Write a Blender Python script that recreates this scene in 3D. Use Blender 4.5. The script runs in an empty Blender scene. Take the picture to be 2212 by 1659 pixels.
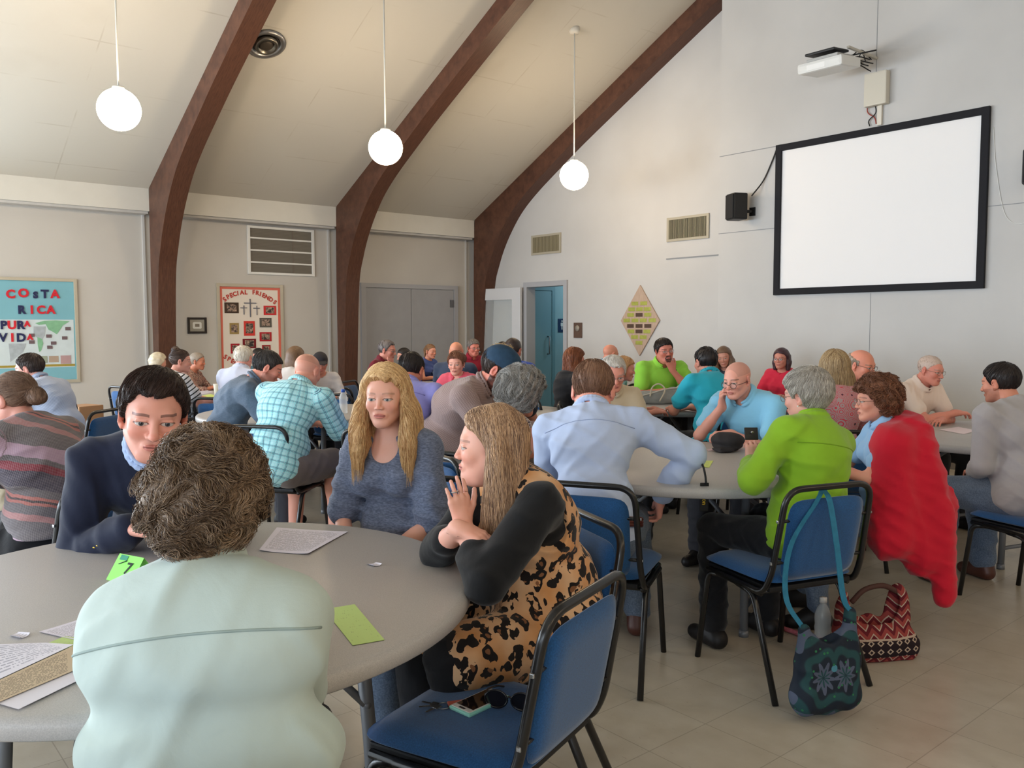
import bpy, bmesh, math, random, time
import numpy as np
from mathutils import Vector, Matrix
from mathutils.kdtree import KDTree
PI = math.pi
T0 = time.time()
scene = bpy.context.scene
COL = scene.collection

# ------------------------------------------------------------------ camera, light, exposure
ZC = 1.43
FPX = 1836.0
def _rot():
    d1 = np.array([3300-1106., -(700-829.5), -FPX]); d1 /= np.linalg.norm(d1)
    d2 = np.array([-437-1106., -(708-829.5), -FPX]); d2 /= np.linalg.norm(d2)
    Y = d1; X = -d2; X = X - Y*X.dot(Y); X /= np.linalg.norm(X); Z = np.cross(X, Y)
    return np.array([X, Y, Z])
CR = _rot()
cam_d = bpy.data.cameras.new('camera'); cam = bpy.data.objects.new('camera', cam_d); COL.objects.link(cam)
cam_d.sensor_fit = 'HORIZONTAL'; cam_d.sensor_width = 36.0; cam_d.lens = 36.0*FPX/2212.0
cam_d.clip_start = 0.05; cam_d.clip_end = 100
M4 = Matrix([list(CR[i])+[[0, 0, ZC][i]] for i in range(3)] + [[0, 0, 0, 1]])
cam.matrix_world = M4
scene.camera = cam
scene.view_settings.view_transform = 'Standard'
scene.view_settings.look = 'None'
scene.view_settings.gamma = 1.0
scene.view_settings.use_curve_mapping = False
scene.view_settings.exposure = 0.0
scene.cycles.max_bounces = 7
scene.cycles.diffuse_bounces = 4
scene.cycles.glossy_bounces = 3
scene.cycles.transmission_bounces = 5
scene.cycles.transparent_max_bounces = 8
scene.cycles.caustics_reflective = False
scene.cycles.caustics_refractive = False

world = bpy.data.worlds.new('world'); scene.world = world; world.use_nodes = True
bg = world.node_tree.nodes['Background']; bg.inputs[0].default_value = (0.62, 0.78, 1.0, 1); bg.inputs[1].default_value = 1.2

def area(name, loc, target, sx, sy, power, color, spread=PI):
    l = bpy.data.lights.new(name, 'AREA'); l.shape = 'RECTANGLE'; l.size = sx; l.size_y = sy
    l.energy = power; l.color = color; l.spread = spread
    o = bpy.data.objects.new(name, l); COL.objects.link(o); o.location = loc
    d = Vector(target) - Vector(loc)
    o.rotation_euler = d.to_track_quat('-Z', 'Y').to_euler()
    o['label'] = 'daylight falling in through a window'; o['category'] = 'light'
    return o
SKYC = (0.76, 0.88, 1.0)
# room limits
XL, XR, YB, YF, XRIDGE = -11.69, 6.7, 9.0, -6.0, -2.5
ZS = 3.2                                 # spring of the ceiling at X = -11.45
def zceil(x):
    if x > XRIDGE: x = 2*XRIDGE - x
    return ZS + 0.5*(x + 11.45)
# daylight: windows in the front wall behind the camera and in the left wall before the first bay
REARWIN = [(-10.0, 1.6), (-7.2, 1.6), (-4.4, 1.6), (-1.6, 1.6), (1.8, 1.6), (4.6, 1.6)]   # x centre, width
LEFTWIN = [(-4.6, 1.6), (-2.4, 1.6), (-0.2, 1.6)]
for x, w in REARWIN:
    area('daylight', (x, YF+0.12, 1.75), (x, YF+4, 1.45), w, 1.7, 205 if x < -3 else 115, SKYC)
for y, w in LEFTWIN:
    area('daylight', (XL+0.12, y, 1.75), (XL+4, y, 1.45), w, 1.7, 195, SKYC)

# ------------------------------------------------------------------ pixel helpers (placement)
def ray(px, py):
    return CR @ np.array([px-1106., -(py-829.5), -FPX])
FH = np.array([-CR[0][2], -CR[1][2], 0]); FH /= np.linalg.norm(FH)
RH = np.array([FH[1], -FH[0], 0])
def atd(px, py, d):
    r = ray(px, py); t = d/float(r[:2] @ FH[:2]); return np.array([r[0]*t, r[1]*t, ZC+r[2]*t])
def onZ(px, py, z):
    r = ray(px, py); t = (z-ZC)/r[2]; return np.array([r[0]*t, r[1]*t, z])
def onX(px, py, X):
    r = ray(px, py); t = X/r[0]; return np.array([X, r[1]*t, ZC+r[2]*t])
def onY(px, py, Y):
    r = ray(px, py); t = Y/r[1]; return np.array([r[0]*t, Y, ZC+r[2]*t])

# ------------------------------------------------------------------ object helpers
def tag(o, label=None, cat=None, group=None, kind=None):
    if label: o['label'] = label
    if cat: o['category'] = cat
    if group: o['group'] = group
    if kind: o['kind'] = kind
    return o
def thing(name, label, cat, loc=(0, 0, 0), rz=0, group=None):
    o = bpy.data.objects.new(name, None); COL.objects.link(o)
    o.location = loc; o.rotation_euler = (0, 0, rz); o.empty_display_size = 0.1
    return tag(o, label, cat, group)
def copy_tree(o, parent=None):
    c = o.copy(); COL.objects.link(c); c.parent = parent
    for ch in list(o.children): copy_tree(ch, c)
    return c
def link(name, me, mat=None, parent=None, smooth=None):
    o = bpy.data.objects.new(name, me); COL.objects.link(o)
    if mat is not None:
        me.materials.clear()
        for m in (mat if isinstance(mat, (list, tuple)) else [mat]): me.materials.append(m)
    if parent is not None: o.parent = parent
    if smooth is not None: me.polygons.foreach_set('use_smooth', [smooth]*len(me.polygons))
    return o
def fastmesh(name, V, quads=None, tris=None, smooth=True):
    me = bpy.data.meshes.new(name)
    V = np.asarray(V, dtype=np.float32)
    nq = 0 if quads is None else len(quads); nt = 0 if tris is None else len(tris)
    me.vertices.add(len(V)); me.vertices.foreach_set('co', V.ravel())
    li = []
    if nq: li.append(np.asarray(quads, dtype=np.int32).ravel())
    if nt: li.append(np.asarray(tris, dtype=np.int32).ravel())
    li = np.concatenate(li) if li else np.zeros(0, np.int32)
    me.loops.add(len(li)); me.loops.foreach_set('vertex_index', li)
    st = np.concatenate([np.arange(nq)*4, nq*4+np.arange(nt)*3]).astype(np.int32)
    me.polygons.add(nq+nt); me.polygons.foreach_set('loop_start', st)
    me.polygons.foreach_set('use_smooth', np.full(nq+nt, smooth))
    me.update(calc_edges=True); me.validate()
    return me

class MB:
    """collects simple shapes into one mesh"""
    def __init__(s): s.V = []; s.F = []; s.S = []; s.MI = []; s.mi = 0; s.n = 0
    def add(s, V, F, smooth=False):
        V = [tuple(v) for v in V]
        s.V += V; s.F += [tuple(i+s.n for i in f) for f in F]; s.S += [smooth]*len(F); s.MI += [s.mi]*len(F); s.n += len(V)
        return s
    def box(s, lo, hi, bev=0.0, rot=None, at=None):
        bm = bmesh.new(); bmesh.ops.create_cube(bm, size=1)
        s.nb = getattr(s, 'nb', -1)+1; e_ = .0004*(s.nb % 5); lo = Vector(lo)+Vector((e_, e_, e_)); hi = Vector(hi)-Vector((e_, e_, e_))
        for i_ in range(3):
            if hi[i_]-lo[i_] < .0004: lo[i_], hi[i_] = lo[i_]-e_, hi[i_]+e_
        for v in bm.verts: v.co = Vector((lo[i]+(v.co[i]+.5)*(hi[i]-lo[i]) for i in range(3)))
        if bev > 0: bmesh.ops.bevel(bm, geom=bm.edges[:], offset=bev, segments=2, affect='EDGES', profile=.6)
        bm.verts.index_update()
        V = [v.co.copy() for v in bm.verts]
        if rot is not None: V = [rot @ v for v in V]
        if at is not None: V = [v+Vector(at) for v in V]
        F = [[v.index for v in f.verts] for f in bm.faces]; bm.free()
        return s.add(V, F, False)
    def tube(s, pts, r, n=8, closed=False, smooth=True):
        V, F = tube_np(np.asarray(pts, float), r, n, closed)
        return s.add(V, F, smooth)
    def lathe(s, prof, n=32, c=(0, 0, 0), axis='z', smooth=True, rot=None):
        V = []; F = []; m = len(prof)
        for i in range(n):
            a = 2*PI*i/n
            for r, z in prof:
                v = Vector((r*math.cos(a), r*math.sin(a), z))
                if rot is not None: v = rot @ v
                V.append(v+Vector(c))
        for i in range(n):
            j = (i+1) % n
            for k in range(m-1): F.append((i*m+k, j*m+k, j*m+k+1, i*m+k+1))
        if prof[0][0] > 1e-6: F.append([i*m for i in range(n)][::-1])
        if prof[-1][0] > 1e-6: F.append([i*m+m-1 for i in range(n)])
        return s.add(V, F, smooth)
    def prism(s, poly, a, b, axis=2):
        """poly in the two other axes, extruded from a to b along axis"""
        n = len(poly); V = []
        for h in (a, b):
            for p in poly:
                q = list(p); q.insert(axis, h); V.append(q)
        F = [list(range(n))[::-1], [n+i for i in range(n)]]+[(i, (i+1) % n, n+(i+1) % n, n+i) for i in range(n)]
        return s.add(V, F, False)
    def build(s, name, mat, parent=None, label=None):
        me = bpy.data.meshes.new(name); me.from_pydata(s.V, [], s.F)
        me.polygons.foreach_set('use_smooth', s.S); me.polygons.foreach_set('material_index', s.MI)
        bm = bmesh.new(); bm.from_mesh(me); bmesh.ops.recalc_face_normals(bm, faces=bm.faces); bm.to_mesh(me); bm.free()
        me.update()
        o = link(name, me, mat, parent)
        if label: o['label'] = label
        return o

def tube_np(P, r, n=8, closed=False):
    m = len(P); r = np.broadcast_to(np.asarray(r, float), (m,))
    if closed: T = np.roll(P, -1, 0)-np.roll(P, 1, 0)
    else: T = np.gradient(P, axis=0)
    T /= (np.linalg.norm(T, axis=1, keepdims=True)+1e-12)
    up = np.array([0, 0, 1.]) if abs(T[0][2]) < .9 else np.array([1., 0, 0])
    N = np.cross(T[0], up); N /= np.linalg.norm(N); V = []
    for i in range(m):
        N = N-T[i]*N.dot(T[i]); N /= (np.linalg.norm(N)+1e-12); B = np.cross(T[i], N)
        a = np.arange(n)*2*PI/n
        V.append(P[i]+r[i]*(np.cos(a)[:, None]*N+np.sin(a)[:, None]*B))
    V = np.concatenate(V); F = []
    for i in range(m if closed else m-1):
        j = (i+1) % m
        for k in range(n):
            k2 = (k+1) % n; F.append((i*n+k, i*n+k2, j*n+k2, j*n+k))
    if not closed: F.append(list(range(n))[::-1]); F.append([(m-1)*n+k for k in range(n)])
    return V, F
def bez(pts, n=8, closed=False):
    """Catmull-Rom through points"""
    P = [np.asarray(p, float) for p in pts]; out = []; m = len(P)
    for i in range(m if closed else m-1):
        p1, p2 = P[i], P[(i+1) % m]
        p0 = P[i-1] if (i > 0 or closed) else p1*2-p2
        p3 = P[(i+2) % m] if (i+2 < m or closed) else p2*2-p1
        for k in range(n):
            t = k/n
            out.append(.5*((2*p1)+(-p0+p2)*t+(2*p0-5*p1+4*p2-p3)*t*t+(-p0+3*p1-3*p2+p3)*t**3))
    if not closed: out.append(P[-1])
    return np.array(out)
def corner_path(pts, rad, n=5):
    """polyline with rounded corners"""
    P = [np.asarray(p, float) for p in pts]; out = [P[0]]
    for i in range(1, len(P)-1):
        a = P[i-1]-P[i]; b = P[i+1]-P[i]; la, lb = np.linalg.norm(a), np.linalg.norm(b)
        r = min(rad, la*.45, lb*.45); A = P[i]+a/la*r; B = P[i]+b/lb*r
        for k in range(n+1):
            t = k/n; out.append((1-t)**2*A+2*t*(1-t)*P[i]+t*t*B)
    out.append(P[-1]); return np.array(out)

# ------------------------------------------------------------------ materials
def srgb(r, g, b):
    f = lambda c: (c/255/12.92) if c/255 <= .04045 else ((c/255+.055)/1.055)**2.4
    return (f(r), f(g), f(b), 1.0)
class X:
    """node expression"""
    def __init__(s, nt, sock): s.nt = nt; s.k = sock
    def _m(s, op, *a):
        n = s.nt.nodes.new('ShaderNodeMath'); n.operation = op
        for i, v in enumerate((s,)+a):
            if isinstance(v, X): s.nt.links.new(v.k, n.inputs[i])
            else: n.inputs[i].default_value = float(v)
        return X(s.nt, n.outputs[0])
    def __add__(s, o): return s._m('ADD', o)
    def __radd__(s, o): return s._m('ADD', o)
    def __sub__(s, o): return s._m('SUBTRACT', o)
    def __rsub__(s, o): return (s*-1)+o
    def __mul__(s, o): return s._m('MULTIPLY', o)
    def __rmul__(s, o): return s._m('MULTIPLY', o)
    def __truediv__(s, o): return s._m('DIVIDE', o)
    def lt(s, o): return s._m('LESS_THAN', o)
    def gt(s, o): return s._m('GREATER_THAN', o)
    def abs(s): return s._m('ABSOLUTE')
    def sin(s): return s._m('SINE')
    def frac(s): return s._m('FRACT')
    def floor(s): return s._m('FLOOR')
    def pw(s, p): return s._m('POWER', p)
    def mn(s, o): return s._m('MINIMUM', o)
    def mx(s, o): return s._m('MAXIMUM', o)
    def at2(s, o): return s._m('ARCTAN2', o)
    def clamp(s): return s._m('MINIMUM', 1)._m('MAXIMUM', 0)
class MatB:
    def __init__(s, name, rough=.6, spec=.3, metal=0):
        s.m = bpy.data.materials.new(name); s.m.use_nodes = True; s.nt = s.m.node_tree
        s.b = s.nt.nodes['Principled BSDF']
        s.b.inputs['Roughness'].default_value = rough; s.b.inputs['Metallic'].default_value = metal
        s.b.inputs['Specular IOR Level'].default_value = spec
    def node(s, t, **kw):
        n = s.nt.nodes.new(t)
        for k, v in kw.items(): setattr(n, k, v)
        return n
    def attr(s, name):
        n = s.node('ShaderNodeAttribute'); n.attribute_name = name
        return n.outputs['Vector']
    def obj(s): return s.node('ShaderNodeTexCoord').outputs['Object']
    def xyz(s, vec):
        n = s.node('ShaderNodeSeparateXYZ'); s.nt.links.new(vec, n.inputs[0]); return [X(s.nt, o) for o in n.outputs]
    def scale(s, vec, sc):
        n = s.node('ShaderNodeVectorMath', operation='MULTIPLY'); s.nt.links.new(vec, n.inputs[0]); n.inputs[1].default_value = sc
        return n.outputs[0]
    def noise(s, vec, scale=5, detail=3, rough=.5, dist=0):
        n = s.node('ShaderNodeTexNoise'); s.nt.links.new(vec, n.inputs['Vector'])
        n.inputs['Scale'].default_value = scale; n.inputs['Detail'].default_value = detail; n.inputs['Roughness'].default_value = rough
        n.inputs['Distortion'].default_value = dist
        return X(s.nt, n.outputs[0])
    def voro(s, vec, scale=5, feature='F1', rand=1.0, out='Distance'):
        n = s.node('ShaderNodeTexVoronoi', feature=feature); s.nt.links.new(vec, n.inputs['Vector'])
        n.inputs['Scale'].default_value = scale; n.inputs['Randomness'].default_value = rand
        return X(s.nt, n.outputs[out])
    def mix(s, fac, a, b):
        n = s.node('ShaderNodeMix', data_type='RGBA')
        for sock, v in ((n.inputs[0], fac), (n.inputs[6], a), (n.inputs[7], b)):
            if isinstance(v, X): s.nt.links.new(v.k, sock)
            elif hasattr(v, 'is_linked') or isinstance(v, bpy.types.NodeSocket): s.nt.links.new(v, sock)
            else: sock.default_value = v
        return n.outputs[2]
    def ramp(s, fac, lo, hi):
        n = s.node('ShaderNodeMapRange'); s.nt.links.new(fac.k, n.inputs[0]); n.inputs[1].default_value = lo; n.inputs[2].default_value = hi
        return X(s.nt, n.outputs[0])
    def col(s, c):
        if isinstance(c, tuple): s.b.inputs['Base Color'].default_value = c
        else: s.nt.links.new(c, s.b.inputs['Base Color'])
        return s
    def bump(s, h, strength=.3, dist=.002):
        n = s.node('ShaderNodeBump'); n.inputs['Strength'].default_value = strength; n.inputs['Distance'].default_value = dist
        s.nt.links.new(h.k, n.inputs['Height']); s.nt.links.new(n.outputs[0], s.b.inputs['Normal']); return s
_mc = {}
def mat(name, c, rough=.6, spec=.3, metal=0, var=0.0, vs=6, bump=0, bs=200, bd=.001):
    key = (name, c, rough, metal)
    if key in _mc: return _mc[key]
    b = MatB(name, rough, spec, metal)
    o = b.obj()
    if var > 0:
        f = b.ramp(b.noise(o, vs, 4), .3, .7)
        lo = tuple(max(0, x*(1-var)) for x in c[:3])+(1,); hi = tuple(min(1, x*(1+var)) for x in c[:3])+(1,)
        b.col(b.mix(f, lo, hi))
    else: b.col(c)
    if bump > 0: b.bump(b.noise(o, bs, 2), bump, bd)
    _mc[key] = b.m
    return b.m
def emit(name, c, strength):
    m = bpy.data.materials.new(name); m.use_nodes = True; nt = m.node_tree
    b = nt.nodes['Principled BSDF']; b.inputs['Base Color'].default_value = (.8, .8, .8, 1)
    b.inputs['Emission Color'].default_value = c; b.inputs['Emission Strength'].default_value = strength
    return m
def glass(name, c=(1, 1, 1, 1), rough=0.02, alpha=.15):
    m = bpy.data.materials.new(name); m.use_nodes = True; b = m.node_tree.nodes['Principled BSDF']
    b.inputs['Base Color'].default_value = c; b.inputs['Roughness'].default_value = rough; b.inputs['Alpha'].default_value = alpha
    b.inputs['Specular IOR Level'].default_value = .8
    return m

# ================================================================== ROOM
m_wall = MatB('wall_paint', .65, .25); o = m_wall.obj()
m_wall.col(m_wall.mix(m_wall.ramp(m_wall.noise(o, 1.3, 4), .3, .7), srgb(190, 188, 186), srgb(198, 196, 194))); m_wall.bump(m_wall.noise(o, 150, 2), .12, .001); m_wall = m_wall.m
m_wallL = mat('wall_paint_warm', srgb(196, 192, 186), .65, .25, var=.03, vs=1.5, bump=.12, bs=150)
m_band = mat('soffit_paint', srgb(214, 212, 205), .6, .25, var=.02)
b = MatB('ceiling_tile', .8, .15); o = b.obj(); x, y, z = b.xyz(o)
jx = ((x/.62).frac()-.5).abs().gt(.488); jy = ((y/1.22).frac()-.5).abs().gt(.494)
ln = jx.mx(jy)*b.ramp(b.noise(o, 2.3, 3), .45, .7)
st = b.ramp(b.noise(o, 1.1, 5), .62, .78)*.25
b.col(b.mix((ln*.35+st*.5).clamp(), srgb(196, 192, 183), srgb(150, 138, 120))); b.bump(b.noise(o, 260, 2), .15, .001); m_ceil = b.m
b = MatB('vinyl_tile', .32, .45); o = b.obj(); x, y, z = b.xyz(o)
TS = .305
jx = ((x/TS).frac()-.5).abs().gt(.494); jy = ((y/TS).frac()-.5).abs().gt(.494)
n1 = b.node('ShaderNodeTexWhiteNoise'); cmb = b.node('ShaderNodeCombineXYZ')
b.nt.links.new((x/TS).floor().k, cmb.inputs[0]); b.nt.links.new((y/TS).floor().k, cmb.inputs[1]); b.nt.links.new(cmb.outputs[0], n1.inputs['Vector'])
tv = X(b.nt, n1.outputs['Value'])
c = b.mix(b.ramp(b.noise(o, 9, 5), .3, .7), srgb(176, 166, 148), srgb(190, 181, 165))
c = b.mix(tv*.35, c, srgb(172, 160, 142))
c = b.mix(b.ramp(b.noise(b.scale(o, (1, 2.2, 1)), 38, 3), .68, .76)*.45, c, srgb(122, 104, 88))
c = b.mix(jx.mx(jy)*.5, c, srgb(118, 106, 90)); b.col(c)
b.b.inputs['Coat Weight'].default_value = .15; b.b.inputs['Coat Roughness'].default_value = .25; m_floor = b.m
b = MatB('stained_wood', .45, .35); o = b.obj()
g = b.noise(b.scale(o, (3, 40, 3)), 3, 4, .6, .4)
b.col(b.mix(b.ramp(g, .3, .75), srgb(68, 42, 32), srgb(98, 64, 48))); m_wood = b.m
m_frame = mat('door_frame_paint', srgb(168, 168, 172), .5, .3)
m_door = mat('door_paint', srgb(160, 160, 163), .5, .3, var=.03)
m_doorw = mat('door_paint_white', srgb(205, 205, 207), .45, .3)
m_black = mat('black_plastic', srgb(22, 22, 24), .45, .4)
m_white = mat('white_plastic', srgb(225, 225, 222), .4, .4)
m_steel = mat('brushed_steel', srgb(150, 150, 152), .35, .5, 1.0)
m_gap = mat('dark_gap', srgb(60, 60, 60), .9)

def struct(name, mb, mt):
    o = mb.build(name, mt) if isinstance(mb, MB) else mb
    o['kind'] = 'structure'; return o
f = MB(); f.box((XL, YF, -.1), (XR, YB+4.2, 0)); struct('floor', f, m_floor)
c = MB()
prof = [(XL-.1, zceil(XL-.1)), (XRIDGE, zceil(XRIDGE)), (XR+.1, zceil(XR+.1)), (XR+.1, zceil(XR+.1)+.15), (XRIDGE, zceil(XRIDGE)+.15), (XL-.1, zceil(XL-.1)+.15)]
c.prism(prof, YF, YB, axis=1); struct('ceiling', c, m_ceil)
# left wall, plain with the windows of its front part
def wall_with_holes(name, axis, at, th, lo, hi, top, holes, mt):
    """wall slab on plane axis=at; holes (c0,c1,z0,z1); top: function of coordinate"""
    mb = MB(); cuts = sorted(set([lo, hi]+[h[0] for h in holes]+[h[1] for h in holes]+([XRIDGE] if (axis == 1 and lo < XRIDGE < hi) else [])))
    a, bb = min(at, at+th), max(at, at+th)
    for c0, c1 in zip(cuts[:-1], cuts[1:]):
        hs = [h for h in holes if h[0] <= c0+1e-6 and h[1] >= c1-1e-6]
        zs = [0.0]
        segs = []
        for h in sorted(hs, key=lambda h: h[2]):
            if h[2] > zs[-1]+1e-6: segs.append((zs[-1], h[2], h[2]))
            zs.append(h[3])
        segs.append((zs[-1], top(c0), top(c1)))
        for z0, t0, t1 in segs:
            mb.prism([(c0, z0), (c1, z0), (c1, t1), (c0, t0)] if axis == 1 else [(c0, z0), (c1, z0), (c1, t1), (c0, t0)], a, bb, axis=axis)
    return struct(name, mb, mt)
wall_with_holes('wall_left', 0, XL, -.15, YF, YB, lambda y: zceil(XL)+.1, [(y-w/2, y+w/2, .9, 2.6) for y, w in LEFTWIN], m_wallL)
wall_with_holes('wall_right', 0, XR, .15, YF, YB, lambda y: zceil(XR)+.1, [], m_wallL)
DOOR = (-10.34, -9.47, 0, 2.06)
wall_with_holes('wall_back', 1, YB, .15, XL, XR, zceil, [DOOR], m_wall)
wall_with_holes('wall_front', 1, YF, -.15, XL, XR, zceil, [(x-w/2, x+w/2, .9, 2.6) for x, w in REARWIN], m_wall)
k = 0
m_pane = glass('window_glass', alpha=.08)
for x, w in REARWIN:
    k += 1; mb = MB()
    for a0, a1, z0, z1 in ((x-w/2, x+w/2, .9, .96), (x-w/2, x+w/2, 2.54, 2.6), (x-w/2, x-w/2+.05, .9, 2.6), (x+w/2-.05, x+w/2, .9, 2.6), (x-.02, x+.02, .9, 2.6)):
        mb.box((a0, YF-.12, z0), (a1, YF-.05, z1))
    o = struct('window_%d' % k, mb, m_white); g = MB(); g.box((x-w/2+.04, YF-.09, .95), (x+w/2-.04, YF-.085, 2.55)); g.build('pane', m_pane, o)
for y, w in LEFTWIN:
    k += 1; mb = MB()
    for a0, a1, z0, z1 in ((y-w/2, y+w/2, .9, .96), (y-w/2, y+w/2, 2.54, 2.6), (y-w/2, y-w/2+.05, .9, 2.6), (y+w/2-.05, y+w/2, .9, 2.6), (y-.02, y+.02, .9, 2.6)):
        mb.box((XL-.12, a0, z0), (XL-.05, a1, z1))
    o = struct('window_%d' % k, mb, m_white); g = MB(); g.box((XL-.09, y-w/2+.04, .95), (XL-.085, y+w/2-.04, 2.55)); g.build('pane', m_pane, o)
# projecting panel of the back wall that carries the screen, with its board seams
PX0, PX1, PY = -6.46, 1.5, 8.75
mb = MB()
mb.prism([(PX0, 0), (PX1, 0), (PX1, zceil(PX1)-.03), (XRIDGE, zceil(XRIDGE)-.03), (PX0, zceil(PX0)-.03)], PY, YB-.001, axis=1)
struct('wall_panel_back', mb, m_wall).name = 'wall_back_panel'
sm = MB()
for (x0, z0, x1, z1) in ((PX0, 3.495, -5.66, 3.495), (PX0, 2.56, -5.65, 2.56), (-3.36, 2.56, PX1, 2.56), (-4.505, 3.95, -4.505, 7.0), (-4.50, .0, -4.50, 1.77)):
    sm.box((min(x0, x1)-.004, PY-.004, min(z0, z1)-.004), (max(x0, x1)+.004, PY+.002, max(z0, z1)+.004))
sm.box((-7.49, YB-.012, 2.32), (PX0, YB+.002, 2.335))
struct('trim_1', sm, mat('seam_grey', srgb(140, 142, 145), .8))  # plain grey strips for the board seams
# soffit band along the left wall, in three bays between the arches
ARCHY = [(3.53, 3.75), (6.20, 6.42), (8.78, 9.0)]
bays = [(YF, 3.53), (3.75, 6.20), (6.42, 8.78)]
k = 1
for y0, y1 in bays:
    k += 1; mb = MB(); mb.box((XL, y0, 2.915), (-11.45, y1, 3.215)); struct('trim_%d' % k, mb, m_band)
    k += 1; mb = MB(); mb.box((XL, y0, 2.885), (-11.50, y1, 2.915)); mb.box((XL, y1-.03 if y1 < 8 else y1-.02, 0), (XL+.03, y1, 2.9)); struct('trim_%d' % k, mb, m_wall)
# laminated wood arches
outer = [(-11.45, 0), (-11.47, 2.1), (-11.46, 2.9), (-11.43, 3.21)]
inner = [(-11.30, 0), (-11.24, 1.2), (-11.17, 2.08), (-11.045, 2.45), (-10.88, 2.76), (-10.66, 3.05), (-10.42, 3.29), (-10.08, 3.53), (-9.6, 3.81), (-9.1, 4.09), (-8.27, 4.52), (-6.68, 5.33), (-4.6, 6.37), (XRIDGE, 7.36)]
def arch_poly():
    inn = [tuple(p) for p in bez(inner, 5)[:, :2]] if False else inner
    P = [np.array([p[0], p[1], 0]) for p in inner]
    inn = [(q[0], q[1]) for q in bez(P, 5)]
    left = inn[::-1]+outer+[(XRIDGE, zceil(XRIDGE)-.002)]
    return left
for y0, y1 in ARCHY:
    k += 1; mb = MB(); L = arch_poly()
    mb.prism(L, y0, y1, axis=1)
    mb.prism([(2*XRIDGE-p[0], p[1]) for p in L], y0, y1, axis=1)
    struct('trim_%d' % k, mb, m_wood)
# double door in the left wall
mb = MB(); X0 = XL+.05
mb.box((XL-.02, 6.72, 0), (X0, 6.80, 2.11)); mb.box((XL-.02, 8.50, 0), (X0, 8.58, 2.11)); mb.box((XL-.02, 6.72, 2.04), (X0, 8.58, 2.11))
d = struct('door_1', mb, m_frame)
for y0, y1 in ((6.805, 7.645), (7.653, 8.495)):
    l = MB(); l.box((XL+.004, y0, .01), (XL+.03, y1, 2.035), .003); l.build('door_leaf', m_door, d)
l = MB(); l.box((XL+.03, 8.42, 1.75), (XL+.045, 8.49, 1.87)); l.build('hinge', m_steel, d)
# doorway with the corridor behind it
mb = MB()
mb.box((-10.41, YB-.03, 0), (-10.33, YB+.158, 2.13)); mb.box((-9.48, YB-.03, 0), (-9.40, YB+.158, 2.13)); mb.box((-10.41, YB-.03, 2.05), (-9.40, YB+.158, 2.13))
d = struct('door_2', mb, m_frame)
m_teal = mat('corridor_paint', srgb(150, 185, 192), .6, .3, var=.03)
mb = MB(); mb.box((-11.0, YB+.16, 0), (-10.9, YB+4.2, 2.7)); mb.box((-11.0, YB+4.1, 0), (-8.2, YB+4.2, 2.7)); struct('wall_corridor', mb, m_teal)
mb = MB(); mb.box((-9.30, YB+.16, 0), (-9.2, YB+4.2, 2.7)); struct('wall_corridor_right', mb, m_teal)
mb = MB(); mb.box((-11.0, YB+.16, 2.6), (-9.2, YB+4.2, 2.7)); struct('ceiling_corridor', mb, m_wall)
# corridor inner door
mb = MB(); mb.box((-10.90, YB+.20, 0), (-10.86, YB+.27, 2.1)); mb.box((-10.90, YB+1.02, 0), (-10.86, YB+1.09, 2.1)); mb.box((-10.90, YB+.20, 2.04), (-10.86, YB+1.09, 2.11))
d3 = struct('door_3', mb, mat('teal_frame', srgb(120, 160, 170), .5)); l = MB(); l.box((-10.895, YB+.27, .01), (-10.87, YB+1.02, 2.03)); l.build('door_leaf', mat('teal_door', srgb(130, 168, 178), .5), d3)
l = MB(); l.tube([(-10.87, YB+.92, .95), (-10.82, YB+.92, .95), (-10.82, YB+.92, 1.25), (-10.87, YB+.92, 1.25)], .012); l.build('door_handle', m_steel, d3)
l = bpy.data.lights.new('corridor_lamp', 'POINT'); l.energy = 22; l.color = (.75, .9, 1.0); l.shadow_soft_size = .2
lo = bpy.data.objects.new('corridor_lamp', l); COL.objects.link(lo); lo.location = (-10.1, YB+2.0, 2.35)
tag(lo, 'light inside the corridor ceiling', 'light')
# glazed door leaf swung open against the back wall
d = thing('glass_door', 'white glazed door leaf standing open against the back wall beside the doorway', 'door', (-10.39, 8.93, 0), PI+.10)
Wd = 1.03
mb = MB(); T = .045
for x0, x1, z0, z1 in ((0, .19, 0, 2.05), (Wd-.12, Wd, 0, 2.05), (.19, Wd-.12, 0, .3), (.19, Wd-.12, 1.86, 2.05)):
    mb.box((x0, .0, z0), (x1, T, z1))
mb.build('leaf', m_doorw, d)
mb = MB(); mb.box((.19, .018, .3), (Wd-.12, .024, 1.86)); mb.build('pane', glass('door_glass', (.8, .85, .85, 1), .03, .25), d)
mb = MB(); mb.tube([(Wd-.06, T+.0, 1.0), (Wd-.06, T+.05, 1.0), (Wd-.16, T+.05, 1.0)], .01); mb.build('door_handle', m_steel, d)
# baseboards
for nm, lo_, hi_ in (('baseboard_left', (XL, YF, 0), (XL+.012, 6.72, .1)), ('baseboard_back', (-9.40, YB-.012, 0), (PX0, YB, .1)), ('baseboard_panel', (PX0, PY-.012, 0), (PX1, PY, .1))):
    mb = MB(); mb.box(lo_, hi_); struct(nm, mb, mat('base_vinyl', srgb(120, 112, 104), .6))

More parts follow.
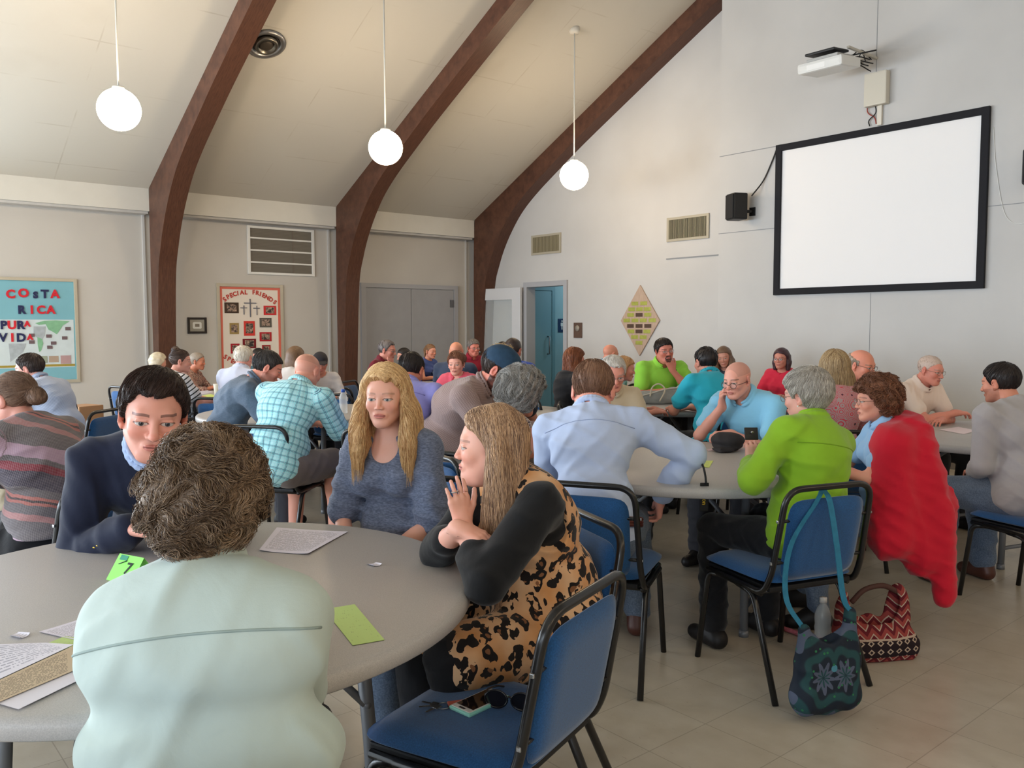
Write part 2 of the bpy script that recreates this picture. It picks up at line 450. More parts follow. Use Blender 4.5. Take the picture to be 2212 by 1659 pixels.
# ------------------------------------------------------------------ pendants
m_globe = emit('opal_glass_lit', (1.0, .77, .50, 1), 46.0)
def pendant(x, y, z, label, topz=None):
    p = thing('pendant_lamp', label, 'pendant lamp', (x, y, z), 0, 'globe pendants along the ceiling')
    g = MB(); r = .178
    prof = [(r*math.sin(a), -r*math.cos(a)) for a in np.linspace(0, PI*.93, 20)]; prof[0] = (0, -r)
    g.lathe(prof, 40); g.build('globe', m_globe, p)
    c = MB(); c.lathe([(0, r+.015), (.05, r+.015), (.058, r-.02), (.0, r-.02)], 24); c.build('fitter', m_white, p)
    zt = zceil(x)-z
    t = MB(); t.tube([(0, 0, r+.01), (0, 0, zt-.03)], .0075, 8); t.build('stem', mat('stem_paint', srgb(205, 205, 200), .5), p)
    c = MB(); c.lathe([(0, zt-.045), (.055, zt-.045), (.066, zt-.02), (.066, zt+.03), (0, zt+.03)], 24); c.build('canopy', mat('canopy_paint', srgb(215, 210, 200), .5), p)
    return p
pendant(-7.90, 2.21, 3.3, 'lit globe pendant hanging at the left, nearest the map board')
pendant(-7.79, 4.81, 3.3, 'lit globe pendant in the middle, hanging in front of the second wood arch')
pendant(-7.72, 7.49, 3.3, 'lit globe pendant nearest the back wall, its ceiling canopy in view')

for i_, (lx, ly) in enumerate(((-7.9, -.4), (-7.9, -3.0), (2.9, -.4), (2.9, 2.2), (2.9, 4.8), (2.9, 7.4))):  # unseen pendants added out of view to give the room more warm light
    pendant(lx, ly, 3.3, 'unseen lit globe pendant added outside the picture to warm the room').name = 'pendant_lamp'
# ------------------------------------------------------------------ wall things
def curve_text(body, size, extrude=0.0, bold=0.0, align='CENTER'):
    cu = bpy.data.curves.new('txt', 'FONT'); cu.body = body; cu.size = size; cu.extrude = extrude; cu.offset = bold
    cu.align_x = align; cu.align_y = 'CENTER'; cu.resolution_u = 3
    o = bpy.data.objects.new('txt', cu); COL.objects.link(o)
    dg = bpy.context.evaluated_depsgraph_get(); dg.update()
    me = bpy.data.meshes.new_from_object(o.evaluated_get(dg)); bpy.data.objects.remove(o); bpy.data.curves.remove(cu)
    return me
# frame for things on the left wall: local x = along +Y, local z up, local -y = into the room (+X)
RL = Matrix(((0, -1, 0), (1, 0, 0), (0, 0, 1))).to_4x4()        # local x->+Y, local y->-X
def on_left(o, y, z, off=0.0):
    o.matrix_world = Matrix.Translation((XL+off, y, z)) @ RL; return o
def text_part(body, size, mt, parent, x, z, y=-.004, rot=0, name='letter', extrude=.003, bold=0.0):
    me = curve_text(body, size, extrude, bold)
    me.transform(Matrix.Rotation(PI/2, 4, 'X')); me.transform(Matrix.Rotation(-rot, 4, 'Y')); me.transform(Matrix.Translation((x, y, z)))
    o = link(name, me, mt, parent); return o
m_alu = mat('aluminium_frame', srgb(186, 178, 160), .4, .5, .2)
m_red = mat('red_card', srgb(205, 38, 52), .5); m_navy = mat('navy_card', srgb(38, 42, 82), .5)
def flat(parent, name, mt, x0, x1, z0, z1, y=-.003, th=.002):
    mb = MB(); mb.box((x0, y, z0), (x1, y+th, z1)); return mb.build(name, mt, parent)
def blob(parent, name, mt, pts, y=-.006, th=.002):
    mb = MB(); mb.prism(pts, y, y+th, axis=1); return mb.build(name, mt, parent)
# COSTA RICA board: y 1.50..2.70 z .74..2.03
bd = thing('bulletin_board', 'light blue bulletin board with COSTA RICA letters and a world map', 'bulletin board')
on_left(bd, 2.70, .74, .0)
W, H = 1.55, 1.29
mb = MB()
for a in ((-W, 0, -W+.04, H), (-.04, 0, 0, H), (-W, 0, 0, .04), (-W, H-.04, 0, H)): mb.box((a[0], -.03, a[1]), (a[2], 0, a[3]), .004)
mb.build('frame', m_alu, bd)
flat(bd, 'backing', mat('board_blue', srgb(124, 178, 192), .7, var=.04, vs=3), -W+.03, -.03, .03, H-.03, -.012, .01)
def bdp(px, py):
    p = onX(px, py, XL); return p[1]-2.70, p[2]-.74
def letters(txt, pos, cols, size):
    for ch, (px, py), c, s_ in zip(txt, pos, cols, size):
        x_, z_ = bdp(px, py); text_part(ch, s_, c, bd, x_, z_, -.02, 0, 'letter', .004, .006)
R_, N_ = m_red, m_navy
letters('COSTA', [(22, 636), (50, 634), (76, 638), (96, 636), (118, 636)], [R_, R_, N_, N_, R_], [.135, .14, .105, .135, .135])
letters('RICA', [(46, 670), (68, 670), (88, 670), (109, 670)], [N_, R_, R_, R_], [.135, .135, .135, .135])
letters('PURA', [(7, 703), (25, 703), (44, 703), (58, 700)], [N_, R_, N_, R_], [.135, .135, .135, .085])
letters('VIDA', [(6, 730), (26, 730), (45, 730), (64, 729)], [N_, R_, N_, R_], [.135, .135, .135, .085])
x0, z1 = bdp(-60, 690); x1, _ = bdp(158, 690); _, z0 = bdp(158, 792)
x0 = max(x0, -W+.05)
mp = flat(bd, 'world_map', mat('map_paper', srgb(200, 212, 216), .6, var=.05, vs=8), x0, x1, z0, z1, -.014, .003)
def poly_px(px):
    return [bdp(*q) for q in px]
mg = mat('map_green', srgb(128, 178, 142), .6, var=.1, vs=20); mgr = mat('map_grey', srgb(168, 176, 182), .6, var=.1, vs=20)
mb = MB()
mb.prism(poly_px([(75, 698), (95, 693), (120, 692), (150, 694), (135, 703), (128, 714), (122, 722), (112, 716), (104, 712), (98, 700), (84, 702)]), -.017, -.014, axis=1)
mb.prism(poly_px([(80, 728), (90, 732), (93, 742), (88, 758), (84, 760), (81, 745)]), -.017, -.014, axis=1)
mb.build('continents', mg, bd)
mb = MB(); mb.prism(poly_px([(72, 705), (98, 705), (96, 725), (90, 735), (80, 730), (72, 722)]), -.0165, -.014, axis=1); mb.prism(poly_px([(18, 742), (56, 742), (50, 760), (22, 782)]), -.0165, -.014, axis=1); mb.build('continents', mgr, bd)
for (a, b_, c_, e, nm) in ((88, 769, 102, 784, (150, 158, 140)), (105, 769, 126, 782, (170, 150, 132)), (130, 768, 153, 785, (178, 146, 146))):
    q0 = bdp(a, b_); q1 = bdp(c_, e); flat(bd, 'map_legend', mat('legend_%d' % a, srgb(*nm), .6), q0[0], q1[0], q1[1], q0[1], -.018, .003)
for (px, py) in ((146, 710), (105, 726), (139, 730), (115, 741), (107, 750), (68, 739), (68, 724)):
    q = bdp(px, py); flat(bd, 'pinned_photo', mat('photo_dark', srgb(110, 92, 96), .4), q[0]-.03, q[0]+.03, q[1]-.02, q[1]+.02, -.02, .003)
q0 = bdp(-60, 792); q1 = bdp(161, 788); flat(bd, 'border_strip', mat('ochre_strip', srgb(160, 140, 60), .5), max(q0[0], -W+.05), q1[0], q1[1]-.012, q1[1]+.014, -.018, .004)
# SPECIAL FRIENDS board
sf = thing('bulletin_board', 'white bulletin board with red border reading SPECIAL FRIENDS and small photographs', 'bulletin board')
Y0, Y1, Z0, Z1 = 4.46, 5.44, .72, 2.035
on_left(sf, (Y0+Y1)/2, 0, 0); HW = (Y1-Y0)/2; YM = (Y0+Y1)/2
mb = MB()
for a in ((-HW, Z0, -HW+.045, Z1), (HW-.045, Z0, HW, Z1), (-HW, Z0, HW, Z0+.045), (-HW, Z1-.045, HW, Z1)): mb.box((a[0], -.03, a[1]), (a[2], 0, a[3]), .004)
mb.build('frame', m_alu, sf)
flat(sf, 'backing', mat('cream_paper', srgb(232, 222, 210), .7), -HW+.04, HW-.04, Z0+.04, Z1-.04, -.012, .01)
mb = MB(); e = .045; w_ = .035
for a in ((-HW+e, Z0+e, -HW+e+w_, Z1-e), (HW-e-w_, Z0+e, HW-e, Z1-e), (-HW+e, Z0+e, HW-e, Z0+e+w_), (-HW+e, Z1-e-w_, HW-e, Z1-e)): mb.box((a[0], -.015, a[1]), (a[2], -.012, a[3]))
mb.build('border', mat('coral_border', srgb(214, 110, 92), .6), sf)
m_let = mat('brick_red_card', srgb(190, 66, 58), .6)
def sfp(zx, zy):                       # position from the zoomed view of the board
    p = onX(460+zx/7.54, 600+zy/7.54, XL); return p[1]-YM, p[2]
ts = [('S', 185, 355, 38), ('P', 240, 315, 28), ('E', 293, 290, 20), ('C', 348, 268, 14), ('I', 398, 256, 8), ('A', 465, 243, 5), ('L', 530, 240, 0), ('F', 655, 240, 0), ('R', 715, 250, -10), ('I', 765, 268, -15), ('E', 815, 290, -20), ('N', 872, 320, -26), ('D', 935, 358, -32), ('S', 1000, 402, -40)]
for ch, zx, zy, r in ts:
    q = sfp(zx, zy); text_part(ch, .085, m_let, sf, q[0], q[1], -.016, math.radians(r), 'letter', .002, .003)
for ch, zx, zy, r in (('S', 195, 1290, -30), ('P', 255, 1325, -24), ('E', 310, 1360, -18), ('C', 368, 1390, -12), ('I', 415, 1405, -8), ('A', 470, 1412, -4), ('L', 525, 1415, 0)):
    q = sfp(zx, zy); text_part(ch, .085, m_let, sf, q[0], q[1], -.016, math.radians(r), 'letter', .002, .003)
mb = MB()
for (cx_, zt, zb, hx0, hx1, hz) in ((597, 345, 640, 498, 697, 412), (495, 450, 600, 440, 548, 490), (707, 455, 608, 650, 752, 497)):
    a = sfp(cx_, zt); b_ = sfp(cx_, zb); mb.box((a[0]-.007, -.022, b_[1]), (a[0]+.007, -.012, a[1]))
    a = sfp(hx0, hz); b_ = sfp(hx1, hz); mb.box((a[0], -.022, a[1]-.007), (b_[0], -.012, a[1]+.007))
mb.build('crosses', mat('grey_cross', srgb(110, 110, 120), .5), sf)
random.seed(3)
def photo_mat(seed, base, hi):
    b = MatB('photo_print_%d' % seed, .35, .4); o = b.obj()
    n = b.noise(b.scale(o, (1, 1, 1)), 22+seed, 3); n.k.node.inputs['Distortion'].default_value = 1.0
    b.col(b.mix(b.ramp(n, .42, .66), base, hi)); return b.m
for i, (a0, b0, a1, b1, cc, red) in enumerate([(183, 405, 410, 575, (70, 52, 40), 0), (820, 458, 1020, 605, (205, 50, 52), 1), (755, 655, 945, 808, (95, 90, 82), 0), (268, 738, 412, 918, (160, 135, 80), 0), (500, 706, 672, 944, (214, 60, 52), 1), (755, 885, 945, 1035, (180, 34, 44), 1), (480, 992, 692, 1150, (120, 24, 34), 1), (285, 1072, 424, 1235, (170, 40, 50), 1), (795, 1092, 930, 1235, (160, 40, 46), 1)]):
    p0 = sfp(a0, b1); p1 = sfp(a1, b0)
    f_ = flat(sf, 'photo_mount', mat('mount_%d' % i, srgb(*cc), .5), p0[0], p1[0], p0[1], p1[1], -.018, .005)
    mx_ = (p1[0]-p0[0])*.16; mz = (p1[1]-p0[1])*.16
    flat(f_, 'print', photo_mat(i, srgb(50, 44, 42), srgb(190, 160, 140)), p0[0]+mx_, p1[0]-mx_, p0[1]+mz, p1[1]-mz, -.021, .003)
# small framed picture
fp = thing('framed_picture', 'small black framed picture with cream mat between the wood arch and the photo board', 'picture'); on_left(fp, 4.184, 1.45, 0)
mb = MB()
for a in ((-.13, -.11, -.10, .11), (.10, -.11, .13, .11), (-.13, -.11, .13, -.08), (-.13, .08, .13, .11)): mb.box((a[0], -.025, a[1]), (a[2], 0, a[3]), .003)
mb.build('frame', mat('dark_brown_frame', srgb(44, 38, 36), .4), fp)
flat(fp, 'mat_board', mat('mat_board', srgb(160, 156, 145), .7), -.105, .105, -.085, .085, -.01, .008)
blob(fp, 'print', mat('print_white', srgb(225, 225, 220), .6), [(-.05, -.045), (.05, -.045), (.06, -.03), (.06, .03), (.05, .045), (-.05, .045), (-.06, .03), (-.06, -.03)], -.014, .003)
flat(fp, 'print', mat('print_tan', srgb(130, 122, 110), .6), -.03, .03, -.02, .022, -.017, .002)
# wall grille
lv = thing('wall_grille', 'large white framed wall grille with three bars above the photo board', 'grille'); on_left(lv, (4.924+5.945)/2, 0, 0)
HWl = .515; z0, z1 = 2.175, 2.86
mb = MB()
for a in ((-HWl, z0, -HWl+.04, z1), (HWl-.04, z0, HWl, z1), (-HWl, z0, HWl, z0+.035), (-HWl, z1-.035, HWl, z1)): mb.box((a[0], -.03, a[1]), (a[2], 0, a[3]), .004)
mb.build('frame', m_white, lv)
for i in (1, 2, 3): 
    zz = z0+(z1-z0)*i/4; q = MB(); q.box((-HWl+.03, -.026, zz-.011), (HWl-.03, -.008, zz+.011)); q.build('bar', m_white, lv)
b = MatB('grille_mesh', .7); oo = b.obj(); x, y, z = b.xyz(oo)
b.col(b.mix((z/.02).frac().gt(.5)*.4, srgb(118, 112, 102), srgb(88, 84, 78)))
flat(lv, 'mesh', b.m, -HWl+.03, HWl-.03, z0+.03, z1-.03, -.006, .004)
q = MB(); q.box((.17, -.01, z0+.03), (.185, -.006, z1-.03)); q.build('divider', mat('grille_post', srgb(110, 100, 92), .6), lv)
# light switch
sw = thing('light_switch', 'beige light switch plate on the left wall beside the double door', 'light switch'); on_left(sw, 6.62, 1.31, 0)
mb = MB(); mb.box((-.035, -.006, -.057), (.035, 0, .057), .003); mb.build('plate', mat('beige_plate', srgb(200, 186, 150), .5), sw); mb = MB(); mb.box((-.005, -.016, -.008), (.005, -.006, .012)); mb.build('toggle', mat('beige_toggle', srgb(225, 214, 185), .4), sw)
# back wall things
def on_back(o, x, z, y=YB): o.location = (x, y, z); return o
b = MatB('vent_slats', .5, .4); x, y, z = b.xyz(b.obj()); b.col(b.mix((x/.012).frac().gt(.55), srgb(120, 115, 98), srgb(60, 58, 50))); m_vs = b.m
for (xa, xb, za, zb, lab) in ((-10.23, -9.55, 2.55, 2.86, 'wall vent above the open doorway, the left of two'), (-7.48, -6.79, 2.55, 2.87, 'wall vent between the doorway and the screen, the right of two')):
    v = thing('wall_vent', 'dull metal '+lab, 'vent', (0, 0, 0), 0, 'slatted vents on the back wall'); on_back(v, (xa+xb)/2, (za+zb)/2)
    hw, hh = (xb-xa)/2, (zb-za)/2; mb = MB()
    for a in ((-hw, -hh, -hw+.035, hh), (hw-.035, -hh, hw, hh), (-hw, -hh, hw, -hh+.035), (-hw, hh-.035, hw, hh)): mb.box((a[0], -.02, a[1]), (a[2], 0, a[3]), .003)
    mb.build('frame', mat('vent_frame', srgb(168, 160, 142), .45, .4), v)
    mb = MB(); mb.box((-hw+.03, -.006, -hh+.03), (hw-.03, -.002, hh-.03)); mb.build('core', mat('vent_core', srgb(70, 68, 58), .7), v)
    mb = MB()
    for i in range(38):
        xx = -hw+.04+(2*hw-.08)*i/37; mb.box((xx-.0035, -.017, -hh+.03), (xx+.0035, -.004, hh-.03))
    s_ = mb.build('slats', mat('vent_slat', srgb(150, 142, 118), .5, .4), v)
# thermostat / intercom plaque
pq = thing('wall_plaque', 'narrow dark bronze plaque with a pale round centre beside the doorway', 'plaque', (-9.174, YB, 1.367))
mb = MB(); mb.box((-.085, -.02, -.115), (.085, 0, .115), .004); mb.build('plate', mat('bronze_plate', srgb(92, 70, 58), .45, .4), pq)
mb = MB(); mb.lathe([(0, 0), (.042, 0), (.045, .006), (.045, .012), (0, .012)], 28, rot=Matrix.Rotation(PI/2, 3, 'X').to_3x3(), c=(0, -.018, .03)); mb.build('disc', mat('plaque_disc', srgb(150, 140, 128), .4, .4), pq)
# restroom sign inside the corridor
rs = thing('restroom_sign', 'dark blue restroom sign with a white figure inside the corridor', 'sign', (-10.899, 10.28, 1.44), PI/2)
mb = MB(); mb.box((-.09, -.008, -.12), (.09, 0, .12), .002); mb.build('plate', mat('sign_blue', srgb(38, 58, 92), .4), rs)
mb = MB(); mb.lathe([(0, 0), (.018, 0), (.018, .002), (0, .002)], 16, rot=Matrix.Rotation(PI/2, 3, 'X').to_3x3(), c=(0, -.009, .075)); mb.prism([(-.03, .05), (.03, .05), (.03, -.01), (.012, -.01), (.012, -.07), (-.012, -.07), (-.012, -.01), (-.03, -.01)], -.011, -.008, axis=1); mb.build('figure', m_white, rs)
# diamond plaque
dm = thing('memorial_plaque', 'diamond shaped tan wood plaque covered with small brass name plates', 'plaque', (-7.94, YB, 1.505))
b = MatB('tan_wood', .5, .3); g = b.noise(b.scale(b.obj(), (20, 1, 2)), 4, 4); b.col(b.mix(b.ramp(g, .3, .7), srgb(172, 146, 128), srgb(190, 166, 146)))
mb = MB(); mb.prism([(0, -.49), (.355, .0), (0, .49), (-.355, 0)], -.022, -.003, axis=1); mb.build('board', b.m, dm)
br = mat('brass_plate', srgb(176, 178, 84), .35, .5, .5, var=.1, vs=30); bd_ = mat('dark_plate', srgb(84, 62, 46), .4, .5, .3)
rows = [(505, [(490, 0), (672, 0)]), (622, [(427, 0), (588, 0), (745, 0)]), (735, [(405, 0), (580, 1), (755, 0)]), (848, [(325, 0), (495, 0), (665, 0), (845, 0)]), (960, [(403, 1), (580, 1), (758, 1)]), (1072, [(415, 0), (580, 1), (740, 0)]), (1187, [(490, 0), (665, 0)]), (1302, [(580, 0)])]
for ry, cs in rows:
    for rx, dk in cs:
        x_ = (rx-590)/395*.355; z_ = (852-ry)/715*.49
        mb = MB(); mb.box((x_-.062, -.026, z_-.026), (x_+.062, -.022, z_+.026), .001); mb.build('name_plate', bd_ if dk else br, dm)
# projection screen
scn = thing('projection_screen', 'large white projection screen in a black fabric frame on the back wall', 'projection screen', (-4.51, PY, 2.64))
hw, hh = 1.148, .858; mb = MB(); t_ = .075
for a in ((-hw, -hh, -hw+t_, hh), (hw-t_, -hh, hw, hh), (-hw, -hh, hw, -hh+t_), (-hw, hh-t_, hw, hh)): mb.box((a[0], -.045, a[1]), (a[2], -.004, a[3]), .006)
mb.build('frame', mat('black_velvet', srgb(36, 36, 40), .8, .2), scn)
mb = MB(); mb.box((-hw+.06, -.02, -hh+.06), (hw-.06, -.012, hh-.06)); mb.build('screen', mat('screen_white', srgb(240, 238, 238), .55, .2), scn)
# speakers
def speaker(x, z, rz, label):
    s_ = thing('wall_speaker', label, 'speaker', (x, PY, z), 0, 'black speakers either side of the screen')
    M = Matrix.Rotation(rz, 3, 'Z')
    mb = MB(); mb.box((-.10, -.30, -.155), (.10, -.12, .155), .02, rot=M); mb.build('cabinet', m_black, s_)
    mb = MB(); mb.box((-.088, -.312, -.14), (.088, -.298, .14), .006, rot=M); mb.build('grille', mat('speaker_cloth', srgb(34, 34, 36), .8), s_)
    mb = MB(); mb.tube([M @ Vector((0, -.13, -.05)), Vector((0, -.05, -.05)), Vector((0, 0, -.05))], .018); mb.box((-.04, -.012, -.10), (.04, 0, 0), .003); mb.build('bracket', m_black, s_)
speaker(-5.98, 2.83, -.45, 'black wall speaker to the left of the projection screen')
speaker(-2.92, 2.84, .15, 'black wall speaker to the right of the projection screen, cut by the photo edge')
# cables
def cable(name, pts, r, mt, label, n=8):
    mb = MB(); mb.tube(bez(pts, n), r, 6); o = mb.build(name, mt); return tag(o, label, 'cable')
cable('speaker_cable', [(-5.66, PY-.012, 3.47), (-5.72, PY-.014, 3.33), (-5.83, PY-.02, 3.12), (-5.93, PY-.10, 2.95)], .008, m_black, 'black cable running from the screen corner down to the left speaker')
cable('speaker_wire', [(-3.34, PY-.006, 3.3), (-3.30, PY-.006, 2.9), (-3.2, PY-.006, 2.45), (-3.02, PY-.006, 2.38), (-2.9, PY-.02, 2.6)], .003, m_white, 'thin white wire looping down the wall from the right of the screen')
# projector on its wall arm
pj = thing('projector', 'white short throw projector on a wall arm above the screen', 'projector', (-4.45, PY, 3.98))
mb = MB(); mb.box((-.14, -.09, -.27), (.10, 0, .07), .015); mb.build('wall_mount', mat('mount_cream', srgb(206, 200, 186), .5), pj)
R1 = Matrix.Rotation(.10, 3, 'X')
def pbox(lo, hi, bev, nm, mt):
    mb = MB(); mb.box(lo, hi, bev, rot=R1, at=(-.23, -.62, .07)); return mb.build(nm, mt, pj)
pbox((-.25, -.19, -.05), (.24, .19, .055), .03, 'casing', m_white)
pbox((-.16, -.16, .055), (.18, .16, .085), .01, 'top_cover', mat('projector_grey', srgb(176, 176, 174), .5))
pbox((-.18, -.15, .12), (.14, .14, .145), .008, 'tray', m_black)
pbox((-.14, -.192, -.03), (.06, -.186, .02), .002, 'front_panel', mat('panel_light', srgb(240, 240, 238), .3))
mb = MB(); mb.box((-.28, -.66, .20), (-.20, 0, .24), .008); mb.box((-.06, -.60, .21), (-.03, -.02, .235), .005); mb.build('arm', mat('arm_cream', srgb(190, 184, 172), .5), pj)
mb = MB(); mb.tube([(-.23, -.55, .08), (-.23, -.5, .22)], .02); mb.tube([(.12, -.35, .20), (-.42, -.35, .225)], .008); mb.build('bracket', m_black, pj)
mb = MB(); random.seed(5)
for i in range(7):
    a = Vector((-.23+random.uniform(-.16, .2), -.55+random.uniform(-.1, .15), .10)); e = Vector((-.10+random.uniform(-.05, .08), -.12, random.uniform(.05, .2)))
    mm = (a+e)/2+Vector((random.uniform(-.05, .05), 0, random.uniform(.04, .12)))
    mb.tube(bez([a, mm, e], 8), .006, 6)
mb.build('cables', m_black, pj)
mb = MB(); mb.tube(bez([(-.10, -.03, -.12), (-.13, -.02, -.3), (-.05, -.02, -.38), (-.03, -.02, -.45)], 6), .006, 6); mb.build('cable', mat('red_wire', srgb(150, 60, 50), .5), pj, 'dull red wire')
mb = MB(); mb.tube(bez([(-.06, -.03, -.2), (-.03, -.03, -.33), (-.11, -.02, -.40), (-.10, -.02, -.46)], 6), .006, 6); mb.build('cable', m_black, pj)
mb = MB(); mb.box((-.02, -.03, -.47), (.03, 0, -.20), .004); mb.build('conduit', mat('conduit_cream', srgb(214, 208, 196), .5), pj)
# round ceiling diffuser
dfz = thing('ceiling_diffuser', 'round brushed metal air diffuser set in the sloping ceiling', 'air vent', (-8.90, 4.01, zceil(-8.90)))
dfz.rotation_euler = (0, -math.atan(.5), 0)
mb = MB(); mb.lathe([(.21, 0), (.215, -.012), (.17, -.03), (.15, -.012), (.14, 0)], 40); mb.build('outer_ring', m_steel, dfz)
mb = MB(); mb.lathe([(.135, -.005), (.125, -.04), (.09, -.05), (.085, -.01)], 36); mb.build('inner_ring', mat('dull_steel', srgb(120, 116, 108), .3, .5, 1.0), dfz)
mb = MB(); mb.lathe([(0, -.035), (.06, -.04), (.075, -.025), (.08, -.005), (0, -.003)], 30); mb.build('hub', mat('hub_dark', srgb(70, 62, 54), .5, .3, .3), dfz)
mb = MB(); mb.lathe([(0, -.002), (.15, -.002), (.15, -.001), (0, -.001)], 30); mb.build('duct', mat('duct_dark', srgb(60, 58, 54), .8), dfz)

# ================================================================== FURNITURE
b = MatB('tabletop_plastic', .42, .35); o = b.obj()
b.col(b.mix(b.ramp(b.noise(o, 400, 2), .35, .65), srgb(170, 166, 164), srgb(184, 180, 177))); b.bump(b.noise(o, 500, 2), .15, .0006); m_table = b.m
m_tleg = mat('table_leg_paint', srgb(112, 114, 118), .4, .4, .2)
def make_table(R=.765):
    t = thing('round_table', 'x', 'table', (0, 0, 0), 0, 'round folding tables')
    mb = MB(); mb.lathe([(0, .742), (R-.02, .742), (R-.008, .739), (R-.001, .731), (R, .720), (R-.002, .702), (R-.008, .697), (R-.03, .697), (R-.04, .712), (0, .712)], 96)
    mb.build('tabletop', m_table, t)
    for sx in (-1, 1):
        f = MB(); f.tube([(sx*.36, -.34, .68), (sx*.36, .34, .68)], .014, 8); f.build('top_rail', m_tleg, t); f = MB(); f.tube([(sx*.365, -.34, .12), (sx*.365, .34, .12)], .012, 8); f.build('stretcher', m_tleg, t)
        for sy in (-1, 1):
            l = MB(); l.tube([(sx*.36, sy*.30, .69), (sx*.365, sy*.33, .35), (sx*.37, sy*.35, .012)], .019, 10); l.tube([(sx*.37, sy*.35, .0), (sx*.37, sy*.35, .03)], .023, 10); l.build('leg', m_tleg, t)
            l = MB(); l.tube([(sx*.37, sy*.315, .43), (sx*.06, sy*.16, .69)], .011, 8); l.tube([(sx*.385, sy*.315, .43), (sx*.35, sy*.315, .43)], .008, 8); l.build('brace', m_tleg, t)
    return t
tables = {}
TB = make_table()
def place_table(name, x, y, rz, label, first=[True]):
    t = TB if first[0] else copy_tree(TB)
    first[0] = False
    t.location = (x, y, 0); t.rotation_euler = (0, 0, rz); t['label'] = label; tables[name] = (x, y)
place_table('A', -2.26, .753, .12, 'grey round folding table in the foreground, with the green tent card on it')
place_table('B', -2.73, 3.46, .4, 'grey round folding table in the middle right, with the dark cap lying on it')
place_table('C', -2.17, 5.80, -.3, 'grey round folding table at the right, before the man in cream')
pD = RH*1.4+FH*7.55; place_table('D', pD[0], pD[1], .2, 'grey round folding table at the back, with the canvas handbag on it')
pE = RH*-2.95+FH*8.5; place_table('E', pE[0], pE[1], .9, 'grey round folding table at the back left, with the paper cup on it')
pF = RH*-1.75+FH*6.85; place_table('F', pF[0], pF[1], .7, 'grey round folding table behind the plaid shirted man, with the blue capped water bottle')
pH = RH*-.22+FH*6.75; place_table('H', pH[0], pH[1], .1, 'grey round folding table hidden behind the lavender shirt and the blue cap')
pI = RH*-0.75+FH*10.0; place_table('I', pI[0], pI[1], .3, 'grey round folding table farthest back, in front of the double door')
pG = RH*-4.6+FH*6.3; place_table('G', pG[0], pG[1], .3, 'grey round folding table at the left edge, before the map board')

b = MatB('blue_upholstery', .75, .2); o = b.obj()
b.col(b.mix(b.ramp(b.noise(o, 300, 3), .3, .7), srgb(22, 66, 112), srgb(30, 84, 138))); b.bump(b.noise(o, 600, 2), .35, .0008)
b.b.inputs['Sheen Weight'].default_value = .3; m_blue = b.m
m_tube = mat('black_tube', srgb(20, 19, 20), .28, .5)
m_pan = mat('seat_pan_black', srgb(26, 26, 28), .6)
m_screw = mat('screw_steel', srgb(170, 170, 170), .3, .5, 1.0)
def pad_mesh(w0, w1, h, t, nx=14, nz=14):
    """rounded pad in xz plane, thickness along y; w0 bottom width, w1 top width"""
    V = []; F = []
    for side in (-1, 1):
        for i in range(nz+1):
            for j in range(nx+1):
                u = j/nx*2-1; v = i/nz*2-1
                su = u*math.sqrt(max(0, 1-v*v*.0))
                # rounded corner squircle
                k_ = (abs(u)**7+abs(v)**7)**(1/7) if (u or v) else 1
                sc_ = max(abs(u), abs(v))/k_ if k_ > 0 else 1
                uu, vv = u*sc_, v*sc_
                w = w0+(w1-w0)*(vv*.5+.5)
                e = max(abs(u), abs(v)); y = side*t/2*(1-max(0, e-.72)**2/.0784*.92)
                V.append((uu*w/2, y, vv*h/2))
    N1 = (nx+1)*(nz+1)
    for s_ in (0, 1):
        for i in range(nz):
            for j in range(nx):
                a = s_*N1+i*(nx+1)+j; q = (a, a+1, a+nx+2, a+nx+1); F.append(q if s_ == 0 else q[::-1])
    rim = [i for i in range(nx+1)]+[(i*(nx+1)+nx) for i in range(1, nz+1)]+[nz*(nx+1)+j for j in range(nx-1, -1, -1)]+[i*(nx+1) for i in range(nz-1, 0, -1)]
    n = len(rim)
    for i in range(n): a, b_ = rim[i], rim[(i+1) % n]; F.append((a, b_, b_+N1, a+N1))
    return V, F
